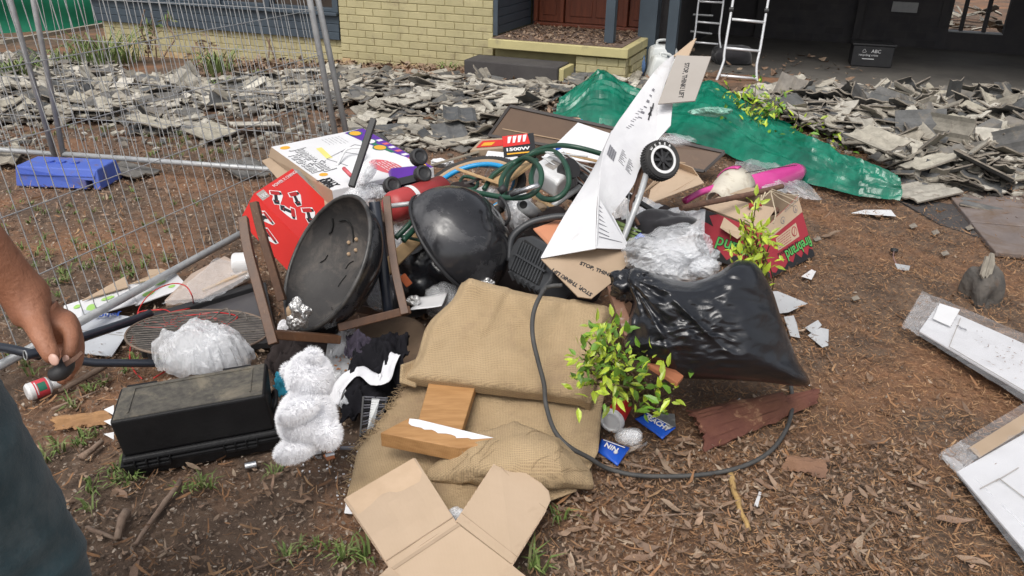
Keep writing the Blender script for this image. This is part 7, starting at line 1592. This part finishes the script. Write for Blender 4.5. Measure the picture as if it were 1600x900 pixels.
# ---- small white bottle
t = thing('pill_bottle', P(62, 610, .0), 'small white plastic bottle with a red label lying on the soil under the hand', 'bottle')
a0, a1 = P(42, 614, .035), P(92, 596, .035); ax3 = (a1 - a0).normalized(); L4 = (a1 - a0).length; R4 = .032
obj('body', MB().lathe([(.0005, -.002), (R4 * .8, -.002), (R4, .006), (R4, L4 * .66), (R4 * .7, L4 * .74), (.0005, L4 * .74)], a0, ax3, 32), M_white_pl, t, smooth=False, bevel=.001)
obj('cap', MB().lathe([(R4 * .62, L4 * .74), (R4 * .66, L4 * .78), (R4 * .66, L4), (.0005, L4)], a0, ax3, 28), M_white_pl, t, norm=False)
obj('label', MB().lathe([(R4 * 1.01, L4 * .20), (R4 * 1.01, L4 * .62)], a0, ax3, 32), mat('red_bottle_label', (.62, .06, .08), (.55, .05, .07), rough=.4), t, smooth=True, norm=False)
obj('label_emblem', MB().lathe([(R4 * 1.025, L4 * .30), (R4 * 1.025, L4 * .55)], a0, ax3, 8, ref=-FW, arc=(-.5, .45)), M_gr, t, smooth=True, norm=False)
obj('label_text', MB().lathe([(R4 * 1.025, L4 * .24), (R4 * 1.025, L4 * .275)], a0, ax3, 8, ref=-FW, arc=(-.8, .8)), M_wht, t, smooth=True, norm=False)
# ---- clear crumpled bag behind the case
tag(obj('clear_bag', filmbag(P(322, 572, .10), .165, .11, .15, 91, 6, n=96, m_=32), M_film_w), 'crumpled clear plastic bag lying behind the top of the tool case', 'plastic bag')
# ---- clothes and small rubbish in the hollow
def cloth(q, m_, label, cat, seed, amp=.03, nu=44, nv=34, name='garment', fine=.006, bulge=.03, solid=.003):
    b = MB(); q = [V(p) for p in q]
    def fn(u, v):
        p = bil(q, u, v); wob = .012 * noise.noise(V((u * 5 + seed, v * 5, 0)))
        return p + V((wob, wob * .7, amp * noise.noise(V((u * 4, v * 4, seed))) + fine * ridge((u * 2.2 + .3 * v, v * 1.6, seed), 4, seed) + bulge * math.sin(PI * u) * math.sin(PI * v) + .004 * noise.noise(V((u * 22, v * 22, seed)))))
    b.grid(fn, nu, nv); return tag(obj(name, b, m_, smooth=True, solid=solid), label, cat)
cloth([P(412, 588, .06), P(478, 596, .05), P(545, 512, .14), P(430, 524, .13)], M_fabric_g, 'faded charcoal garment crumpled behind the teddy bear', 'garment', 3, amp=.05, bulge=.05, fine=.02)
cloth([P(432, 524, .09), P(478, 520, .09), P(486, 506, .12), P(436, 505, .12)], M_fabric_w, 'white rag by the foot of the brown chair leg', 'rag', 4, amp=.02)
cloth([P(530, 668, .02), P(608, 640, .05), P(648, 588, .10), P(548, 574, .10)], M_fabric_b, 'black sports jersey heaped between the teddy bear and the hessian', 'jersey', 5, amp=.06, bulge=.06, fine=.022)
cloth([P(548, 590, .12), P(632, 596, .13), P(640, 522, .20), P(556, 548, .15)], M_fabric_b, 'black jersey sleeve lying over the round plywood board', 'jersey', 6, amp=.05, bulge=.05, fine=.025)
cloth([P(538, 556, .16), P(588, 566, .15), P(604, 545, .18), P(545, 530, .17)], mat('dark_purple_cloth', (.03, .024, .04), (.045, .036, .055), rough=.9, bump=.5), 'dark purple cloth scrunched on the round plywood board', 'cloth', 7, amp=.04, fine=.02)
b = MB(); pth = smooth_path([P(520, 632, .07), P(532, 600, .12), P(560, 580, .15), P(585, 592, .17), P(600, 592, .17), P(610, 565, .19), P(617, 552, .20)], 6)
def strip(pth, w_, seed): 
    b = MB()
    def fn(u, v):
        i = min(len(pth) - 2, int(u * (len(pth) - 1))); f = u * (len(pth) - 1) - i; p = V(pth[i]).lerp(V(pth[i + 1]), f); d = (V(pth[i + 1]) - V(pth[i])).normalized(); s_ = d.cross(V((0, -.5, 1))).normalized()
        return p + s_ * (v - .5) * w_ + V((0, 0, .012 * noise.noise(V((u * 9, v * 3, seed)))))
    return b.grid(fn, 50, 6)
tag(obj('white_stripe_cloth', strip(pth, .042, 1), M_fabric_w, smooth=True, solid=.002), 'white striped trim folding across the black jersey', 'cloth')
tag(obj('silver_piping', strip(smooth_path([P(600, 540, .21), P(606, 530, .215), P(612, 522, .22)], 5), .010, 2), M_fabric_w, solid=.002), 'short white stripe on the jersey sleeve', 'cloth')
t = thing('food_tray', P(548, 580, 0), 'clear plastic food tray with orange scraps behind the teddy bear', 'food tray')
fq3 = [P(506, 590, .06), P(596, 604, .06), P(600, 566, .09), P(515, 535, .12)]
b = MB(); b.grid(lambda u, v: bil(fq3, u, v) + V((0, 0, .03 * (max(abs(u - .5), abs(v - .5)) * 2) ** 4)), 20, 16); obj('tray', b, M_film_w, t, smooth=True, solid=.002)
r = random.Random(4)
for i in range(26):
    p = bil(fq3, r.uniform(.15, .6), r.uniform(.2, .8)) + V((0, 0, .010)); s_ = r.uniform(.004, .009); obj('scrap', MB().box(p, (s_, s_ * .6, s_ * .4), V((math.cos(i), math.sin(i), 0)), V((-math.sin(i), math.cos(i), 0))), mat('orange_scraps', (.50, .16, .04), (.40, .22, .08), rough=.7, vary=.3), t)
cloth([P(512, 560, .10), P(548, 556, .11), P(556, 516, .16), P(528, 514, .15)], M_film_w, 'white plastic bag strip between the charcoal garment and the plywood board', 'plastic bag', 11, name='plastic_bag', amp=.03)
cloth([P(505, 610, .05), P(540, 618, .05), P(545, 590, .08), P(512, 585, .08)], M_film_w, 'pale plastic wrap on the ground right of the teddy bear head', 'plastic wrap', 12, name='plastic_wrap', amp=.03)
cloth([P(528, 640, .05), P(545, 632, .07), P(530, 600, .09), P(518, 606, .08)], M_film_w, 'white plastic strip hanging down right of the teddy bear', 'plastic strip', 13, name='plastic_strip', amp=.02)
M_cyc = mat('cyan_towel', (.03, .28, .40), (.02, .20, .30), scale=30, rough=.95, bump=1, bscale=80)
cloth([P(428, 618, .05), P(452, 622, .05), P(455, 590, .10), P(430, 588, .10)], M_cyc, 'cyan towel squeezed between the tool case and the teddy bear', 'towel', 8, name='towel')
t = thing('black_rack', P(580, 660, 0), 'black slotted plastic rack standing at the frayed hessian edge', 'rack')
rk = [P(563, 682, .01), P(592, 668, .02), P(606, 622, .10), P(568, 620, .10)]
for i in range(2): obj('side_bar', MB().beam(rk[0 if i == 0 else 1], rk[3 if i == 0 else 2], .006, .01), M_blackp, t)
for i in range(15): v = i / 14; obj('cross_bar', MB().beam(bil(rk, 0, v), bil(rk, 1, v), .003, .004), M_grey_ink if i % 3 else M_blackp, t)
obj('grey_strip', MB().plate([bil(rk, .35, .1), bil(rk, .68, .1), bil(rk, .68, .96), bil(rk, .35, .96)], .003), M_steel, t)
bits = [(392, 727, .012, 'silver socket bit lying in front of the tool case'), (492, 707, .014, 'silver socket lying under the teddy bear'), (516, 712, .010, 'small silver cap left of the frayed hessian')]
for (x, y, r_, lab) in bits:
    c = P(x, y, r_); t = thing('metal_socket', P(x, y, 0), lab, 'socket'); d = V((.9, .35, 0)).normalized(); obj('barrel', MB().tube([c - d * r_ * 1.5, c + d * r_ * 1.4], r_, 14), M_chrome, t, bevel=.001); obj('bore', MB().tube([c + d * r_ * 1.4, c + d * r_ * 1.45], r_ * .6, 12), M_blk, t)
tag(obj('blue_grey_strip', MB().beam(P(508, 700, .012), P(553, 700, .012), .012, .006), M_grey_ink), 'dark strip with a blue end near the teddy bear foot', 'strip')
tag(obj('orange_chip', MB().plate([P(505, 712, .012), P(518, 704, .016), P(524, 716, .012), P(512, 720, .01)], .004), mat('orange_clay', (.36, .13, .05), (.3, .11, .05), rough=.9)), 'orange clay chip near the teddy bear foot', 'chip')
r = random.Random(14); b = MB()
for i in range(150):
    x, y = r.uniform(470, 560), r.uniform(690, 740)
    if r.random() < .5: x, y = r.uniform(525, 556), r.uniform(735, 790)
    c = G(x, y, .004); s_ = r.uniform(.002, .008); a = r.uniform(0, 6); b.box(c, (s_, s_ * .7, s_ * .5), V((math.cos(a), math.sin(a), .2)).normalized(), V((-math.sin(a), math.cos(a), 0)), mi=r.choice((0, 1)))
obj('small_debris', b, [M_card_w, M_bits], kind='stuff')

# ================================================================ PERSON AT THE LEFT EDGE
M_skin = mat('tanned_skin', (.34, .155, .09), (.26, .11, .062), scale=14, rough=.5, bump=.7, bscale=70, spec=.35, dirt=(.20, .085, .05), dscale=22, damt=.2)
M_nail = mat('fingernail', (.52, .32, .25), (.48, .29, .23), rough=.35)
M_trous = mat('dusty_green_black_trousers', (.010, .034, .045), (.022, .056, .070), scale=5, rough=.9, bump=.5, bscale=120, dirt=(.075, .105, .115), dscale=4, damt=.35, sheen=.2)
M_shirt = mat('grey_work_shirt', (.10, .11, .12), (.08, .09, .10), scale=6, rough=.9, bump=.4, bscale=60)
per = thing('person', V((-1.02, 1.05, 0)), 'person at the left edge in dark trousers holding a black handled knife', 'person')
def skin(name, verts, edges, m_, parent, sub=2, root=0):
    me = bpy.data.meshes.new(name); me.from_pydata([tuple(V(v[0]) - ORG[parent]) for v in verts], edges, []); me.materials.append(m_)
    o = bpy.data.objects.new(name, me); COL.objects.link(o); o.parent = parent
    md = o.modifiers.new('skin', 'SKIN'); md.use_smooth_shade = True
    for i, v in enumerate(verts):
        rr = v[1]; me.skin_vertices[0].data[i].radius = (rr, rr) if not isinstance(rr, tuple) else rr; me.skin_vertices[0].data[i].use_root = (i == root)
    s_ = o.modifiers.new('sub', 'SUBSURF'); s_.levels = sub; s_.render_levels = sub; s_.use_limit_surface = False
    ORG[o] = ORG[parent]; return o
hd = 1.16                                                 # metres along the view to the hand
B = lambda x, y, z=hd: Z(x, y, z)
hips = V((-1.08, 1.02, .94)); chest = V((-1.16, 1.06, 1.32)); neck_ = V((-1.15, 1.10, 1.50)); headc = V((-1.12, 1.16, 1.66))
sh_r = V((-.98, 1.16, 1.40)); elb = B(-150, 250, 1.02); wr_ = B(28, 448, 1.13)
vs = [(hips, .12), (chest, .13), (neck_, .058), (headc, .085), (sh_r, .052), (elb, .043), (B(-60, 355, 1.07), .043), (B(-5, 415, 1.11), .036), (wr_, (.031, .031)),
      (V((-1.34, 1.0, 1.40)), .052), (V((-1.42, 1.0, 1.12)), .040), (V((-1.36, 1.12, .92)), .03), (V((-1.02, 1.0, .86)), .085), (V((-1.0, 1.12, .48)), .06), (V((-1.0, 1.05, .10)), .042), (V((-1.0, 1.20, .05)), .035),
      (V((-1.18, .98, .86)), .085), (V((-1.20, 1.02, .48)), .06), (V((-1.22, .94, .10)), .042), (V((-1.22, 1.08, .05)), .035)]
es = [(0, 1), (1, 2), (2, 3), (1, 4), (4, 5), (5, 6), (6, 7), (7, 8), (1, 9), (9, 10), (10, 11), (0, 12), (12, 13), (13, 14), (14, 15), (0, 16), (16, 17), (17, 18), (18, 19)]
n0_ = len(vs)
# palm (seen from the thumb side), then five fingers
palm = [(B(48, 475, 1.145), (.030, .030)), (B(68, 498, 1.155), (.032, .030)), (B(90, 512, 1.165), (.026, .024))]
vs += palm; es += [(8, n0_), (n0_, n0_ + 1), (n0_ + 1, n0_ + 2)]
def finger(root, pts, rads):
    i = len(vs); vs.extend([(B(*p), r_) for p, r_ in zip(pts, rads)]); es.append((root, i)); es.extend([(i + k, i + k + 1) for k in range(len(pts) - 1)])
finger(n0_ + 2, [(108, 510, 1.155), (113, 528, 1.145), (110, 548, 1.135), (100, 562, 1.13)], [.0155, .0115, .0102, .0085])          # index
finger(n0_ + 2, [(115, 514, 1.185), (121, 538, 1.18), (119, 566, 1.17), (108, 584, 1.16)], [.0150, .0115, .0105, .009])              # middle
finger(n0_ + 2, [(108, 520, 1.215), (114, 548, 1.21), (112, 576, 1.20), (101, 594, 1.19)], [.0140, .0110, .010, .0085])             # ring
finger(n0_ + 1, [(92, 528, 1.235), (102, 560, 1.235), (102, 584, 1.225), (94, 600, 1.215)], [.0130, .0100, .009, .0078])             # little
finger(n0_, [(56, 500, 1.125), (66, 528, 1.105), (77, 550, 1.10), (86, 567, 1.10)], [.0200, .0150, .0128, .0105])                    # thumb
body = skin('body', vs, es, M_skin, per, sub=2)
obj('thumbnail', blob(B(84, 562, 1.0895), (.0068, .0088, .0028), RT * .86 + UP * .5, UP * .86 - RT * .5, -FW, sub=3, amp=0), M_nail, per, smooth=True)
obj('fingernail', blob(B(103, 561, 1.1215), (.005, .006, .002), RT, UP, -FW, sub=3, amp=0), M_nail, per, smooth=True)
for s_, (x, y, z_) in enumerate(((1.06, 0, 0),)):
    hv = headc
obj('nose', blob(headc + V((.085, .045, -.005)), (.022, .018, .026), sub=3, amp=0), M_skin, per, smooth=True)
for s_ in (-1, 1):
    obj('ear', blob(headc + V((-.02 + .045 * s_ * -.4, .085 * s_, .0)), (.022, .010, .032), sub=3, amp=0), M_skin, per, smooth=True)
    e = obj('eye', blob(headc + V((.074, .03 + .032 * s_, .02)), (.011, .012, .009), sub=3, amp=0), M_wht, per, smooth=True); obj('iris', blob(headc + V((.083, .031 + .032 * s_, .02)), (.004, .005, .005), sub=2, amp=0), M_ink, e, smooth=True)
obj('mouth', blob(headc + V((.080, .035, -.042)), (.006, .022, .006), sub=3, amp=0), mat('lips', (.35, .12, .09), rough=.5), per, smooth=True)
obj('hair', blob(headc + V((-.018, -.005, .035)), (.105, .10, .085), sub=4, amp=.05, seed=3), mat('dark_hair', (.03, .02, .015), (.05, .035, .025), rough=.8, bump=1, bscale=60, stretch=(1, 1, 6)), per, smooth=True)
# clothes
def garm(name, segs, m_, parent=per, seed=1, wr=.010, nu=40):
    for pts in segs:
        pth = smooth_path([V(p[0]) for p in pts], 10); rr = []
        for i in range(len(pth)):
            k = i / 10; a = min(len(pts) - 2, int(k)); f = min(1, k - a); f = f * f * (3 - 2 * f); rr.append(pts[a][1] * (1 - f) + pts[a + 1][1] * f)
        mb = MB().tube(pth, rr, nu); 
        mb.v = [tuple(V(v) + V((noise.noise(V(v) * 7 + V((seed, 0, 0))), noise.noise(V(v) * 7 + V((0, seed, 0))), 0)) * wr + V((1, .5, 0)) * .009 * ridge((v[0] * 2, v[1] * 2, v[2] * 3.2), 4, seed) + V((1, .5, 0)) * .004 * ridge((v[0] * 3, v[1] * 3, v[2] * 5), 5, seed)) for v in mb.v]
        obj(name, mb, m_, parent, smooth=True)
garm('trouser_leg', [[(V((-1.03, 1.02, .97)), .135), (V((-.985, 1.03, .86)), .150), (V((-.955, 1.05, .72)), .143), (V((-.925, 1.08, .56)), .128), (V((-.915, 1.09, .47)), .118), (V((-.93, 1.05, .30)), .105), (V((-.95, 1.02, .08)), .10)],
                     [(V((-1.22, 1.0, .97)), .125), (V((-1.22, 1.0, .86)), .135), (V((-1.22, 1.02, .48)), .105), (V((-1.23, .97, .08)), .10)]], M_trous, seed=3, wr=.02)
obj('side_seam', MB().tube(smooth_path([V((-.905, .965, .86)), V((-.875, .985, .72)), V((-.855, 1.005, .56)), V((-.86, 1.01, .47)), V((-.87, .98, .30))], 8), .0028, 5), mat('seam_thread', (.012, .022, .028), rough=.9), per, smooth=True)
garm('shirt', [[(V((-1.11, 1.02, .92)), .165), (V((-1.13, 1.04, 1.1)), .16), (chest, .175), (V((-1.155, 1.08, 1.44)), .12), (V((-1.15, 1.10, 1.49)), .07)]], M_shirt, seed=5)
garm('sleeve', [[(V((-1.06, 1.13, 1.42)), .075), (sh_r, .07), (sh_r.lerp(elb, .6), .062)], [(V((-1.28, 1.01, 1.42)), .075), (V((-1.36, 1.0, 1.38)), .07), (V((-1.40, 1.0, 1.22)), .062)]], M_shirt, seed=6)
for (x, y) in ((-.95, 1.06), (-1.23, 1.0)): obj('boot', blob(V((x, y + .05, .055)), (.055, .15, .06), sub=4, amp=.04, mold=lambda p: V((p.x, p.y, max(p.z, -.85)))), mat('dusty_boot', (.05, .04, .03), rough=.85), per, smooth=True)
# the knife in the hand: black round folded handle and rusty hooked blade
kn = thing('hooked_knife', B(92, 575, 1.13), 'black handled knife with a rusty curved blade held between thumb and fingers', 'knife')
obj('handle', MB().tube(smooth_path([B(80, 586, 1.125), B(92, 583, 1.125), B(103, 572, 1.13), B(107, 558, 1.14)], 5), [.0085 + .0035 * math.sin(PI * i / 15) for i in range(16)], 14), M_blackp, kn, smooth=True)
obj('blade', MB().plate([B(100, 566, 1.118), B(118, 556, 1.115), B(127, 548, 1.115), B(130, 552, 1.115), B(121, 562, 1.115), B(104, 573, 1.118)], .0018), M_rust, kn)
